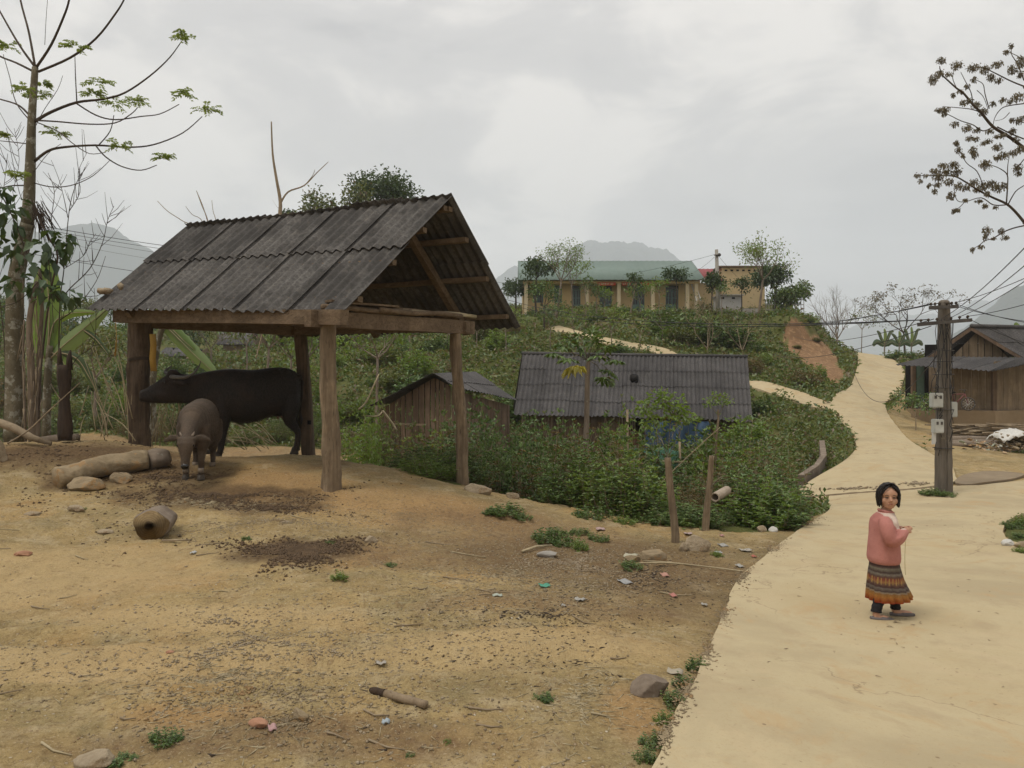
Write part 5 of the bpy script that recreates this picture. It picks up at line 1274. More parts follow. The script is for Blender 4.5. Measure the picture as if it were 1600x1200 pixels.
# thicket below the school
r = random.Random(12)
for u in np.arange(930, 1262, 26):
    for D, vt in ((53, 497), (57, 486)):
        uu = u + r.uniform(-6, 6); p = onT(uu, D + r.uniform(-1, 1)); 
        if not hill_ok(p.x, p.y, .8): continue
        p.z = Zg(p.x, p.y) - .1; h = max(.7, zat(vt + r.uniform(-4, 8), p.y) - p.z); w = r.uniform(1.2, 1.7)
        plant(r.choice(['far0', 'far1', 'farl0', 'far2']), p, (w, w, h), 'bush in the thicket on the bank below the school', 'bush', 'thicket bushes below the school')
for (u, D, vt, w) in ((1050, 47, 483, 2.6), (1085, 46, 484, 2.6), (1120, 46.5, 495, 2.4), (1150, 47, 500, 2.0)):
    p = onT(u, D); p.z = Zg(p.x, p.y) - .1; plant('far0', p, (w, w, zat(vt, D) - p.z), 'large dark rounded shrub mass on the bank below the annex', 'bush', 'large dark shrubs below the annex')
# bushes far right, beyond the road, by the house
for (u, D, vt, w, key, lab) in [(1330, 68, 545, 2.0, 'far0', 'dark bush just left of the far end of the road'), (1375, 72, 548, 1.6, 'farl0', 'low bush behind the crest of the road'), (1440, 66, 545, 2.0, 'far1', 'bush between the banana clump and the timber house roof'), (1425, 52, 572, 1.0, 'farl1', 'small shrub on the verge left of the timber house'), (1405, 60, 545, 2.0, 'far2', 'bush under the banana clump'),
    (1590, 22.5, 700, .8, 'light0', 'leafy plant right of the sack bundle'), (1560, 60, 520, 2.5, 'far1', 'bush behind the timber house')]:
    p = onT(u, D); p.z = Zg(p.x, p.y) - .08; plant(key, p, (w, w, max(.4, zat(vt, D) - p.z)), lab, 'bush')
r = random.Random(14)
for i in range(14):   # verge tufts along both sides of the far road and red bank top
    u, D = [(1348 + r.uniform(-12, 0), 44), (1425, 46), (1310, 56), (1250, 49), (1270, 49.5), (1235, 48.5), (1330, 36)][i % 7]; D += r.uniform(-2.5, 2.5); p = onT(u + r.uniform(-10, 10), D)
    if hill_ok(p.x, p.y, .5) or i % 7 in (3, 4, 5):
        p.z = Zg(p.x, p.y) - .05; s_ = r.uniform(.4, .65); plant(r.choice(['far1', 'farl0', 'far0']), p, (s_, s_, s_ * .6), 'low green shrub on the verge of the upper road', 'bush', 'verge shrubs on the upper road')

# ground cover: uncountable low leaves over every green slope
rg = np.random.default_rng(3)
n = 290000
A_ = np.radians(rg.uniform(-40, 41, n)); D_r = 12 * (95 / 12) ** rg.random(n)
x = D_r * np.tan(A_); y = D_r
rd_, gm_, hy_ = masks(x, y)
ok = gm_ & ~inpoly(x, y, BANK) & (fbm(x * .35, y * .35, 3, 88) > -.45)
ok |= inpoly(x, y, ISLE)
ok &= ~((x > LH[0]) & (x < LH[1]) & (y > 28) & (y < 33.5))
x = x[ok]; y = y[ok]
jj = np.interp(np.degrees(np.arctan2(x, y)), ang, np.arange(nc)); ii = np.interp(np.hypot(x, y), rad, np.arange(nr))
i0_ = ii.astype(int); j0_ = jj.astype(int); fi = ii - i0_; fj = jj - j0_
z = (_Zr[i0_, j0_] * (1 - fi) + _Zr[i0_ + 1, j0_] * fi) * (1 - fj) + (_Zr[i0_, j0_ + 1] * (1 - fi) + _Zr[i0_ + 1, j0_ + 1] * fi) * fj
clump = np.clip(fbm(x * .9, y * .9, 3, 90) + .35, 0, 1)
hgt = rg.random(len(x)) ** 2 * .55 * clump * np.clip(y / 20, .5, 1.5)
Ls = (.07 + .10 * rg.random(len(x))) * np.clip(y / 22, .8, 2.2)
Dr = rg.normal(0, 1, (len(x), 3)); Dr[:, 2] = np.abs(Dr[:, 2]) * .8 + .15
gc = leafmesh(np.stack([x, y, z + hgt - .02], 1), Dr, Ls, Ls * .5, rg)
tag(link_mesh('ground_cover', gc, ML['ground'], smooth=False), 'low tangled green ground cover over the slopes', 'ground cover', kind='stuff')

# ------------------------------------------------------------------ trees
def grow(mb, tips, p, d, L_, r_, depth, rg_, spread=.6, up=.15, kids=3, shrink=.7, wig=.12, n=6, minr=.004):
    pts = [p]; dd_ = Vector(d).normalized(); seg = 4; q = Vector(p)
    for i in range(seg):
        dd_ = (dd_ + Vector([rg_.gauss(0, wig) for _ in range(3)]) + Vector((0, 0, up * .25))).normalized(); q = q + dd_ * (L_ / seg); pts.append(q.copy())
    mb.tube(pts, [max(minr * .7, r_ * (1 - .45 * i / seg)) for i in range(seg + 1)], n if depth > 1 else 4, cap=False)
    if depth == 0: tips.append((q, dd_)); return
    for k_ in range(kids):
        t = seg if k_ == 0 else rg_.randint(2, seg); b = pts[t]
        nd = (dd_ + Vector([rg_.gauss(0, spread) for _ in range(3)])).normalized()
        grow(mb, tips, b, nd, L_ * shrink * rg_.uniform(.8, 1.15), max(minr, r_ * .55), depth - 1, rg_, spread, up, kids, shrink, wig, n, minr)
def clusters(tips, rg, per, rad_, L_, Wd, droop=.2, down=0.0, flat=1.0):
    c = np.array([t[0][:] for t in tips]); n = len(c) * per
    o = rg.normal(0, 1, (n, 3)); o = unit(o) * (rg.random((n, 1)) ** .45) * rad_; o[:, 2] *= flat
    Pp = np.repeat(c, per, 0) + o; Dd = o / max(rad_, 1e-6) + rg.normal(0, .5, (n, 3)); Dd[:, 2] -= down
    Lq = L_ * rg.uniform(.6, 1.2, n)
    return leafmesh(Pp, Dd, Lq, Lq * Wd / L_, rg, droop=droop)
def tree(label, u, D, vb, vfork, lim, seed, leafm, bark, depth=3, kids=3, L0=None, r0=.1, spread=.55, up=.3, per=14, crad=.35, leafL=.14, leafW=.07, name='tree', lean=0.0, group=None, shrink=.72, flat=1.0, cat='tree', zbase=None, wig=.12):
    rg_ = random.Random(seed); rg = np.random.default_rng(seed); b = onT(u, D)
    zb_ = (Zg(b.x, b.y) - .15) if zbase is None else zbase
    zf = zat(vfork, D); o = thing(name, label, cat, (b.x, D, zb_), group)
    mb = MB(); top = Vector((b.x + lean, D, zf)); base = Vector((b.x, D, zb_)); mid = base.lerp(top, .5) + Vector((rg_.uniform(-.06, .06), 0, 0)) * (zf - zb_) * .5
    mb.tube([base, base.lerp(mid, .5), mid, mid.lerp(top, .6), top], [r0 * 1.2, r0, r0 * .85, r0 * .75, r0 * .65], 8, jit=.04)
    tips = []; L0 = L0 or lim
    for k_ in range(kids + 1):
        a = k_ * 2 * math.pi / (kids + 1) + rg_.uniform(-.4, .4)
        grow(mb, tips, top, Vector((math.cos(a) * spread * 1.6, math.sin(a) * spread * 1.6, 1)), L0, r0 * .5, depth - 1, rg_, spread, up, kids, shrink, wig)
    mb.build('trunk', bark, o)
    if per:
        m_ = clusters(tips, rg, per, crad, leafL, leafW, flat=flat); link_mesh('crown', m_, leafm, o, smooth=False)
    return o
DK = 60
tree('round dark tree above the middle of the shed ridge', 600, DK, 0, 345, 2.0, 1, ML['dark'], M['bark_dark'], 4, 3, 1.45, .25, .6, .25, 34, .75, .30, .17, shrink=.75)
tree('olive rounded tree left of the darker one behind the ridge', 535, 56, 0, 352, 1.6, 2, ML['olive'], M['bark_dark'], 4, 3, 1.25, .22, .75, .05, 30, .7, .28, .16, shrink=.75)
tree('low olive tree behind the left part of the shed ridge', 500, 57, 0, 362, 1.5, 19, ML['olive'], M['bark_dark'], 3, 4, .9, .2, .85, 0, 40, .7, .28, .16, shrink=.75)
tree('small dark treetop just peeping over the ridge', 455, 58, 0, 352, .8, 3, ML['dark'], M['bark_dark'], 2, 4, .5, .12, .6, .2, 40, .4, .24, .14)
# around the school
tree('dark crowned tree at the left end of the school', 838, 60, 0, 436, 1, 21, ML['dark'], M['bark_dark'], 3, 3, .75, .09, .6, .1, 26, .42, .28, .14)
tree('airy half bare tree in front of the left school roof', 866, 56, 0, 440, 1, 22, ML['light'], M['bark'], 4, 3, 1.25, .09, .42, .5, 7, .35, .17, .08, lean=.5)
tree('light green tree before the school left of the banner', 893, 57, 0, 445, 1, 23, ML['light'], M['bark'], 3, 3, 1.0, .07, .5, .4, 14, .42, .19, .09)
tree('leafy small tree at the left corner of the school', 850, 52, 0, 480, 1, 24, ML['hedge'], M['bark_dark'], 3, 3, .8, .07, .6, .3, 20, .4, .2, .1)
tree('slim tree with dark tuft before the second school banner', 984, 52, 0, 452, 1, 25, ML['dark'], M['bark'], 2, 3, .55, .05, .5, .5, 22, .33, .22, .11, lean=.35)
tree('pale leaved sapling beside the slim dark tufted tree', 1000, 53, 0, 472, 1, 26, ML['light'], M['bark'], 3, 3, .6, .04, .55, .3, 9, .3, .18, .09)
tree('umbrella shaped dark tree before the right school door', 1057, 57, 0, 438, 1, 27, ML['dark'], M['bark_dark'], 2, 4, .55, .05, .9, .05, 34, .42, .24, .12, flat=.5)
tree('oval dark tree in front of the red roof', 1113, 57, 0, 452, 1, 28, ML['dark'], M['bark_dark'], 3, 3, .5, .06, .6, .2, 26, .4, .24, .12)
tree('small layered tree in front of the annex wall', 1159, 57, 0, 452, 1, 29, ML['dark'], M['bark_dark'], 3, 3, .45, .05, .8, .2, 10, .3, .22, .1, flat=.6)
tree('tall airy light green tree before the right end of the annex', 1184, 54, 0, 438, 1, 30, ML['light'], M['bark'], 4, 3, 1.35, .10, .55, .35, 9, .45, .19, .10, lean=.35)
tree('dense dark tree right of the annex', 1212, 63, 0, 452, 1, 31, ML['dark'], M['bark_dark'], 3, 4, .95, .12, .55, .15, 40, .6, .26, .13)
tree('spreading dark green tree above the red bank', 1236, 62, 0, 470, 1, 32, ML['hedge'], M['bark_dark'], 3, 4, .75, .12, .75, .05, 36, .55, .26, .13, flat=.7)
tree('small dark tree at the far left end of the school', 806, 66, 0, 462, 1, 33, ML['dark'], M['bark_dark'], 3, 3, .6, .1, .6, .1, 30, .45, .25, .13)
for i, (u, v, s_) in enumerate(((932, 466, .5), (1030, 458, .6), (915, 458, .6), (945, 472, .5), (1128, 462, .5))):
    tree('young leafy tree standing before the school wall', u, 55, 0, v, 1, 40 + i, ML['light'] if i % 2 else ML['hedge'], M['bark'], 2, 3, s_, .035, .55, .4, 14, .33, .2, .09, group='young trees before the school')
# right background
tree('bare grey tree left of the upper road end', 1308, 74, 0, 530, 1, 50, ML['olive'], M['bark'], 5, 3, 1.9, .12, .33, .35, 0, shrink=.74, wig=.1)
tree('slim bare tree close left of the upper road', 1297, 70, 0, 545, 1, 58, ML['olive'], M['bark'], 4, 3, 1.4, .08, .3, .5, 0, shrink=.76, wig=.1)
tree('thin small leaved tree behind the road crest', 1347, 72, 0, 515, 1, 51, ML['olive'], M['bark'], 3, 3, .9, .05, .5, .2, 8, .4, .2, .1)
tree('wide topped tree with dark seed tufts above the banana clump', 1412, 76, 0, 520, 1, 52, ML['pod'], M['bark_dark'], 4, 3, 2.3, .13, .62, .18, 9, .38, .22, .12, shrink=.74, flat=.5)
tree('twiggy shrub tree before the dark thicket below the annex', 1160, 44, 0, 548, 1, 53, ML['olive'], M['twig'], 3, 3, 1.3, .05, .6, .5, 3, .3, .14, .06, shrink=.8)
tree('leafless branching shrub on the bank below the school', 1105, 43, 0, 545, 1, 54, ML['olive'], M['twig'], 3, 3, 1.4, .05, .5, .6, 3, .3, .14, .06, shrink=.8)
for i, (u, D, vf) in enumerate(((955, 45, 520), (1035, 45, 515), (700, 50, 505), (860, 46, 515), (790, 44, 520), (745, 48, 520), (1000, 44, 525), (640, 42, 530), (900, 43, 525))):
    tree('slender sapling on the hillside by the concrete path', u, D, 0, vf, 1, 70 + i, ML['hedge'] if i % 2 else ML['light'], M['bark'], 3, 2, .75, .035, .5, .5, 9, .3, .18, .09, group='saplings along the hill path')
for i, (u, D, vf) in enumerate(((200, 40, 560), (420, 32, 545), (455, 36, 560), (385, 45, 540), (330, 50, 545), (480, 34, 560), (60, 38, 560), (150, 30, 590), (590, 30, 560), (-40, 30, 540))):
    tree('valley tree with loose green crown seen beneath the shed beam', u, D, 0, vf, 1, 90 + i, (ML['hedge'], ML['olive'], ML['light'])[i % 3], M['bark'], 3, 3, .95, .07, .6, .3, 18, .5, .19, .1, group='valley trees behind the shed')
print('bushes', sum(1 for o in bpy.data.objects if o.get('category') == 'bush'))
r = random.Random(31)
for i in range(36):
    u = r.uniform(-150, 560); D = r.uniform(62, 100)
    if 235 < u < 410 and D < 70: continue
    tree('distant tree on the valley slope at left', u, D, 0, 600 - (Tz((u - 800) / F * D, D) + 1.6 - EYE) / D * F, 1, 120 + i, (ML['dark'], ML['olive'], ML['hedge'])[i % 3], M['bark_dark'], 2, 3, 1.0, .1, .7, .1, 30, .9, .35, .2, group='distant valley trees')
# ------------------------------------------------------------------ plants drawn branch by branch
def pxpath(pts, D, dz=0.0, k=4):
    """pixel polyline at depth D (or per-point depth) turned into a smooth world path"""
    out = [P(p[0], p[1], (p[2] if len(p) > 2 else D)) for p in pts]
    return catmull(out, k)
def branchset(mb, polys, D, seed=0, px2m=None, wob=.35):
    r_ = random.Random(seed)
    for pts, w0, w1 in polys:
        d0 = D + r_.uniform(-wob, wob); n_ = len(pts)
        q = [(p[0], p[1], D + (d0 - D) * i / max(1, n_ - 1)) for i, p in enumerate(pts)]
        w = pxpath(q, D); m_ = len(w)
        mb.tube(w, [(w0 + (w1 - w0) * i / (m_ - 1)) * (.64 if w0 < 9 else 1) * D / F / 2 for i in range(m_)], 6)
DT = 12.8
mt = thing('melia_tree', 'tall bare limbed tree with leaf tufts on the branch tips at the left', 'tree', (xs(25, DT), DT, Zg(xs(25, DT), DT)))
mb = MB()
branchset(mb, [([(22,690),(24,600),(23,500),(25,440),(32,400),(43,350)], 33, 22), ([(43,350),(46,300),(48,240),(50,180),(55,105)], 19, 9)], DT, 1, wob=0)
mb.build('trunk', M['bark_green'], mt)
mb = MB()
BR = [([(55,105),(30,70),(0,18),(-20,-20)], 6, 3), ([(55,105),(45,50),(32,0),(28,-40)], 6, 4), ([(57,105),(80,70),(100,25),(108,0),(115,-40)], 7, 4), ([(60,112),(110,90),(150,60),(180,22),(195,-3),(210,-40)], 6, 3), ([(53,112),(25,98),(0,88),(-30,70)], 6, 4),
 ([(54,190),(80,175),(120,160),(160,155),(195,145),(235,118),(265,90),(284,64)], 8, 2), ([(120,162),(150,180),(180,187),(220,182),(250,178),(280,163)], 4, 2), ([(56,188),(90,190),(140,194),(180,192),(205,178),(215,168)], 4, 2),
 ([(54,252),(75,236),(100,230),(150,227),(200,230),(240,226),(285,208),(316,182)], 7, 2), ([(150,228),(165,245),(190,260),(220,266),(245,258)], 4, 2), ([(155,226),(172,205),(178,180)], 3, 2), ([(60,192),(90,205),(115,225),(140,240),(165,238)], 3, 1.5),
 ([(50,285),(80,292),(110,290),(140,278),(160,262),(172,250)], 3, 1.2), ([(120,158),(118,120),(117,85)], 3, 1.5), ([(50,185),(30,165),(0,155),(-20,150)], 5, 3), ([(45,225),(20,222),(0,220)], 3, 2), ([(48,190),(25,160),(15,120),(5,85)], 3, 1.5), ([(46,290),(20,290),(0,294)], 4, 2), ([(44,320),(30,300),(10,200)], 2, 1), ([(54,200),(70,170),(90,140),(98,118)], 2, 1),
 ([(70,70),(72,30),(75,-10)], 1.3, .8), ([(52,270),(75,240),(95,225)], 2, 1)]
branchset(mb, BR, DT, 2, wob=.8)
mb.build('branches', M['bark_dark'], mt)
rg = np.random.default_rng(9)
def tuft(cu, cv, ru, rv, n, D, L_):
    c = np.array(P(cu, cv, D)[:]); k_ = D / F
    # leaflets along several arching petioles
    Pp = []; Dd = []
    for q in range(max(6, n // 10)):
        a = rg.uniform(0, 2 * math.pi); tip = np.array([math.cos(a) * ru * k_, math.sin(a) * ru * k_ * .8, rv * k_ * rg.uniform(-.5, .8)])
        for t in np.linspace(.25, 1, 7):
            b = c + tip * t + np.array([0, 0, .35 * rv * k_ * math.sin(t * 3)]); sd_ = np.cross(tip, [0, 0, 1.0])
            for s_ in (-1, 1): Pp.append(b); Dd.append(unit(tip) * .6 + s_ * unit(sd_) + rg.normal(0, .2, 3))
    return Pp, Dd
Pp = []; Dd = []
for cu, cv, ru, rv in [(286,62,17,12),(287,150,17,12),(322,176,22,12),(256,250,16,10),(186,232,17,14),(178,165,22,12),(216,162,18,9),(152,132,24,9),(145,150,18,7),(117,76,22,9),(10,75,18,12),(38,142,16,10),(68,135,12,8),(85,212,22,10),(60,150,20,6),(5,215,10,8),(25,275,20,8)]:
    a, b = tuft(cu, cv, ru, rv, 110, DT - rg.uniform(-.5, .5), .05); Pp += a; Dd += b
Lq = rg.uniform(.045, .08, len(Pp)); link_mesh('leaf_tufts', leafmesh(np.array(Pp), np.array(Dd), Lq, Lq * .45, rg), ML['melia'], mt, smooth=False)
mb = MB(); r = random.Random(4)
for i in range(46):
    a = P(52 + r.uniform(-3, 14), 312 + r.uniform(0, 22), DT - .25); b = a + Vector((r.uniform(-.05, .28), r.uniform(-.1, .1), -r.uniform(.2, .6))); mb.tube([a, a.lerp(b, .5) + Vector((.03, 0, -.03)), b], [.005, .008, .004], 4)
mb.build('dry_seed_cluster', M['bark_dark'], mt)

def bigleafvine(name, label, cat, cl, D, L_, mat, stempolys, seed, bark):
    rg = np.random.default_rng(seed); o = thing(name, label, cat, P(cl[0][0], 680, D)); Pp = []; Dd = []
    for cu, cv, ru, rv, n in cl:
        c = np.array(P(cu, cv, D)[:]); k_ = D / F
        o3 = unit(rg.normal(0, 1, (n, 3))) * (rg.random((n, 1)) ** .5) * np.array([ru, ru, rv]) * k_
        Pp.append(c + o3); q = o3 / (ru * k_) + rg.normal(0, .4, (n, 3)); q[:, 2] -= .5; Dd.append(q)
    Pp = np.concatenate(Pp); Dd = np.concatenate(Dd); Lq = L_ * rg.uniform(.6, 1.15, len(Pp))
    link_mesh('leaves', leafmesh(Pp, Dd, Lq, Lq * .75, rg, fold=.12, droop=.3), mat, o, smooth=False)
    mb = MB(); branchset(mb, stempolys, D, seed, wob=.2); mb.build('stem', bark, o)
    return o
bigleafvine('climbing_vine', 'climber with broad dark drooping leaves wrapped round the tree at the left edge', 'climber', [(12,330,30,34,46),(22,385,26,22,26),(82,385,26,26,36),(95,372,20,12,14),(28,445,22,18,20),(92,462,32,16,26),(70,448,24,14,16),(5,300,18,12,12),(50,415,20,12,12)], 12.3, .18, ML['dark'],
   [([(0,300),(20,340),(40,390),(60,430),(95,470)], 3, 2), ([(60,340),(75,370),(90,400),(80,450),(70,520),(62,600),(60,660)], 4, 5), ([(0,480),(30,470),(60,440)], 2, 2), ([(75,400),(80,450),(84,520)], 2, 1.5), ([(95,470),(96,510),(93,540)], 1.5, 1)], 6, M['bark_dark'])
# peeling dry trunk beside the tree
dp = thing('dry_trunk', 'peeling fibrous dead trunk right beside the tall tree at the left', 'trunk', P(52, 680, 12.6))
mb = MB(); branchset(mb, [([(52,690),(50,620),(48,560),(46,500),(58,440)], 15, 7), ([(58,690),(60,620),(62,540),(66,470),(62,420)], 10, 5), ([(40,690),(38,620),(36,560),(38,500)], 8, 4)], 12.6, 3); mb.build('trunk', M['bark'], dp)
mb = MB(); r = random.Random(6)
for i in range(60):
    a = P(50 + r.uniform(-16, 16), r.uniform(430, 640), 12.45); b = a + Vector((r.uniform(-.06, .06), r.uniform(-.05, .02), -r.uniform(.15, .5))); mb.tube([a, b], [.006, .003], 4)
mb.build('fibres', M['twig'], dp)
# charred stump
cs = thing('charred_stump', 'burnt split dark stump standing upright between tree and shed', 'stump', P(101, 685, 12.0))
mb = MB(); r = random.Random(2); rings = []
for i in range(14):
    t = i / 13; z = zat(688 - 118 * t, 12); w = (.10 + .015 * math.sin(t * 9)) * (1 - .1 * t); c = xs(102 - 2 * t, 12)
    rings.append([Vector((c + math.cos(a) * w * (1 + r.uniform(-.08, .08)), 12 + math.sin(a) * w * .8 * (1 + r.uniform(-.08, .08)), z)) for a in np.linspace(0, 2 * math.pi, 12, endpoint=False)])
mb.loft(rings)
mb.tube([P(94, 575, 12), P(93, 555, 12), P(94, 544, 12)], [.05, .035, .008], 7, jit=.1); mb.tube([P(108, 578, 12), P(108, 560, 12), P(110, 547, 12)], [.05, .04, .012], 7, jit=.1)
mb.build('stump', M['char'], cs)
# bare shrubs
def bare(label, base, polys, D, seed, twigs=26, name='bare_shrub', mat=None):
    o = thing(name, label, 'shrub', P(base[0], base[1], D)); mb = MB(); branchset(mb, polys, D, seed, wob=.5)
    r_ = random.Random(seed)
    for i in range(twigs):
        pts, w0, w1 = r_.choice(polys); j = r_.randint(1, len(pts) - 1); t = r_.random(); a = Vector(pts[j - 1]).lerp(Vector(pts[j]), t); d = (Vector(pts[j]) - Vector(pts[j - 1])).normalized()
        an_ = r_.choice((-1, 1)) * r_.uniform(.4, .9); d2 = Vector((d.x * math.cos(an_) - d.y * math.sin(an_), d.x * math.sin(an_) + d.y * math.cos(an_))); l = r_.uniform(12, 45)
        b = a + d2 * l * .5; c = b + (d2 + Vector((0, -.35))) * l * .5; q = [P(*a, D), P(*b, D + r_.uniform(-.15, .15)), P(*c, D + r_.uniform(-.3, .3))]; mb.tube(q, [.0055, .0045, .0025], 4)
    mb.build('branches', mat or M['bark_dark'], o); return o
bare('leafless twiggy shrub between the tall tree and the shed roof', (95, 670), [([(95,680),(92,560),(94,470),(100,420),(108,330),(118,290),(128,270)], 4, 1.2), ([(94,470),(110,450),(140,420),(160,380),(168,345),(178,322)], 3, 1), ([(94,500),(120,480),(150,440),(165,400)], 2.5, 1), ([(100,420),(90,390),(80,350),(85,300),(75,270)], 2.5, 1), ([(96,600),(120,560),(145,540),(150,500),(147,450)], 2, 1), ([(108,330),(125,300),(122,270),(135,240)], 2, .8), ([(106,340),(100,310),(92,280),(80,250)], 2, .8), ([(100,420),(130,400),(140,380),(150,365)], 1.6, .8)], 13.2, 7, 70)
bare('bare sapling at the extreme left edge', (8, 670), [([(5,690),(8,560),(0,470),(-8,380),(5,300),(12,240)], 3, 1), ([(8,560),(25,500),(30,380),(20,300)], 2.5, 1), ([(20,300),(30,250),(22,200)], 1.6, .8)], 13.8, 8, 40)
bare('tall thin bare tree sticking up behind the shed roof', (437, 520), [([(434,520),(436,420),(437,345),(438,315),(432,280),(426,240),(424,190)], 9, 2), ([(437,320),(450,300),(475,290),(495,270),(513,253)], 5, 1.3), ([(475,291),(488,275),(492,265)], 2, 1), ([(400,560),(410,520),(415,500)], 3, 2)], 28, 9, 3, 'bare_tree', M['twig'])
bare('group of bare twigs poking over the left end of the ridge', (310, 480), [([(330,420),(300,357),(285,345),(262,330),(246,314)], 3, 1.3), ([(330,420),(326,352),(315,320),(307,298)], 3, 1.6), ([(326,352),(318,325),(310,305)], 2, 1.2), ([(330,420),(318,350),(300,335),(290,322)], 2, 1), ([(345,420),(338,350),(333,330),(331,313)], 2, 1.2), ([(350,400),(366,350),(370,340)], 1.5, 1)], 18, 10, 0, 'bare_tree', M['twig'])
# dry canes leaning around the back of the shed
def canes(label, n, ubox, D, seed, group=None):
    r_ = random.Random(seed); mb = MB()
    for i in range(n):
        u0 = r_.uniform(*ubox[0]); v0 = r_.uniform(*ubox[1]); u1 = u0 + r_.uniform(*ubox[2]); v1 = v0 - r_.uniform(*ubox[3]); d = D + r_.uniform(-.5, .5)
        b = P((u0 + u1) / 2 + r_.uniform(-5, 5), (v0 + v1) / 2 - r_.uniform(0, 10), d); mb.tube(catmull([P(u0, v0, d), b, P(u1, v1, d)], 3), [.010, .009, .009, .008, .007, .006, .004], 5)
    o = mb.build('dry_canes', M['straw'], origin=P(sum(ubox[0]) / 2, 690, D)); return tag(o, label, 'canes', group, 'stuff')
canes('pale dry canes leaning left of the thick shed post', 12, ((165, 215), (640, 696), (-55, 5), (30, 130)), 12.6, 3)
canes('tangle of dry canes between the thick post and the calf', 26, ((222, 290), (650, 700), (-22, 30), (20, 70)), 13.6, 4)
canes('fallen pale canes under the belly of the large buffalo', 12, ((370, 450), (690, 706), (-75, -25), (8, 40)), 14.6, 5)
canes('dry hanging stalks left of the charred stump gap', 8, ((120, 175), (640, 690), (-15, 30), (30, 90)), 13.6, 6)
# banana plants
def banana(label, base, D, stems, leaves, seed):
    o = thing('banana_plant', label, 'banana plant', P(base[0], base[1], D))
    mb = MB(); branchset(mb, stems, D, seed, wob=0); mb.build('stem', M['bark_green'], o)
    for pts, wpx, mat in leaves:
        pp = pxpath(pts, D, k=6); n_ = len(pp); k_ = (pts[0][2] if len(pts[0]) > 2 else D) / F
        mb = MB(); r_ = random.Random(seed + n_)
        view = Vector((0, 1, 0))
        for i, p in enumerate(pp):
            d = (pp[min(i + 1, n_ - 1)] - pp[max(i - 1, 0)]).normalized(); s_ = d.cross(view); s_ = s_.normalized() if s_.length > .05 else Vector((1, 0, 0)); t = i / (n_ - 1)
            w = wpx * k_ / 2 * math.sin(math.pi * min(1, .12 + t * .88)) ** .5 * (1 + r_.uniform(-.08, .08))
            mb.v += [tuple(p + s_ * w + view * (w * .45)), tuple(p - view * w * .1), tuple(p - s_ * w + view * (w * .45))]
        for i in range(n_ - 1):
            a = i * 3; mb.f += [(a, a + 1, a + 4, a + 3), (a + 1, a + 2, a + 5, a + 4)]
        lf = mb.build('leaf', mat, o)
        mb = MB(); mb.tube([p - view * wpx * k_ * .06 for p in pp], [.012 * (1 - .7 * i / n_) for i in range(n_)], 5); mb.build('midrib', ML['light'] if False else M['straw'], lf)
    return o
banana('banana plant with a large pale leaf drooping left of the shed', (70, 690), 14.2, [([(72,690),(74,600),(78,540)], 16, 10)],
   [([(80,560),(100,540),(130,515),(168,482)], 26, ML['banana_pale']), ([(76,545),(85,505),(110,490),(150,488)], 14, ML['banana']), ([(70,560),(60,520),(58,470),(62,420)], 34, ML['banana']), ([(74,560),(78,500),(74,430),(68,400)], 30, ML['banana']), ([(90,550),(120,560),(140,590),(152,615)], 12, ML['dark']), ([(130,515),(150,530),(170,555)], 8, ML['dark']), ([(80,550),(95,560),(110,585)], 14, ML['banana'])], 5)
banana('banana plant whose long leaf hangs beneath the shed beam', (262, 690), 16.0, [([(240,690),(238,600),(248,530),(258,505)], 14, 8)],
   [([(258,508),(280,530),(305,555),(338,585)], 24, ML['banana_pale']), ([(262,508),(275,520),(290,535),(304,547)], 15, ML['banana']), ([(250,510),(240,480),(225,450)], 22, ML['banana'])], 6)
for i, (u, vt) in enumerate(((1382, 508), (1405, 512), (1424, 505))):
    dl = 64 + i; banana('distant banana plant in the clump beyond the road crest', (u, 560), dl, [([(u, 575), (u, 545), (u + 1, 535)], 4, 3)],
      [([(u, 538), (u - 5, 528), (u - 8, vt + 12), (u - 12, vt + 9)], 5, ML['dark']), ([(u, 536), (u + 2, 524), (u, vt + 5)], 5, ML['light']), ([(u + 1, 538), (u + 6, 528), (u + 10, vt + 11), (u + 15, vt + 10)], 5, ML['dark']), ([(u, 540), (u + 12, 534), (u + 18, 540)], 8, ML['dark']), ([(u, 540), (u - 11, 534), (u - 18, 541)], 8, ML['dark'])], 7 + i)['group'] = 'banana clump beyond the road'
banana('banana leaf tip rising behind the timber house ridge', (1598, 560), 36, [([(1600, 560), (1600, 525)], 5, 4)], [([(1598, 525), (1592, 512), (1586, 504)], 10, ML['banana']), ([(1600, 525), (1606, 508), (1612, 500)], 10, ML['banana'])], 12)
# yellow cloth and hanging cord at the thick post
mb = MB(); q = [P(238, 522, 12.05), P(239.5, 540, 12.05), P(238, 560, 12.05), P(240, 580, 12.05)]; w_ = .045; 
for p in q: mb.v += [tuple(p + Vector((-w_, 0, 0))), tuple(p + Vector((w_, .02, 0)))]
for i in range(3): mb.f.append((2 * i, 2 * i + 1, 2 * i + 3, 2 * i + 2))
o = mb.build('yellow_strip', M['yellow'], origin=q[0]); md = o.modifiers.new('t', 'SOLIDIFY'); md.thickness = .01; tag(o, 'yellow strip of cloth hanging against the thick shed post', 'cloth')
mb = MB(); mb.tube([P(181, 503, 11.9), P(182, 530, 11.9), P(180, 556, 11.9)], [.004, .006, .018], 6); tag(mb.build('hanging_cord', M['yellow'], origin=P(181, 503, 11.9)), 'short orange cord dangling from the left end of the shed beam', 'cord')

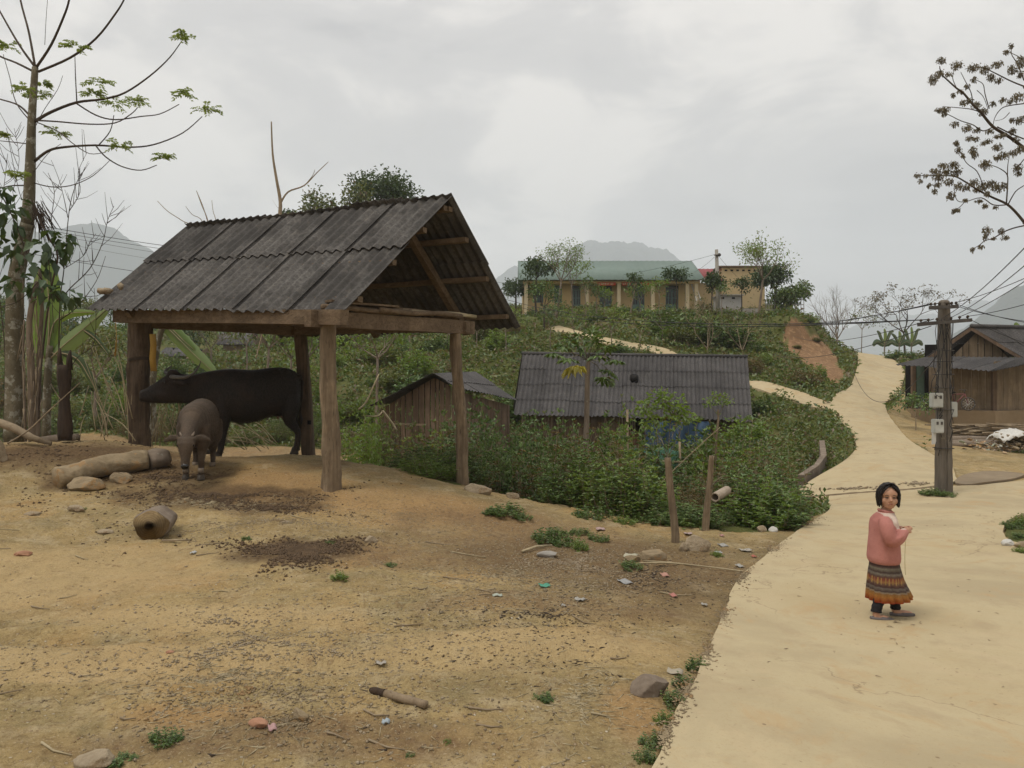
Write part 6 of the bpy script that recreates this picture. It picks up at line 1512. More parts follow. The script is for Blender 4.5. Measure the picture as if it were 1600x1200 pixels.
# pod tree reaching in from the right; its trunk stands outside the frame
DPD = 8.6
pt = thing('pod_tree', 'tree with brown dry seed pods reaching in from the upper right', 'tree', (xs(1760, DPD), DPD, Zg(xs(1760, DPD), DPD)))
Z4 = lambda pts: [(1400 + a / 3.16, 40 + b / 3.16) for a, b in pts]
TR = [([(1760,900),(1755,700),(1740,500),(1720,420)], 34, 26), ([(1720,420),(1680,380),(1640,370),(1600,347)], 18, 6), ([(1720,420),(1690,340),(1650,270),(1600,232)], 20, 9), ([(1640,370),(1620,355),(1600,352)], 5, 3), ([(1700,350),(1660,200),(1600,135)], 12, 5), ([(1690,330),(1640,190),(1600,160)], 8, 4), ([(1700,400),(1720,200),(1680,60)], 14, 6)]
BP = [(Z4([(632,605),(560,550),(480,500),(420,430),(380,390),(330,330),(300,310),(250,265),(225,240),(215,200)]), 8, 2), (Z4([(480,500),(430,520),(380,490),(320,470),(270,445),(205,415)]), 3, 1.3), (Z4([(480,500),(430,440),(380,415),(300,405),(230,400)]), 3, 1.3), (Z4([(380,390),(370,330),(340,270),(320,230)]), 2.5, 1.2), (Z4([(300,310),(280,260),(290,215)]), 2, 1), (Z4([(632,560),(560,530),(500,500)]), 3, 3),
 (Z4([(632,970),(590,920),(545,880),(480,850),(410,815),(340,770),(290,745),(220,740),(160,740),(98,742)]), 7, 1.5), (Z4([(545,880),(550,800),(550,740),(520,710),(470,690),(410,690)]), 3.5, 1.3), (Z4([(550,740),(552,690),(560,640)]), 2.5, 1.3), (Z4([(430,790),(400,720),(350,680),(320,630),(285,575)]), 2.5, 1.2), (Z4([(545,885),(480,885),(420,850),(340,870),(300,860),(285,800)]), 3, 1.2), (Z4([(340,870),(310,900),(280,915)]), 2, 1), (Z4([(555,880),(590,820),(632,790)]), 3, 2),
 (Z4([(632,988),(580,1000),(530,1020),(480,1050),(440,1062),(410,1085),(375,1105)]), 4, 1.3), (Z4([(632,300),(570,275),(510,245),(470,225),(440,210),(380,205),(340,215)]), 3.5, 1.2), (Z4([(632,385),(560,395),(520,410),(490,450),(480,490)]), 3, 1.3), (Z4([(460,410),(440,340),(430,290),(400,270),(380,260)]), 2.5, 1.2), (Z4([(632,270),(600,190),(570,140),(575,100)]), 3, 1.2), (Z4([(632,180),(600,150),(540,125)]), 2.5, 1.2), (Z4([(560,430),(530,460),(490,470)]), 2, 1), (Z4([(632,480),(590,470),(560,465)]), 2, 1.2), (Z4([(632,660),(600,700),(580,730)]), 2.5, 1.2), (Z4([(400,320),(430,350),(450,400),(455,430)]), 1.8, 1.2)]
mb = MB(); branchset(mb, TR, DPD, 3, wob=0); mb.build('trunk', M['bark'], pt)
mb = MB(); branchset(mb, BP, DPD, 4, wob=.35)
PODS = [(225,170,26,18),(185,265,26,30),(215,235,20,20),(300,195,32,22),(260,240,20,12),(385,205,32,22),(440,215,26,24),(470,255,20,22),(500,190,28,18),(510,270,18,14),(575,215,26,26),(615,180,20,36),(615,240,18,20),(545,130,14,12),(570,100,10,14),(385,265,14,14),(350,300,14,14),(320,325,16,12),(285,340,10,14),(240,415,26,16),(210,415,18,12),(240,435,14,12),(290,485,20,14),(350,505,22,20),(395,390,26,18),(360,370,16,16),(330,380,18,16),(430,425,22,20),(480,385,14,14),(525,365,18,16),(600,350,30,24),(560,375,14,10),(610,465,24,20),(570,465,12,14),(400,515,20,14),(365,555,26,14),(395,560,16,12),(465,520,22,12),(500,545,20,12),(455,570,18,14),(430,580,14,10),(530,540,16,14),(575,520,16,20),(590,560,18,14),(300,580,14,18),(310,615,16,18),(330,640,10,14),(380,615,22,22),(385,640,18,16),(500,600,24,20),(530,640,26,20),(580,625,22,16),(610,610,20,22),(440,685,28,26),(500,650,20,16),(600,700,26,22),(605,730,14,14),(105,740,18,12),(120,765,8,12),(150,740,14,8),(190,720,26,20),(230,690,26,16),(280,685,30,18),(165,785,14,12),(190,815,14,14),(210,745,26,24),(250,720,28,22),(205,785,22,16),(260,770,26,20),(300,720,24,26),(270,840,22,24),(310,790,20,20),(345,800,24,16),(380,775,26,20),(430,790,30,28),(470,780,24,20),(500,800,28,26),(535,790,14,24),(400,810,24,16),(450,830,16,16),(300,910,20,12),(285,915,12,12),(345,860,14,10),(410,865,20,10),(440,890,18,14),(490,895,12,8),(450,1010,24,22),(520,1015,14,20),(540,1045,18,12),(440,1040,12,24),(420,1090,14,10),(375,1105,12,12),(480,1050,12,8)]
rg = np.random.default_rng(21); Pp = []; Dd = []; k_ = DPD / F
for x_, y_, rx, ry in PODS:
    n_ = int(22 + rx * ry / 5); c = np.array(P(1400 + x_ / 3.16, 40 + y_ / 3.16, DPD + rg.uniform(-.25, .25))[:])
    o3 = unit(rg.normal(0, 1, (n_, 3))) * rg.random((n_, 1)) ** .5 * np.array([rx, rx, ry]) / 3.16 * k_
    Pp.append(c + o3); q = rg.normal(0, .6, (n_, 3)); q[:, 2] -= .6; Dd.append(q)
Pp = np.concatenate(Pp); Dd = np.concatenate(Dd); Lq = rg.uniform(.013, .028, len(Pp))
mb.build('branches', M['bark_dark'], pt); link_mesh('pods', leafmesh(Pp, Dd, Lq, Lq * .6, rg, droop=.4), ML['pod'], pt, smooth=False)

# papaya
DP_ = 13.2
pa = thing('papaya_tree', 'slim papaya with straight bare stem in front of the farmhouse roof', 'tree', P(917, 750, DP_))
mb = MB(); pts = pxpath([(917,760),(916,700),(917,640),(918,590),(919,560)], DP_); mb.tube(pts, [.055 - .02 * i / len(pts) for i in range(len(pts))], 9, jit=.06); mb.build('trunk', M['bark'], pa)
mb = MB(); Pp = []; Dd = []; Lw = []; top = P(919, 562, DP_); rg = np.random.default_rng(5); Py = []; Dy = []
for i, (u, v) in enumerate([(880,540),(893,530),(905,540),(930,532),(948,542),(960,562),(950,578),(888,560),(935,555),(905,525),(925,520),(897,572),(868,552),(945,590)]):
    e = P(u, v, DP_ + rg.uniform(-.4, .4)); mb.tube([top, top.lerp(e, .5) + Vector((0, 0, .07)), e], [.009, .007, .005], 5)
    dirn = np.array((e - top)[:]); dirn = unit(dirn); sd_ = unit(np.cross(dirn, [0, 0, 1.0])); upv = np.array([0, 0, 1.0])
    for a in np.linspace(-2.3, 2.3, 9):
        d = dirn * math.cos(a) + sd_ * math.sin(a) - upv * .35
        for t in (0, .5, .85):
            for s_ in ((0,) if t == 0 else (-.6, .6)):
                tgt = (Py, Dy) if i == 11 else (Pp, Dd)
                tgt[0].append(np.array(e[:]) + d * t * .13); tgt[1].append(d * math.cos(s_) + np.cross(d, upv) * math.sin(s_))
mb.build('leaf_stalks', M['bark_green'], pa)
link_mesh('leaves', leafmesh(np.array(Pp), np.array(Dd), .12, .042, rg, fold=.1, droop=.25), ML['hedge'], pa, smooth=False)
link_mesh('yellow_leaf', leafmesh(np.array(Py), np.array(Dy), .14, .06, rg, fold=.1, droop=.6), mat_leaf('leaf_yellow', [(.25, .22, .04), (.33, .28, .06)], objvar=0), pa, smooth=False)

# two stakes with sprouts and saplings
def stake(label, pts, D, w0, w1, sprouts, leaves, seed, leafm):
    rg = np.random.default_rng(seed); o = thing('living_stake', label, 'stake', G(*pts[0][:2]) if False else P(pts[0][0], pts[0][1], D)); mb = MB(); q = pxpath(pts, D, k=6); n_ = len(q)
    mb.tube(q, [(w0 + (w1 - w0) * i / n_) * D / F / 2 for i in range(n_)], 10, jit=.07); mb.build('stake', M['post'], o)
    if sprouts: mb = MB(); branchset(mb, sprouts, D, seed, wob=.25); mb.build('sprouts', M['bark_green'], o)
    if leaves:
        Pp = []; Dd = []
        for cu, cv, ru, rv, n in leaves:
            c = np.array(P(cu, cv, D)[:]); o3 = unit(rg.normal(0, 1, (n, 3))) * (rg.random((n, 1)) ** .45) * np.array([ru, ru, rv]) * D / F; Pp.append(c + o3); d = o3 / (ru * D / F) + rg.normal(0, .5, (n, 3)); Dd.append(d)
        Pp = np.concatenate(Pp); Dd = np.concatenate(Dd); Lq = rg.uniform(.045, .085, len(Pp)); link_mesh('foliage', leafmesh(Pp, Dd, Lq, Lq * .5, rg), leafm, o, smooth=False)
    return o
stake('thick wooden stake with leafy sprouts on its top in front of the green net', [(1056,856),(1054,820),(1048,770),(1043,715)], 9.0, 13, 10, [([(1043,718),(1035,690),(1022,660),(1008,640)], 2.5, 1), ([(1043,718),(1045,690),(1048,650),(1045,620)], 2.5, 1), ([(1044,716),(1060,680),(1068,650)], 2, 1), ([(1035,690),(1025,680),(1015,676)], 1.5, .8), ([(1046,690),(1058,668),(1080,655)], 1.5, .8)],
      [(1010,640,16,14,70),(1030,622,18,14,70),(1048,632,22,18,100),(1066,645,18,16,80),(1020,660,18,12,60),(1050,655,22,12,60),(1080,658,10,8,26)], 3, ML['light'])
stake('thin forked brown stake standing left of the open pipe', [(1102,832),(1104,800),(1108,765),(1112,712)], 10.0, 12, 8, [([(1107,770),(1116,755),(1128,745)], 5, 3)], [], 4, ML['light'])
stake('short forked stump sapling with a leaf tuft below the roof edge at right', [(1118,720),(1119,690),(1122,660),(1122,640)], 14.5, 4, 3, [([(1122,650),(1112,635),(1108,625)], 2, 1), ([(1122,650),(1130,635),(1134,625)], 2, 1)], [(1110,628,12,9,50),(1124,620,12,9,60),(1134,628,12,9,50)], 5, ML['light'])
mb = MB(); branchset(mb, [([(1000,797),(1030,760),(1045,742),(1100,690),(1125,668)], 3, 2)], 11.5, 2); tag(mb.build('leaning_pole', M['twig'], origin=P(1000, 797, 11.5)), 'long thin stick leaning diagonally behind the two stakes', 'stick')
mb = MB(); branchset(mb, [([(560,640),(572,628),(586,598),(592,585)], 5, 3), ([(572,650),(590,650),(598,642)], 4, 3), ([(598,642),(612,660),(620,672)], 6, 4)], 15, 2); tag(mb.build('broken_branch', M['straw'], origin=P(580, 640, 15)), 'bent pale broken branch on top of the hedge left of the hut', 'branch')
tree('small round leaved sapling before the dark doorway', 1431, 26.0, 0, 652, .5, 61, ML['hedge'], M['twig'], 3, 3, .42, .025, .6, .3, 16, .2, .11, .06, name='sapling')

# ------------------------------------------------------------------ logs, stones, weeds and litter in the yard
def rock(u, v, wpx, hpx, label, mat='stone', seed=0, dpx=None, name='stone', cat='stone', group=None, flat=.35):
    p = Gg(u, v); k_ = p.y / F; w = wpx * k_ / 2; h = hpx * k_ * .7; dy = (dpx or wpx * .6) * k_ / 2
    r_ = random.Random(seed + int(u * 7 + v)); mb = MB(); bm = bmesh.new(); bmesh.ops.create_icosphere(bm, subdivisions=4, radius=1)
    for _ in range(9):     # chisel flat faces
        n_ = Vector([r_.gauss(0, 1) for _ in range(3)]).normalized(); d_ = r_.uniform(.55, .85)
        for vtx in bm.verts:
            q = vtx.co.dot(n_)
            if q > d_: vtx.co -= n_ * (q - d_) * .9
    for vtx in bm.verts:
        vtx.co += vtx.co.normalized() * (.10 * float(fbm(np.array([vtx.co.x * 2.2 + seed]), np.array([vtx.co.y * 2.2 + vtx.co.z * 3]), 3, 17)[0])) + vtx.co.normalized() * .02 * (math.sin(vtx.co.x * 9 + seed) * math.cos(vtx.co.y * 7)); vtx.co = Vector((vtx.co.x * w, vtx.co.y * dy, vtx.co.z * h))
    rot = Euler((r_.uniform(-.15, .15), r_.uniform(-.15, .15), r_.uniform(-.4, .4))).to_matrix()
    for vtx in bm.verts: vtx.co = rot @ vtx.co + Vector((0, 0, h * flat))
    me = bpy.data.meshes.new(name); bm.to_mesh(me); bm.free(); me.materials.append(M[mat]); me.shade_smooth(); me.set_sharp_from_angle(angle=math.radians(32))
    o = bpy.data.objects.new(name, me); COL.objects.link(o); o.location = p; return tag(o, label, cat, group)
def rough_tube(pts, radl, seed, n=28, amp=.30, step=.03):
    pts = [Vector(p) for p in pts]; L_ = [0]
    for a, b in zip(pts, pts[1:]): L_.append(L_[-1] + (b - a).length)
    m_ = max(6, int(L_[-1] / step)); out = MB(); rings = []
    for i in range(m_ + 1):
        s_ = L_[-1] * i / m_; p = Vector([float(np.interp(s_, L_, [q[c] for q in pts])) for c in range(3)])
        e = Vector([float(np.interp(min(s_ + .05, L_[-1]), L_, [q[c] for q in pts])) for c in range(3)]) - Vector([float(np.interp(max(s_ - .05, 0), L_, [q[c] for q in pts])) for c in range(3)])
        e.normalize(); sd = e.cross(Vector((0, 0, 1))).normalized(); up = sd.cross(e); R = float(np.interp(i / m_, np.linspace(0, 1, len(radl)), radl)); ring = []
        if i == 0 or i == m_: R *= .86
        for k_ in range(n):
            a = 2 * math.pi * k_ / n; x_, y_ = np.array([math.cos(a) * 1.3 + seed]), np.array([s_ * 2.4 + math.sin(a) * 1.3])
            d = 1 + amp * float(fbm(x_, y_, 3, seed)[0]) + amp * .45 * float(fbm(x_ * 4, y_ * 4, 3, seed + 5)[0]); ring.append(p + sd * (R * d * math.cos(a)) + up * (R * d * .92 * math.sin(a)))
        rings.append(ring)
    out.loft(rings); return out
# long pale log
fl_ = thing('fallen_log', 'long pale knotted log lying before the thick shed post', 'log', Gg(170, 745))
mb = MB(); pts = [Gg(u, v) + Vector((0, 0, .13)) for u, v in ((88, 762), (115, 757), (145, 748), (175, 742), (205, 737), (232, 734))]; pts = catmull(pts, 5); n_ = len(pts)
mb = rough_tube(pts, [.165, .155, .15, .17, .155, .15, .15, .135], 7); mb.build('trunk', M['log'], fl_)
mb = MB(); a = pts[-1]; b = Gg(262, 728) + Vector((0, 0, .14)); mb = rough_tube([a, a.lerp(b, .5), b], [.14, .155, .12], 9); mb.build('darker_end', M['bark'], fl_)
# sawn log section
st = Gg(233, 845); sl = thing('sawn_log', 'short thick sawn log section lying alone in the yard', 'log', st)
mb = MB(); rings = []; r_ = random.Random(5)
for i in range(9):
    t = i / 8; c = st + Vector((.02 - .10 * t, .0 + .42 * t, .145)); q = 1 + .08 * math.sin(t * 6)
    rings.append([c + Vector((math.cos(a) * .19 * q * (1 + .05 * math.sin(3 * a + 1) + .05 * math.sin(5 * a)), 0, math.sin(a) * .155 * q * (1 + .06 * math.sin(4 * a + 2) - .07 * max(0, math.sin(a)) * (abs(math.cos(a)) < .3)))) for a in np.linspace(0, 2 * math.pi, 28, endpoint=False)])
mb.loft(rings); mb.build('bark', M['bark'], sl, auto=60)
mb = MB(); rings = []
for s_ in (.985, .7, .4, .1): rings.append([st + Vector((.02, -.006 + .02 * (1 - s_), .145)) + (q - (st + Vector((.02, 0, .145)))) * s_ for q in [Vector(v_) for v_ in [st + Vector((.02 + math.cos(a) * .19 * (1 + .05 * math.sin(3 * a + 1) + .05 * math.sin(5 * a)), 0, .145 + math.sin(a) * .155 * (1 + .06 * math.sin(4 * a + 2)))) for a in np.linspace(0, 2 * math.pi, 28, endpoint=False)]]])
mb.loft(rings)
k = NM('sawn_face'); n1 = k.noise(9, 6, .6, .5); pos = k.coord((1, .1, 1)); c = k.ramp(n1, [(.3, (.20, .13, .06)), (.7, (.36, .26, .13))])
wv = k.N.new('ShaderNodeTexWave'); wv.wave_type = 'RINGS'; wv.rings_direction = 'SPHERICAL'; wv.inputs['Scale'].default_value = 14; wv.inputs['Distortion'].default_value = 3; mpw = k.N.new('ShaderNodeMapping'); mpw.inputs['Location'].default_value = (0, 0, -.145); k.L.new(k.base, mpw.inputs[0]); k.L.new(mpw.outputs[0], wv.inputs[0])
c = k.mix(k.ramp(wv.outputs[1], [(.0, .35), (.5, 0.0)]), c, (.13, .08, .04)); ln = k.N.new('ShaderNodeVectorMath'); ln.operation = 'LENGTH'; k.L.new(mpw.outputs[0], ln.inputs[0]); c = k.mix(k.ramp(k.math('ADD', ln.outputs['Value'], k.math('MULTIPLY', n1, .1)), [(.08, .85), (.11, 0.0)]), c, (.05, .03, .018)); k.color(c); k.rough(.9); k.bump(n1, .4, .006)
mb.build('sawn_face', k.m, sl)
mb = MB(); mb.tube([Gg(253, 847) + Vector((0, 0, .02)), Gg(298, 845) + Vector((0, 0, .012))], [.012, .006], 6); tag(mb.build('stick', M['twig'], origin=Gg(253, 847)), 'thin dry stick pointing right from the sawn log', 'stick')
# bamboo piece in the foreground
a = Gg(578, 1090) + Vector((0, 0, .018)); b = Gg(666, 1110) + Vector((0, 0, .022)); bs = thing('bamboo_piece', 'charred length of bamboo lying in the foreground dirt', 'bamboo', a)
mb = MB(); n_ = 22; pts = [a.lerp(b, i / n_) for i in range(n_ + 1)]; mb.tube(pts[6:], [.021 * (1.18 if i in (2, 9) else 1) for i in range(n_ - 5)], 12); mb.build('cane', M['plank'], bs)
mb = MB(); mb.tube(pts[:7], [.010, .016, .019, .020, .0205, .021, .023], 12, jit=.12); mb.build('charred_end', M['char'], bs)
mb = MB(); mb.tube([Gg(816, 866) + Vector((0, 0, .02)), Gg(838, 861) + Vector((0, 0, .03)), Gg(862, 856) + Vector((0, 0, .02))], [.014, .013, .010], 7); tag(mb.build('stick', M['straw'], origin=Gg(816, 866)), 'pale short stick above the grey tile piece', 'stick')
rock(856, 871, 36, 9, 'flat grey broken tile lying beside the weeds', 'concrete', 3, 16, 'tile_piece', 'tile')
mb = MB(); pts = catmull([Gg(1000, 888), Gg(1050, 888), Gg(1110, 891), Gg(1168, 896)], 4); mb.tube([p + Vector((0, 0, .03)) for p in pts], [.009] * 6 + [.007] * (len(pts) - 6), 6); mb.tube([Gg(1005, 880) + Vector((0, 0, .02)), Gg(1050, 888) + Vector((0, 0, .04))], .006, 5)
tag(mb.build('long_stick', M['straw'], origin=pts[0]), 'long thin pale stick pointing to the edge of the road', 'stick')
rock(135, 766, 62, 22, 'flat pale stone under the near side of the long log', 'log', 1, 40)
rock(190, 752, 40, 17, 'rounded tan stone beside the long log', 'log', 2)
rock(-2, 722, 26, 46, 'big pale boulder cut by the left edge', 'stone', 3, name='boulder')
rock(1016, 1086, 66, 34, 'grey brown layered rock near the road edge in the foreground', 'bark', 4, 44)
rock(1090, 862, 42, 26, 'larger tan rock right of the thick stake', 'stone', 5)
rock(1068, 862, 16, 14, 'small pale stone touching the foot of the thick stake', 'stone', 6)
rock(1020, 878, 44, 22, 'brown clod like rock left of the thick stake', 'log', 7)
rock(988, 882, 26, 12, 'small brown rock left of the clod like one', 'log', 8)
rock(1190, 830, 18, 10, 'pale stone at the foot of the green bush', 'stone', 9)
rock(1208, 831, 16, 10, 'whitish stone next to the road bend', 'white', 10)
rock(580, 850, 22, 11, 'single pale stone right of the dung heap', 'stone', 11)
rock(290, 789, 15, 10, 'small yellowish stone below the calf', 'log', 12)
rock(118, 802, 30, 10, 'flat grey stone left of the sawn log', 'stone', 13)
rock(52, 804, 28, 7, 'flat buff stone near the left edge', 'stone', 14)
rock(36, 872, 30, 8, 'reddish flat stone near the left edge', 'stone_red', 15)
rock(165, 832, 26, 8, 'thin pale stone left of the sawn log', 'stone', 16)
rock(748, 770, 46, 16, 'flat slab stone on the lip of the yard by the thin shed post', 'stone', 17)
rock(800, 778, 24, 12, 'stone on the lip right of the slab', 'stone', 18)
rock(265, 1022, 18, 6, 'small red brick fragment in the foreground', 'stone_red', 19, 8, 'brick_fragment')
rock(150, 1196, 80, 22, 'large buff rock cut by the bottom edge', 'stone', 20)
rock(468, 1130, 30, 20, 'crumbling clod of earth in the foreground', 'log', 21, name='clod')
rock(404, 1140, 36, 14, 'low buff stone left of the pink paper', 'stone_red', 22)
rock(1575, 858, 22, 10, 'white stone on the edge of the grass island', 'white', 23)
rock(1597, 862, 26, 10, 'brown stone on the edge of the grass island', 'stone', 24)
mb = MB(); pts = [G(-20, 668) , G(30, 690), G(75, 700)]
dl = 11.8
mb.tube([P(-30, 650, dl), P(20, 668, dl), P(50, 684, dl), P(80, 693, dl)], [.07, .065, .055, .03], 9, jit=.06); tag(mb.build('fallen_branch', M['twig'], origin=P(20, 690, dl)), 'thick grey fallen branch at the left behind the muck', 'branch')
mb = MB(); mb.tube([P(60, 690, 12.6), P(90, 686, 12.6), P(122, 684, 12.6)], [.075, .08, .07], 10, jit=.05); tag(mb.build('log', M['bark'], origin=P(90, 690, 12.6)), 'grey log lying at the foot of the charred stump', 'log')
mb = MB(); branchset(mb, [([(12,693),(45,672),(70,648),(95,625),(125,598)], 4.5, 1.6), ([(95,625),(85,610),(80,600)], 2, 1), ([(70,648),(62,640)], 2, 1)], 11.6, 3, wob=.1); tag(mb.build('dead_branch', M['twig'], origin=P(12, 693, 11.6)), 'long dead branch slanting up before the charred stump', 'branch')
# weeds
r = random.Random(8)
for i, (u, v, w, h) in enumerate([(790,808,34,16),(815,815,20,10),(768,806,18,9),(853,848,26,22),(880,852,26,14),(905,862,18,18),(868,836,24,12),(925,812,36,18),(950,800,34,16),(935,845,20,12),(975,818,24,12),(905,835,20,10),(985,893,22,14),(530,912,16,14),(258,1160,30,22),(850,1094,20,12),(610,885,12,7),(1088,1050,20,24),(1068,1075,22,22),(1052,1105,24,26),(1040,1130,22,20),(1020,1165,26,18),(1008,1190,22,20),(1460,778,22,11),(1478,780,18,9),(1448,777,16,7),(1585,826,22,12),(1600,822,22,16),(1598,842,20,9),(1120,870,12,9),(385,843,10,7),(515,852,10,6),(125,800,12,6),(1595,870,14,9),(190,1192,26,12),(700,1165,10,7),(640,1180,10,7)]):
    p = Gg(u, v); k_ = p.y / F; s_ = w * k_ * 1.0; key = f'weed{r.randint(0, 2)}'
    where = ('among the weeds on the slope below the shed', 'weeds on the slope') if i < 12 or v < 900 and u < 1000 else (('hugging the edge of the concrete road', 'weeds along the road edge') if 980 < u < 1100 else (('at the foot of the power pole', 'weeds at the pole foot') if 1440 < u < 1490 else (('on the grassy island at the right edge', 'weeds on the island') if u > 1500 else ('in the bare foreground dirt', 'weeds in the foreground'))))
    plant(key, p + Vector((0, 0, -.01)), (s_, s_, h * k_ * 1.3), 'small green weed ' + where[0], 'weed', where[1], 'weed')
# litter
def scrap(u, v, w, h, colr, label, rz=0.0, crumple=.006, name='paper_scrap'):
    p = Gg(u, v, .012); k_ = p.y / F; w, h = w * .75, h * .8; W_ = w * k_; H_ = max(h * k_ / max(.12, (p.z - EYE) / -p.y), .02); H_ = min(H_, W_ * 1.3)
    mb = MB(); n_ = 5; r_ = random.Random(int(u + v)); ph = r_.uniform(0, 6)
    for i in range(n_):
        for j in range(n_):
            mb.v.append((p.x + (i / 4 - .5) * W_ * math.cos(rz) - (j / 4 - .5) * H_ * math.sin(rz), p.y + (i / 4 - .5) * W_ * math.sin(rz) + (j / 4 - .5) * H_ * math.cos(rz), p.z + crumple * (1 + math.sin(i * 2 + ph) + math.cos(j * 2.4 + ph) * .8)))
    for i in range(n_ - 1):
        for j in range(n_ - 1): a = i * n_ + j; mb.f.append((a, a + n_, a + n_ + 1, a + 1))
    key = 'scrap_%d_%d_%d' % tuple(int(c * 99) for c in colr)
    if key not in M: M[key] = mat_simple(key, [c * .6 for c in colr], [c * .82 for c in colr], 20, .6, .2, .002)
    o = mb.build(name, M[key], origin=p); md = o.modifiers.new('t', 'SOLIDIFY'); md.thickness = .0015; return tag(o, label, 'litter')
wht = (.50, .48, .43)
for a in [(851,920,22,8,(.12,.42,.28),'green snack packet lying flat on the slope',.2),(777,935,20,4,(.55,.6,.5),'white green wrapper strip left of the green packet',.1),(906,943,20,4,wht,'narrow white paper strip below the green packet',-.5),(977,913,24,10,(.45,.45,.44),'crumpled silvery white plastic rag on the slope',.3),(1039,902,16,6,(.62,.33,.25),'pinkish flat scrap below the long stick',0),(1052,933,14,6,(.60,.25,.20),'red scrap half buried near the road',.1),(1156,887,14,6,wht,'white paper right at the road edge',.2),(1178,872,9,5,(.62,.2,.14),'small red scrap next to the road edge',0),(985,870,26,8,(.62,.58,.42),'yellowish white crumpled cup carton above the weed',-.3),(938,829,18,7,(.60,.42,.38),'pale pink scrap above the brown root',0),(1075,835,16,14,(.62,.47,.43),'white and pink plastic bag beside the thick stake',0),(1130,855,18,5,wht,'white scrap right of the tan rock',.1),(1122,866,14,4,(.6,.6,.62),'lower white scrap right of the tan rock',0),(1101,948,10,9,wht,'thin white curl near the road edge',.9),(426,1148,17,12,(.62,.38,.36),'square pink paper in the foreground',.4),(603,1135,16,5,(.50,.58,.62),'light blue scrap below the bamboo piece',0),(596,1036,20,6,(.55,.5,.42),'pale flat chip in the wheel track',.1),(1055,1056,32,8,(.55,.48,.36),'pale split wood chip above the layered rock',-.3),(1542,748,18,3,wht,'white plastic scrap on the dirt patch by the pole',0),(1165,862,24,5,(.55,.5,.42),'beige scrap between the rocks and the road',.1),(880,955,8,3,wht,'tiny white scrap left of the road',0),(302,866,10,3,(.6,.62,.6),'tiny silvery scrap right of the sawn log',0),(980,785,30,7,(.5,.5,.5),'greyish rags at the foot of the green net',0),(1025,802,26,6,(.5,.45,.4),'beige rags left of the thick stake',.2),(1128,841,10,4,(.6,.33,.28),'pink scrap right of the rocks',0)]:
    scrap(*a)
scrap(1186, 1016 - 8, 0.1, 0.1, (.2,.15,.1), 'x') if False else None
# dung and clods, straw and chips: uncountable
def scatter(name, label, N_, mat, size, regions, seed, stretch=(1, 1, .5), chips=False, cat='debris', zo=0.0):
    rg = np.random.default_rng(seed); r_ = random.Random(seed); pts = []
    for cu, cv, ru, rv, w in regions:
        n_ = int(N_ * w); th = rg.uniform(0, 2 * math.pi, n_); q = np.abs(rg.normal(0, .55, n_)) ** .8 * (1 + .5 * np.sin(th * 3 + cu) + .3 * np.sin(th * 7 + cv)); us = cu + ru * q * np.cos(th); vs = cv + rv * q * np.sin(th)
        c0 = G(cu, cv)
        for u, v in zip(us, vs):
            # quick ground hit using local depth guess
            D = c0.y
            for _ in range(4):
                x_ = (u - 800) / F * D; z_ = _Zq(x_, D); D = min(90, max(2.2, (EYE - z_) / max(.02, (v - 600) / F)))
            pts.append(((u - 800) / F * D, D))
    pts = np.array(pts); rd_, _, _ = masks(pts[:, 0], pts[:, 1])
    if not zo: pts = pts[~rd_]
    n_ = len(pts); zz = T(pts[:, 0], pts[:, 1]) if zo else np.array([Zg(a, b) for a, b in pts])
    base = np.array([(1, 0, 0), (-.5, .87, 0), (-.5, -.87, 0), (0, 0, 1), (0, 0, -1)]); fcs = np.array([(0, 1, 3), (1, 2, 3), (2, 0, 3), (1, 0, 4), (2, 1, 4), (0, 2, 4)])
    s = size[0] + (size[1] - size[0]) * rg.random(n_) ** 2.2; th = rg.uniform(0, 2 * math.pi, n_)
    B = base[None] * np.array(stretch) * s[:, None, None] * rg.uniform(.6, 1.4, (n_, 5, 1))
    c_, s_ = np.cos(th)[:, None], np.sin(th)[:, None]
    X = B[..., 0] * c_ - B[..., 1] * s_; Y = B[..., 0] * s_ + B[..., 1] * c_
    Vv = np.stack([X + pts[:, 0:1], Y + pts[:, 1:2], B[..., 2] + zz[:, None] + (s * stretch[2] * .3)[:, None] + zo], -1).reshape(-1, 3)
    Ff = (fcs[None] + (np.arange(n_) * 5)[:, None, None]).reshape(-1, 3)
    return tag(link_mesh(name, npmesh(name, Vv, Ff), mat, smooth=False), label, cat, kind='stuff')
def _Zq(x_, y_): 
    a = math.degrees(math.atan2(x_, y_)); rr0 = math.hypot(x_, y_)
    return float(_Zr[min(nr - 1, int(np.searchsorted(rad, rr0))), min(nc - 1, int(np.searchsorted(ang, a)))])
scatter('dung_heap', 'scattered heap of dark dried dung and crumbs in the middle of the yard', 5200, M['dung'], (.003, .024), [(462,862,92,20,1), (480,858,50,12,.5)], 1, (1, 1, .8), cat='dung')
scatter('muck', 'trampled dark straw and muck around the logs and the calf', 9000, M['dung'], (.003, .022), [(330,772,170,24,.35),(90,712,150,22,.3),(250,745,110,20,.2),(420,795,110,12,.15)], 2, (1.4, .8, .7), cat='muck')
scatter('straw_litter', 'thin straw bits strewn over the yard', 6500, M['straw'], (.012, .05), [(330,790,220,45,.3),(800,900,380,110,.45),(900,1090,160,110,.12),(350,1050,420,150,.3)], 3, (1.6, .08, .08), cat='straw')
scatter('gravel', 'small pale stones and earth crumbs all over the yard', 13000, M['stone'], (.002, .017), [(400,1000,700,210,.45),(900,880,300,90,.55),(450,820,420,60,.25)], 4, (1, .8, .5), cat='gravel')
scatter('earth_crumbs', 'brown crumbs of earth over the yard', 6000, M['log'], (.002, .014), [(400,1080,600,130,.5),(850,900,350,90,.5),(600,800,300,40,.2),(450,1130,120,40,.12)], 5, (1, .9, .6), cat='crumbs')
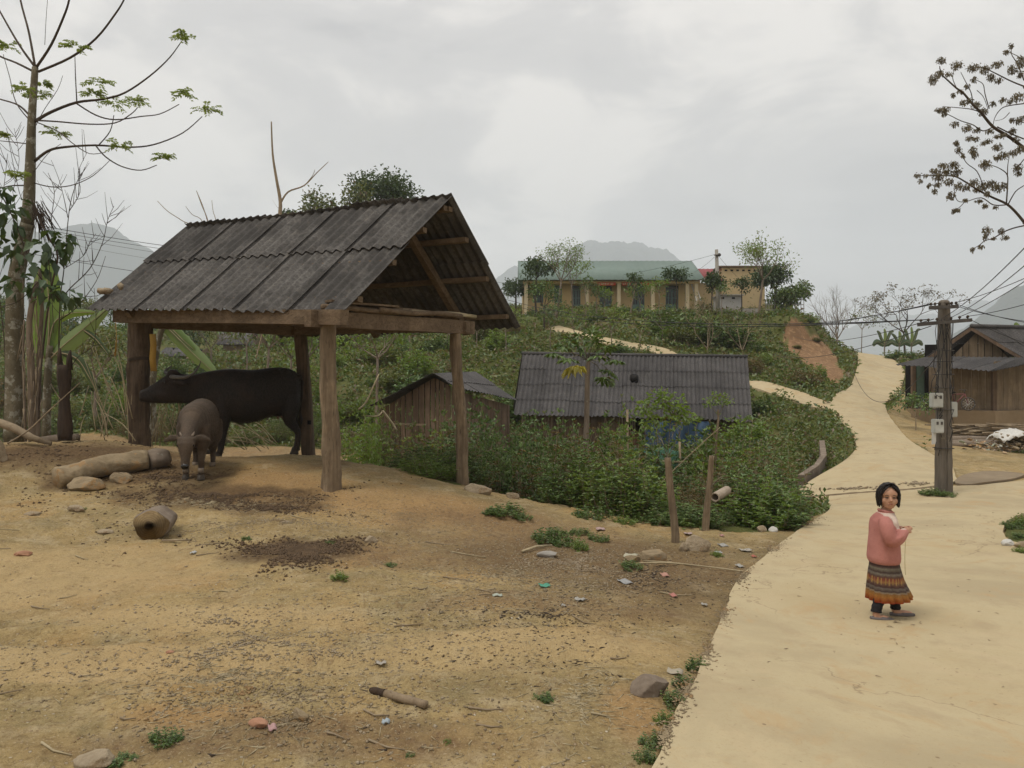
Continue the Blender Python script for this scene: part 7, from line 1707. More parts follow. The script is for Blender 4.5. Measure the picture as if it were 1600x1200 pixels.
scatter('dark_bits', 'dark leaf and bark scraps over the slope by the road', 3200, M['bark_dark'], (.005, .022), [(1020,900,200,80,.6),(850,960,380,120,.5)], 6, (1.5, .5, .2), cat='debris')
scatter('edge_soil', 'soil and grit crumbled onto the edge of the concrete road', 3600, M['log'], (.003, .014), [(1040, 1165, 22, 45, .12), (1072, 1100, 20, 40, .14), (1105, 1040, 18, 40, .14), (1130, 975, 16, 36, .14), (1160, 915, 22, 26, .14), (1205, 866, 34, 18, .14), (1262, 824, 36, 12, .12)], 12, (1.2, .9, .4), cat='soil', zo=.047)
scatter('road_grit', 'few dark bits lying on the concrete road', 150, M['twig'], (.004, .02), [(1400,1000,330,190,1.0),(1450,840,160,40,.3)], 7, (1.7, .3, .2), cat='grit', zo=.052)
r = random.Random(44)   # separate sticks
for i in range(40):
    u = r.uniform(-20, 1120); v = r.uniform(800, 1190)
    p = Gg(u, v, .008)
    if inpoly(np.array([p.x]), np.array([p.y]), NEAR)[0]: continue
    a = r.uniform(-.6, .6) + (math.pi / 2 if r.random() < .12 else 0); l = r.uniform(.05, .22) * (1 + (p.y > 6)); d = Vector((math.cos(a), math.sin(a), 0)) * l / 2
    q = [p - d, p + Vector((r.uniform(-.01, .01), r.uniform(-.02, .02), .01)), p + d]
    q = [Vector((w_.x, w_.y, Zg(w_.x, w_.y) + .008)) for w_ in q]
    mb = MB(); mb.tube(q, [.006, .005, .003], 5); tag(mb.build('stick', M['twig'] if i % 3 else M['straw'], origin=p), 'thin dry stick lying loose on the bare yard', 'stick', 'loose sticks on the yard')
# earth and rubble caught in the joint between the two road slabs
mb = MB(); jp = [G(u, v) for u, v in ((1258, 781), (1300, 777), (1345, 774), (1385, 771.5), (1425, 768), (1466, 764))]; jp = catmull(jp, 5); r = random.Random(3); rows = []
for p in jp:
    w = .07 + .05 * r.random(); rows.append([Vector((p.x, p.y - w, Tz(p.x, p.y - w) + .030)), Vector((p.x, p.y, Tz(p.x, p.y) + .062 + .01 * r.random())), Vector((p.x, p.y + w * 1.3, Tz(p.x, p.y + w) + .030))])
for q in rows: mb.v += [tuple(a) for a in q]
for i in range(len(rows) - 1): a = i * 3; mb.f += [(a, a + 3, a + 4, a + 1), (a + 1, a + 4, a + 5, a + 2)]
tag(mb.build('joint_earth', mat_simple('joint_earth', (.12, .085, .05), (.27, .20, .12), 9, .95, .9, .02), origin=jp[0]), kind='structure')
scatter('joint_rubble', 'rubble and grit lying along the joint of the road slabs', 260, M['stone'], (.01, .05), [(1330, 776, 60, 3, .5), (1430, 768, 40, 3, .5)], 9, (1.2, .9, .5), cat='rubble', zo=.045)
pd_ = [G(u, v) for u, v in ((1492, 757), (1500, 748), (1520, 742), (1550, 739), (1580, 741), (1600, 745), (1580, 752), (1540, 757), (1510, 761))]
tag(slab('damp_earth', [(p.x, p.y) for p in catmull(pd_, 4, True)], .25, .052, .04, mat_simple('damp_earth', (.20, .15, .095), (.29, .225, .145), 2.5, .9, .4, .01)), kind='structure')

# ------------------------------------------------------------------ buffaloes
def fur(name, a, b, warm=None, scale=40):
    k = NM(name); n = k.noise(scale, 6, .65, .3, k.coord((1, 1, .5))); n2 = k.noise(2.2, 4, .6, .3)
    c = k.ramp(n, [(.3, a), (.7, b)]); 
    if warm: c = k.mix(k.ramp(n2, [(.45, 0.0), (.7, .6)]), c, warm)
    k.color(c); k.rough(.65); k.bump(k.math('ADD', n, k.math('MULTIPLY', n2, 3.0)), .6, .012); k.b.inputs['Specular IOR Level'].default_value = .2; return k.m
M['buff'] = fur('buffalo_hide', (.010, .0085, .0075), (.034, .027, .022), (.055, .034, .024))
M['calf'] = fur('calf_hide', (.075, .052, .04), (.15, .105, .08), (.19, .125, .09))
M['horn'] = mat_simple('horn', (.07, .063, .055), (.15, .135, .115), 12, .5, .3, .004)
M['hoof'] = mat_simple('hoof', (.035, .028, .02), (.08, .062, .045), 14, .6, .3, .004)
M['eye'] = mat_simple('eye', (.006, .005, .004), (.01, .008, .006), 3, .08, 0, spec=.6)
M['skin_pink'] = mat_simple('udder_skin', (.16, .075, .055), (.24, .12, .09), 9, .7, .2)
M['pale_fur'] = fur('pale_fur', (.15, .12, .09), (.24, .19, .14))
def ering(c, hw, hh, ax, n=20, sq=2.3, tilt=None):
    """super-ellipse ring: centre c, half width along world y, half height; ax = direction of travel"""
    d = Vector(ax).normalized(); sd = Vector((0, 1, 0)); up = sd.cross(d).normalized()
    if up.z < 0 and abs(d.z) < .8: up = -up
    out = []
    for i in range(n):
        a = 2 * math.pi * i / n; ca, sa = math.cos(a), math.sin(a)
        out.append(Vector(c) + sd * (hw * math.copysign(abs(ca) ** (2 / sq), ca)) + up * (hh * math.copysign(abs(sa) ** (2 / sq), sa)))
    return out
# adult: local x runs from muzzle (-) to rump (+), lengths in metres
s_ = .00222
def bx_(x): return (x - 800) * s_
def bz_(y): return (893 - y) * s_
body = MB()
TORSO = [(1428,275,440,.07),(1415,245,500,.17),(1385,215,540,.25),(1330,190,560,.29),(1260,181,560,.31),(1180,186,580,.33),(1100,197,610,.37),(1020,205,628,.39),(940,200,630,.38),(870,196,618,.34),(810,200,606,.29),(760,206,590,.25),(710,214,555,.21),(660,224,520,.17),(600,238,490,.145),(540,246,470,.135),(480,242,466,.125)]
body.loft([ering((bx_(x), 0, (bz_(t) + bz_(b)) / 2), w, (bz_(t) - bz_(b)) / 2, (1, 0, 0), 24, 2.25) for x, t, b, w in TORSO])
HEAD = [(500,240,468,.10),(450,224,466,.125),(410,226,468,.125),(370,252,468,.115),(330,280,468,.10),(295,308,464,.088),(260,330,464,.085),(228,350,458,.082),(205,360,452,.082),(188,366,448,.08),(180,376,438,.06)]
HY = -.06
body.loft([ering((bx_(x), HY * min(1, (520 - x) / 200), (bz_(t) + bz_(b)) / 2), w, (bz_(t) - bz_(b)) / 2, (1, 0, 0), 20, 2.2) for x, t, b, w in HEAD])
def leg(pts, rads, n=12): body.tube(catmull([Vector((bx_(x), y, bz_(z))) for x, z, y in pts], 4), list(np.interp(np.linspace(0, 1, (len(pts) - 1) * 4 + 1), np.linspace(0, 1, len(pts)), rads)), n)
# near side is -y (towards the camera)
leg([(1350,360,-.10),(1345,480,-.19),(1325,590,-.18),(1358,655,-.16),(1395,705,-.15),(1392,770,-.15),(1382,840,-.15),(1375,868,-.15)], [.13,.165,.13,.085,.062,.05,.055,.06])
leg([(1380,330,.15),(1385,480,.18),(1370,590,.17),(1400,650,.15),(1425,690,.14),(1420,750,.14),(1415,815,.14),(1408,845,.14)], [.12,.15,.12,.08,.06,.05,.052,.055])
leg([(800,360,-.10),(800,470,-.18),(808,590,-.17),(800,680,-.15),(788,755,-.15),(782,825,-.15),(765,873,-.15)], [.11,.14,.115,.082,.072,.058,.062])
leg([(770,330,.13),(762,470,.17),(748,590,.16),(742,680,.14),(735,750,.14),(730,805,.14),(715,850,.14)], [.11,.13,.11,.08,.07,.056,.06])
body.sphere((bx_(1245), 0, bz_(545)), (.16, .13, .09), 12, 8)
body.sphere((bx_(425), HY, bz_(235)), (.10, .11, .07), 12, 8)          # poll
body.sphere((bx_(365), HY - .085, bz_(300)), (.05, .035, .035), 10, 8); body.sphere((bx_(365), HY + .085, bz_(300)), (.05, .035, .035), 10, 8)
body.sphere((bx_(205), HY, bz_(400)), (.06, .08, .07), 12, 8); body.sphere((bx_(232), HY, bz_(438)), (.08, .05, .035), 12, 8)
body.sphere((bx_(1285), -.20, bz_(215)), (.10, .07, .06), 12, 8); body.sphere((bx_(1285), .20, bz_(215)), (.10, .07, .06), 12, 8); body.sphere((bx_(1410), -.12, bz_(265)), (.07, .06, .06), 10, 8); body.sphere((bx_(835), -.22, bz_(440)), (.10, .10, .22), 12, 8)
body.sphere((bx_(335), HY - .07, bz_(400)), (.11, .05, .09), 12, 8)
# ears
for sg in (-1, 1):
    body.loft([ering((bx_(430 + q * 110), HY + sg * (.10 + .10 * q), bz_(300 + 30 * q)), .018 + .05 * math.sin(math.pi * min(1, q + .15)), .012 + .055 * math.sin(math.pi * min(1, q + .12)), (1, 0, 0), 10, 2) for q in np.linspace(0, 1, 6)])
bme = remeshed(body, .018, 7, .6)
Rb = math.radians(24)
pos = Vector((xs(326, 13.35), 13.45, 0)); pz = Zg(xs(340, 13.3), 13.3)
ba = thing('water_buffalo', 'large black water buffalo standing side on under the shed', 'buffalo', (-4.90, 13.0, Zg(-4.6, 13.1) + .02), rz=Rb); ba.scale = (.92, .95, .965)
ORG[ba.name] = Vector((0, 0, 0))
link_mesh('body', bme, M['buff'], ba)
def horn(pts, r0, tipf=.12): 
    q = catmull([Vector(p) for p in pts], 6); n_ = len(q); mb.tube(q, [r0 * (1 - (1 - tipf) * (i / (n_ - 1)) ** 1.3) for i in range(n_)], 10, flat=.7)
mb = MB(); horn([(bx_(418), HY - .06, bz_(262)), (bx_(450), HY - .17, bz_(268)), (bx_(510), HY - .25, bz_(268)), (bx_(570), HY - .29, bz_(240)), (bx_(610), HY - .27, bz_(190)), (bx_(630), HY - .20, bz_(140))], .056); mb.build('horn', M['horn'], ba)
mb = MB(); horn([(bx_(410), HY + .06, bz_(245)), (bx_(390), HY + .18, bz_(240)), (bx_(372), HY + .28, bz_(232)), (bx_(372), HY + .33, bz_(214)), (bx_(392), HY + .33, bz_(192)), (bx_(420), HY + .28, bz_(172))], .048); mb.build('horn', M['horn'], ba)
for sg in (-1, 1): mb = MB(); mb.sphere((bx_(362), HY + sg * .112, bz_(302)), (.02, .012, .017), 10, 8); mb.build('eye', M['eye'], ba)
mb = MB(); mb.sphere((bx_(192), HY - .045, bz_(390)), (.016, .018, .012), 8, 6); mb.sphere((bx_(192), HY + .045, bz_(390)), (.016, .018, .012), 8, 6); mb.build('nostrils', M['eye'], ba)
mb = MB(); mb.tube([Vector((bx_(x), y, bz_(z))) for x, z, y in ((1415,262,0),(1440,300,-.01),(1438,400,-.02),(1430,500,-.02),(1425,560,-.02))], [.045,.035,.022,.018,.02], 8); mb.tube([Vector((bx_(x), y, bz_(z))) for x, z, y in ((1425,560,-.02),(1428,600,-.02),(1424,640,-.02),(1420,680,-.02))], [.022,.045,.04,.008], 8, jit=.1); mb.build('tail', M['buff'], ba)
mb = MB(); mb.sphere((bx_(1260), 0, bz_(552)), (.11, .10, .075), 12, 8)
for q, w in ((1240, -.05), (1275, -.05), (1240, .05), (1275, .05)): mb.tube([(bx_(q), w, bz_(575)), (bx_(q + 3), w, bz_(600))], [.018, .012], 7)
mb.build('udder', M['skin_pink'], ba)
for (x, z, y) in ((1372,880,-.15),(1404,858,.14),(760,884,-.15),(710,862,.14)):
    mb = MB(); mb.loft([[Vector((bx_(x) + math.cos(a) * w * 1.15 - dx, y + math.sin(a) * w, bz_(z) + h)) for a in np.linspace(0, 2 * math.pi, 14, endpoint=False)] for h, w, dx in ((.055, .055, 0), (.02, .068, .008), (-.022, .075, .014))]); mb.build('hoof', M['hoof'], ba)

def coat(me, parent, n, L_, W_, mat, seed, sweep=(.6, 0, -.8), name='coat'):
    """short hairs standing a little off the hide"""
    rg = np.random.default_rng(seed); m_ = len(me.polygons); ar = np.zeros(m_); me.polygons.foreach_get('area', ar); c = np.zeros(m_ * 3); me.polygons.foreach_get('center', c); nn = np.zeros(m_ * 3); me.polygons.foreach_get('normal', nn)
    c = c.reshape(-1, 3); nn = nn.reshape(-1, 3); i = rg.choice(m_, n, p=ar / ar.sum()); sz = np.sqrt(ar[i])[:, None]
    p = c[i] + rg.normal(0, .35, (n, 3)) * sz; p -= nn[i] * ((p - c[i]) * nn[i]).sum(1, keepdims=True) + nn[i] * .002
    sw_ = np.array(sweep, float); d = nn[i] * .45 + sw_ * .9 + rg.normal(0, .25, (n, 3)); Lq = L_ * rg.uniform(.5, 1.2, n)
    link_mesh(name, leafmesh(p, d, Lq, W_, rg, fold=.05, droop=0, name=name), mat, parent, smooth=False)
M['hair_dark'] = mat_simple('dark_hair', (.010, .008, .007), (.045, .034, .027), 30, .6, 0)
M['hair_calf'] = mat_simple('calf_hair', (.045, .032, .022), (.14, .10, .065), 30, .7, 0)
coat(bme, ba, 16000, .035, .004, M['hair_dark'], 3)
# calf, faces the camera with its head lowered; local x points to the camera
body = MB()
CT = [(0.0,.93,.66,.09),(.06,1.0,.56,.17),(.18,1.06,.48,.23),(.35,1.08,.42,.27),(.55,1.055,.38,.295),(.75,1.035,.40,.285),(.9,1.03,.42,.25),(1.02,1.0,.45,.215),(1.12,.95,.50,.17)]
body.loft([ering((x, 0, (t + b) / 2), w, (t - b) / 2, (1, 0, 0), 24, 2.15) for x, t, b, w in CT])
body.tube([(.95,0,.80),(1.10,0,.75),(1.24,0,.68),(1.36,0,.60),(1.45,0,.53)], [.20,.17,.13,.105,.09], 16)
hp = [(1.40,.60,.085,.07),(1.455,.575,.118,.085),(1.49,.51,.125,.085),(1.515,.43,.092,.07),(1.53,.35,.066,.055),(1.54,.28,.058,.05),(1.545,.225,.058,.046),(1.545,.195,.045,.034)]
body.loft([[Vector((x + .0, 0, z)) + Vector((0, 1, 0)) * (w * math.cos(a)) + Vector((.97, 0, .22)) * (h * math.sin(a)) for a in np.linspace(0, 2 * math.pi, 18, endpoint=False)] for x, z, w, h in hp])
for sg in (-1, 1):
    body.loft([[Vector((1.45 - .05 * q, sg * (.085 + .235 * q), .575 + .02 * math.sin(q * 3) - .03 * q * q)) + Vector((0, 0, 1)) * ((.020 + .030 * math.sin(math.pi * min(1, q * .85 + .1))) * math.sin(a)) + Vector((1, 0, 0)) * (.013 * math.cos(a)) for a in np.linspace(0, 2 * math.pi, 12, endpoint=False)] for q in np.linspace(0, 1, 7)])
    body.sphere((1.512, sg * .098, .497), (.026, .022, .026), 8, 6)
def cleg(pts, rads): body.tube(catmull([Vector(p) for p in pts], 4), list(np.interp(np.linspace(0, 1, (len(pts) - 1) * 4 + 1), np.linspace(0, 1, len(pts)), rads)), 12)
cleg([(.98,.12,.72),(1.0,.135,.52),(1.0,.125,.38),(1.02,.115,.27),(1.0,.115,.14),(1.03,.115,.04)], [.13,.11,.065,.052,.038,.045])
cleg([(.96,-.12,.72),(.95,-.135,.52),(.93,-.125,.38),(.95,-.115,.27),(.92,-.115,.14),(.95,-.115,.04)], [.13,.11,.065,.052,.038,.045])
cleg([(.22,.13,.75),(.26,.16,.56),(.30,.15,.44),(.18,.14,.32),(.20,.14,.16),(.23,.14,.04)], [.16,.14,.09,.05,.038,.045])
cleg([(.22,-.13,.75),(.20,-.16,.56),(.24,-.15,.44),(.10,-.14,.32),(.12,-.14,.16),(.15,-.14,.04)], [.16,.14,.09,.05,.038,.045])
cme = remeshed(body, .013, 3, .5)
cx_, cy_ = xs(322, 11.35), 11.35
hz0 = Zg(xs(288, 10.3), 10.3)
yaw = math.atan2(9.95 - cy_, xs(292, 9.95) - cx_)
cf = thing('buffalo_calf', 'brown buffalo calf facing forward with lowered head before the black adult', 'buffalo', (cx_, cy_, hz0 + .01), rz=yaw); cf.scale = (1, .90, 1.0); ORG[cf.name] = Vector((0, 0, 0))
k = NM('calf_coat'); n = k.noise(45, 6, .65, .3); n2 = k.noise(3, 4, .6, .3); c = k.ramp(n, [(.3, (.042, .030, .021)), (.7, (.09, .066, .046))]); c = k.mix(k.ramp(n2, [(.45, 0.0), (.65, .55)]), c, (.115, .08, .052))
sx = k.sep(); wv = k.math('SINE', k.math('MULTIPLY', sx[0], 88)); band = k.math('MULTIPLY', k.ramp(k.math('MULTIPLY', k.math('ADD', sx[0], -.62), 2.0), [(.0, 0.0), (.1, 1.0), (.85, 1.0), (1.0, 0.0)]), k.ramp(wv, [(.55, 0.0), (.8, .22)]))
c = k.mix(band, c, (.17, .13, .10)); k.color(c); k.rough(.8); k.bump(k.math('ADD', n, k.math('MULTIPLY', band, 2.0)), .4, .008)
link_mesh('body', cme, k.m, cf)
coat(cme, cf, 14000, .028, .0035, M['hair_calf'], 4, (-.3, 0, -.8))
for sg in (-1, 1):
    mb = MB(); mb.tube([(1.44, sg * .06, .60), (1.43, sg * .085, .63), (1.415, sg * .10, .665)], [.022, .017, .006], 8); mb.build('horn_bud', M['pale_fur'], cf)
    mb = MB(); mb.sphere((1.525, sg * .108, .495), (.014, .012, .014), 8, 6); mb.build('eye', M['eye'], cf)
mb = MB(); mb.sphere((1.578, 0, .235), (.02, .05, .035), 12, 8); mb.sphere((1.57, 0, .21), (.02, .045, .02), 10, 6); mb.build('muzzle', M['eye'], cf)
for (x, y) in ((1.04, .115), (.96, -.115), (.24, .14), (.16, -.14)):
    mb = MB(); mb.loft([[Vector((x + math.cos(a) * w, y + math.sin(a) * w, h)) for a in np.linspace(0, 2 * math.pi, 12, endpoint=False)] for h, w in ((.15, .044), (.09, .046))]); mb.build('pale_sock', M['pale_fur'], cf)
    mb = MB(); mb.loft([[Vector((x + math.cos(a) * w * 1.1, y + math.sin(a) * w, h)) for a in np.linspace(0, 2 * math.pi, 12, endpoint=False)] for h, w in ((.06, .046), (.0, .056), (-.01, .056))]); mb.build('hoof', M['hoof'], cf)
mb = MB(); mb.tube([(0, 0, .9), (-.05, 0, .8), (-.05, .01, .6), (-.04, 0, .45)], [.03, .022, .016, .02], 7); mb.build('tail', M['calf'], cf)

# ------------------------------------------------------------------ the girl
GD = 6.0
gp_ = onT(1392, GD); g0 = Vector((xs(1394, GD), GD, gp_.z + .040))
girl = thing('person', 'small girl in pink sweater and striped skirt standing on the road holding a string', 'person', g0); ORG[girl.name] = Vector((0, 0, 0))
q_ = .00108
def gx(x): return (x - 440) * q_
def gzz(y): return (1078 - y) * q_
def col_(x, y, dep=0.0): return Vector((gx(x), dep, gzz(y)))
M['skin'] = None
k = NM('skin'); n = k.noise(30, 4, .6); c = k.ramp(n, [(.35, (.40, .215, .135)), (.65, (.48, .275, .18))]); k.color(c); k.rough(.55); k.b.inputs['Subsurface Weight'].default_value = .08; k.b.inputs['Subsurface Radius'].default_value = (.01, .005, .003); M['skin'] = k.m
k = NM('sweater'); n = k.noise(7, 5, .6); n2 = k.noise(160, 3, .6); sx = k.sep(); c = k.ramp(n, [(.3, (.36, .145, .12)), (.7, (.50, .225, .19))]); c = k.mix(k.ramp(n2, [(.4, .25), (.6, 0.0)]), c, (.30, .10, .08)); k.color(c); k.rough(.95); k.bump(n2, .8, .004); M['sweater'] = k.m
M['cream'] = mat_simple('cream_knit', (.56, .44, .36), (.66, .55, .46), 60, .95, .5, .003)
M['hair'] = mat_simple('black_hair', (.008, .006, .006), (.022, .016, .014), 90, .55, .3, .002, (1, 1, .1), spec=.25)
M['legging'] = mat_simple('black_legging', (.012, .011, .012), (.025, .023, .024), 50, .9, .4, .003)
M['shoe'] = mat_simple('grey_shoe', (.11, .095, .09), (.17, .15, .145), 30, .8, .3, .003)
M['mouth'] = mat_simple('lips', (.30, .115, .085), (.34, .14, .105), 20, .5, 0)
# body and head: one continuous surface. Face turned to the camera (-y), slightly to +x
yawf = math.radians(-13); Rf = Matrix.Rotation(yawf, 3, 'Z')
hc = col_(412, 205, 0.0); hs = .084
def fc(x, y, z): return hc + Rf @ Vector((x * hs * .86, y * hs, z * hs))       # face coordinates: -y is forward
b = MB()
b.sphere(fc(0, .12, .22), (.067, .082, .081), 20, 14, rot=Rf)
b.sphere(fc(0, -.22, -.30), (.055, .058, .066), 18, 12, rot=Rf)
b.sphere(fc(0, -.36, -.68), (.042, .038, .034), 14, 10, rot=Rf)          # chin
b.sphere(fc(.42, -.48, -.30), (.030, .026, .030), 12, 8, rot=Rf); b.sphere(fc(-.42, -.48, -.30), (.030, .026, .030), 12, 8, rot=Rf)  # cheeks
b.sphere(fc(0, -.62, .34), (.056, .024, .034), 14, 8, rot=Rf)            # forehead
b.tube([fc(0, -.86, .05), fc(0, -.98, -.20), fc(0, -1.04, -.30)], [.008, .011, .013], 10); b.sphere(fc(.10, -.93, -.33), .009, 8, 6); b.sphere(fc(-.10, -.93, -.33), .009, 8, 6)
b.sphere(fc(0, -.86, -.52), (.022, .009, .007), 12, 6, rot=Rf); b.sphere(fc(0, -.84, -.61), (.018, .009, .007), 12, 6, rot=Rf)
for sg in (-1, 1): b.sphere(fc(.93 * sg, .05, -.05), (.010, .022, .030), 10, 8, rot=Rf)
b.tube([hc + Vector((0, .02, -.05)), col_(408, 290, .02), col_(398, 330, .02)], [.045, .037, .042], 14)
b.tube([col_(390, 330, .02), col_(385, 420, .02), col_(385, 560, .02), col_(388, 680, .02), col_(388, 760, .02)], [.05, .07, .08, .075, .07], 16)
# legs
b.tube([col_(365, 740, -.04), col_(352, 850, -.02), col_(338, 935, -.03), col_(304, 1015, -.048), col_(300, 1052, -.05)], [.045, .040, .034, .024, .026], 12)
b.tube([col_(415, 740, .05), col_(450, 850, .05), col_(475, 940, .05), col_(487, 1020, .05), col_(482, 1048, .05)], [.045, .040, .034, .024, .026], 12)
b.tube([col_(285, 1058, -.05), col_(330, 1062, -.055), col_(370, 1068, -.06), col_(400, 1072, -.065)], [.022, .024, .022, .012], 10)
b.tube([col_(468, 1054, .05), col_(510, 1056, .045), col_(560, 1055, .04), col_(600, 1058, .035)], [.022, .024, .021, .012], 10)
# arms inside the sleeves, forearms meet in front
b.tube([col_(345, 365, -.10), col_(352, 440, -.13), col_(375, 492, -.135), col_(440, 460, -.12), col_(492, 440, -.085)], [.035, .030, .027, .024, .018], 10)
b.tube([col_(430, 350, .13), col_(460, 440, .15), col_(480, 480, .12), col_(500, 450, .03), col_(508, 435, -.01)], [.033, .028, .025, .022, .017], 10)
# hands: palms and five separate curled fingers each
def hand(base, dirv, out, curl, sg):
    dirv = Vector(dirv).normalized(); out = Vector(out).normalized(); side = dirv.cross(out).normalized() * sg
    b.loft([[base + dirv * t + side * (w * math.cos(a)) + out * (.010 * math.sin(a)) for a in np.linspace(0, 2 * math.pi, 12, endpoint=False)] for t, w in ((-.006, .014), (.012, .021), (.032, .023), (.044, .021))])
    for i, (o_, l) in enumerate(((-.0165, .034), (-.0055, .040), (.0055, .038), (.0165, .030))):
        p0 = base + dirv * .040 + side * o_; p1 = p0 + dirv * l * .42 + curl * l * .12; p2 = p1 + dirv * l * .18 + curl * l * .42; p3 = p2 - dirv * l * .15 + curl * l * .34
        b.tube([p0, p1, p2, p3], [.0068, .0062, .0056, .0045], 8)
    t0 = base + dirv * .008 - side * .018; b.tube([t0, t0 - side * .014 + dirv * .014 + curl * .006, t0 - side * .012 + dirv * .030 + curl * .018], [.0085, .0072, .0055], 8)
hand(col_(493, 440, -.082), (1, .25, .12), (0, -1, .25), Vector((-.05, .75, -.25)), 1)
hand(col_(508, 434, -.012), (.85, -.35, .35), (.2, .5, .9), Vector((.1, -.6, -.6)), -1)
gme = remeshed(b, .0042, 2, .5)
link_mesh('body', gme, M['skin'], girl)
# face details
for sg in (-1, 1):
    mb = MB(); mb.sphere(fc(.37 * sg, -.845, .02), (.0135, .0055, .0042), 12, 8, rot=Rf); mb.build('eye', M['eye'], girl)
    mb = MB(); mb.tube([fc(.18 * sg, -.93, .20), fc(.38 * sg, -.90, .26), fc(.58 * sg, -.79, .20)], [.0018, .0024, .0014], 6); mb.build('eyebrow', M['hair'], girl)
mb = MB(); mb.tube([fc(-.24, -.90, -.565), fc(-.1, -.955, -.55), fc(0, -.965, -.565), fc(.1, -.955, -.55), fc(.24, -.90, -.565)], [.0015, .0036, .0042, .0036, .0015], 8); mb.build('mouth', M['mouth'], girl)
# hair: cap of strands from the parting, bob to the jaw, open at the face
rg = random.Random(12); mb = MB()
cap = []
bmh = bmesh.new(); bmesh.ops.create_uvsphere(bmh, u_segments=40, v_segments=26, radius=1)
dele = []
for v_ in bmh.verts:
    x, y, z = v_.co
    front = y < -.22 and z < .74 - abs(x) * .5 and abs(x) < .86
    if front or z < -.55: dele.append(v_)
bmesh.ops.delete(bmh, geom=dele, context='VERTS')
for v_ in bmh.verts:
    x, y, z = v_.co; w = 1.0 + .03 * math.sin(math.atan2(y, x) * 17)
    v_.co = fc(x * 1.07 * w, y * 1.10 * w + .10, z * 1.14 + .18)
ex = bmesh.ops.solidify(bmh, geom=bmh.faces[:], thickness=.006)
mh = bpy.data.meshes.new('hair'); bmh.to_mesh(mh); bmh.free()
link_mesh('hair_cap', mh, M['hair'], girl)
mb = MB()
for i in range(430):
    a = rg.uniform(0, 2 * math.pi); fx, fy = math.cos(a), math.sin(a)
    infront = fy < -.35 and abs(fx) < .80
    if infront and abs(fx) < .76: continue
    R0 = 1.12 + rg.uniform(-.02, .06)
    endz = rg.uniform(-.98, -.62) if not infront else rg.uniform(-.95, -.5)
    part = Vector((.12 + rg.uniform(-.03, .03), rg.uniform(-.7, .4), 1.30))
    pts = []
    for t in np.linspace(0, 1, 9):
        if t < .5:
            th = t / .5 * math.pi / 2; x = part.x * (1 - math.sin(th)) + fx * R0 * math.sin(th); y = part.y * (1 - math.sin(th)) + (fy * R0 * 1.02 + .10) * math.sin(th); z = .15 + 1.15 * math.cos(th)
        else:
            q = (t - .5) / .5; x = fx * (R0 - .10 * q * q); y = (fy * R0 * 1.02 + .10) * (1 - .06 * q); z = .15 + (endz - .15) * q
        pts.append(fc(x, y, z) + Vector((rg.gauss(0, .0012), rg.gauss(0, .0012), 0)))
    mb.tube(pts, [.0035, .0042, .0044, .0044, .0042, .0038, .0032, .0024, .001], 5)
for i in range(36):   # locks falling over the temples beside the face
    sg = rg.choice((-1, 1, -1)); x0 = .12 * sg * rg.random(); xe = sg * rg.uniform(.82, 1.0)
    pts = [fc(.12 * (1 - t) + xe * math.sin(t * math.pi / 2) if t < 1 else xe, -.55 * (1 - t * .3) - .42 * math.sin(t * math.pi) - (.0), 1.15 - 1.15 * t ** 1.5 * 1.0) for t in np.linspace(0, 1, 6)]
    pts += [fc(xe * .98, -.42, -.25), fc(xe * .93, -.44, rg.uniform(-.75, -.45))]
    mb.tube(pts, [.004, .0045, .0045, .0042, .004, .0036, .003, .001], 5)
mb.build('hair_strands', M['hair'], girl)
# sweater with sleeves
def gring(x0, x1, y, dep, yc=.02, n=28, wob=0.0, ph=0.0, sq=2.2):
    cx = (gx(x0) + gx(x1)) / 2; w = (gx(x1) - gx(x0)) / 2; out = []
    for i in range(n):
        a = 2 * math.pi * i / n; k_ = 1 + wob * math.sin(a * 7 + ph)
        out.append(Vector((cx + w * k_ * math.copysign(abs(math.cos(a)) ** (2 / sq), math.cos(a)), yc + dep * k_ * math.copysign(abs(math.sin(a)) ** (2 / sq), math.sin(a)), gzz(y))))
    return out
sw = MB()
sw.loft([gring(*a) for a in [(365,440,300,.042),(350,455,318,.062),(325,462,345,.105),(308,470,375,.135),(300,478,420,.140),(296,484,480,.132),(288,490,540,.130),(282,494,600,.132),(279,497,640,.134),(283,494,665,.130),(294,488,684,.118)]])
sw.tube(catmull([col_(345, 352, -.095), col_(338, 400, -.135), col_(345, 455, -.155), col_(368, 492, -.155), col_(415, 478, -.145), col_(455, 455, -.120), col_(492, 440, -.088)], 3), list(np.interp(np.linspace(0, 1, 19), [0, .2, .4, .55, .75, .9, 1], [.050, .056, .056, .054, .047, .036, .028])), 14, jit=.02)
sw.tube(catmull([col_(425, 352, .12), col_(455, 410, .155), col_(478, 470, .14), col_(500, 468, .07), col_(508, 440, .0)], 3), list(np.interp(np.linspace(0, 1, 13), [0, .3, .6, .85, 1], [.048, .052, .050, .040, .028])), 14, jit=.02)
for i in range(5): sw.sphere(col_(352 + i * 14, 486 - i * 5 + 10 * (i % 2), -.20), (.012, .014, .03), 8, 6, rot=Euler((0, .6, 0)).to_matrix())
sme = remeshed(sw, .0062, 3, .5)
sme.materials.append(M['sweater']); sme.materials.append(M['cream'])
for p_ in sme.polygons:
    c_ = p_.center; x_ = c_.x / q_ + 440; y_ = 1078 - c_.z / q_
    if 318 < y_ < 420 and x_ > 346 + (y_ - 318) * .75 and c_.y > -.155: p_.material_index = 1
link_mesh('sweater', sme, [M['sweater'], M['cream']], girl)
M['fuzz'] = mat_simple('sweater_fuzz', (.42, .19, .16), (.60, .32, .28), 60, .95, 0)
coat(sme, girl, 9000, .007, .0012, M['fuzz'], 5, (0, 0, -.4), 'fuzz')
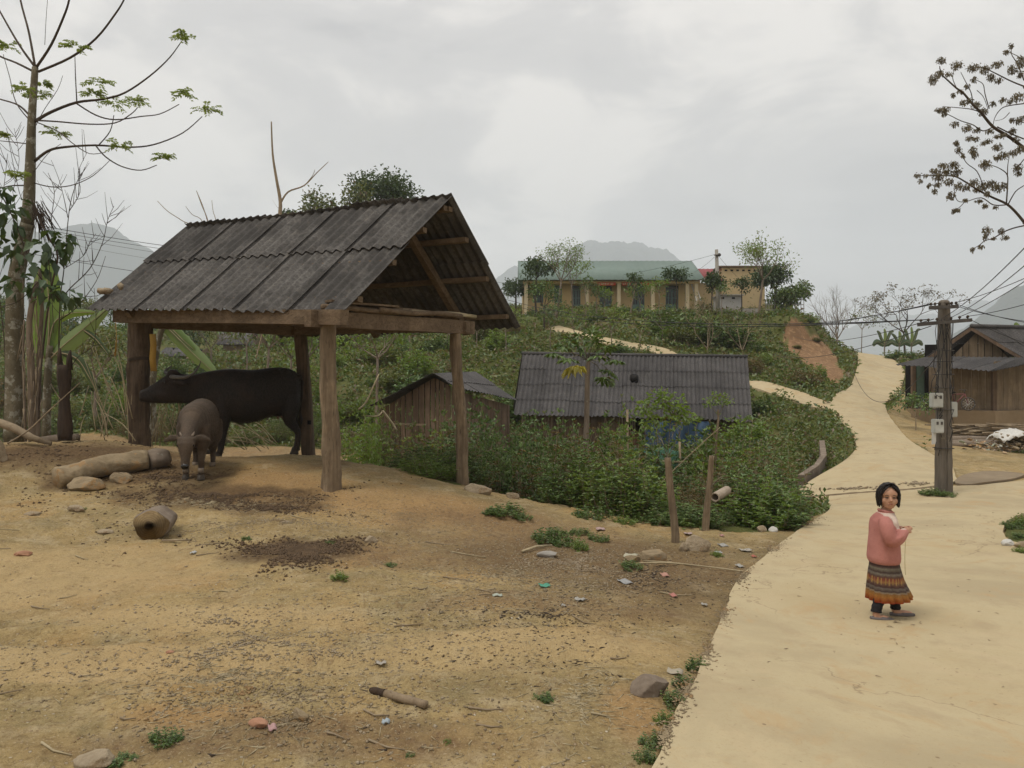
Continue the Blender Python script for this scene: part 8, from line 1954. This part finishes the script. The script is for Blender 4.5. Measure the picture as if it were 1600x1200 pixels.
mb = MB(); mb.tube([col_(404, 303, .02) + Vector((math.cos(a) * .052, math.sin(a) * .052, -.010 - .012 * math.cos(a))) for a in np.linspace(0, 2 * math.pi, 26)], .0105, 8); mb.build('collar', M['sweater'], girl)
# skirt: pleated and banded
k = NM('banded_skirt'); sx = k.sep(); zc = k.math('MULTIPLY', k.math('SUBTRACT', sx[2], .12), 1 / .33); n = k.noise(26, 4, .6)
zz_ = k.math('ADD', zc, k.math('MULTIPLY', k.math('SUBTRACT', n, .5), .035))
st_ = [(0.0, (.34, .045, .02)), (.06, (.42, .06, .02)), (.12, (.36, .11, .025)), (.22, (.31, .14, .03)), (.27, (.24, .12, .035)), (.30, (.25, .20, .14)), (.33, (.06, .035, .03)), (.40, (.14, .12, .10)), (.43, (.06, .03, .025)), (.50, (.13, .07, .05)), (.54, (.26, .13, .05)), (.60, (.20, .05, .03)), (.66, (.09, .05, .035)), (.72, (.17, .15, .12)), (.76, (.05, .03, .025)), (.84, (.16, .14, .10)), (.88, (.06, .035, .03)), (1.0, (.07, .04, .03))]
c = k.ramp(zz_, st_, 'LINEAR')
at_ = k.math('ARCTAN2', sx[1], sx[0]); rep = k.math('SINE', k.math('MULTIPLY', at_, 34)); patt = k.math('MULTIPLY', k.ramp(rep, [(.5, 0.0), (.62, .6)]), k.ramp(zc, [(.47, 0.0), (.50, 1.0), (.62, 1.0), (.65, 0.0)])); c = k.mix(patt, c, (.38, .26, .07))
c = k.mix(k.ramp(k.noise(130, 3, .6), [(.4, .35), (.6, 0.0)]), c, (.04, .025, .02)); k.color(c); k.rough(.9); M['skirt'] = k.m
mb = MB(); rings = []; n_ = 96
for (x0, x1, y, dep, pl) in [(298,486,655,.105,.0),(292,494,690,.115,.02),(284,508,740,.125,.035),(278,528,800,.135,.05),(272,552,860,.145,.06),(267,575,905,.15,.07),(264,596,945,.155,.075)]:
    cx = (gx(x0) + gx(x1)) / 2; w = (gx(x1) - gx(x0)) / 2 * (.95 - .9 * pl); ring = []
    for i in range(n_):
        a = 2 * math.pi * i / n_; k_ = 1 + pl * math.sin(a * 16 + .4 * math.sin(a * 3)) + pl * .5 * math.sin(a * 5 + 1)
        dz = 0.012 * (math.cos(a) > .2) * math.cos(a) * (pl > .05) - .014 * math.cos(a * 1 + math.pi) * (pl > .06) * .6
        ring.append(Vector((cx + w * k_ * math.cos(a), .02 + dep * k_ * math.sin(a), gzz(y) + dz + (.010 * math.sin(a * 16) * pl))))
    rings.append(ring)
mb.loft(rings, cap=False); o = mb.build('skirt', M['skirt'], girl); md = o.modifiers.new('t', 'SOLIDIFY'); md.thickness = .004
for pts, rr in (([(345,925,-.02),(325,960,-.035),(308,1000,-.045),(302,1028,-.05)], (.042, .040, .038, .040)), ([(472,925,.05),(480,960,.05),(486,1000,.05),(488,1028,.05)], (.042, .038, .037, .039))):
    mb = MB(); q = catmull([col_(*p_) for p_ in pts], 5); m_ = len(q); mb.tube(q, [np.interp(i / (m_ - 1), [0, .33, .66, 1], rr) * (1 + .05 * math.sin(i * 1.6)) for i in range(m_)], 16); mb.build('legging', M['legging'], girl)
def shoe(x0, x1, y0, y1, dep, lift):
    mb = MB(); 
    L_ = gx(x1) - gx(x0); rings = []
    for t in np.linspace(0, 1, 12):
        w = .030 * (1 - abs(2 * t - .95) ** 3.2 * .75); h = (.030 - .012 * t) * (1 - max(0, t - .8) * 2.5); x = gx(x0) + L_ * t; z = gzz(y0 + (y1 - y0) * t)
        rings.append([Vector((x, dep - .012 * t + w * math.cos(a), z + (h * math.sin(a) if math.sin(a) > 0 else .012 * math.sin(a)))) for a in np.linspace(0, 2 * math.pi, 16, endpoint=False)])
    # open heel-top: upper only over the front half
    up = [[Vector((v_.x, v_.y, min(v_.z, gzz(y0 + (y1 - y0) * t) + (.013 if t < .42 else .06)))) for v_ in rg_] for t, rg_ in zip(np.linspace(0, 1, 12), rings)]
    mb.loft(up); mb.build('shoe', M['shoe'], girl)
shoe(258, 425, 1066, 1078, -.055, 0); shoe(445, 622, 1066, 1068, .045, 0)
mb = MB(); mb.tube(catmull([col_(505, 450, -.06), col_(509, 530, -.055), col_(513, 640, -.04), col_(520, 740, -.03), col_(524, 762, -.03)], 4), .0015, 5)
s_o = mb.build('string', mat_simple('olive_string', (.26, .24, .05), (.36, .33, .09), 30, .8, 0), origin=(0, 0, 0)); s_o.location = g0; tag(s_o, 'thin yellow green string hanging from the hands of the girl', 'string')
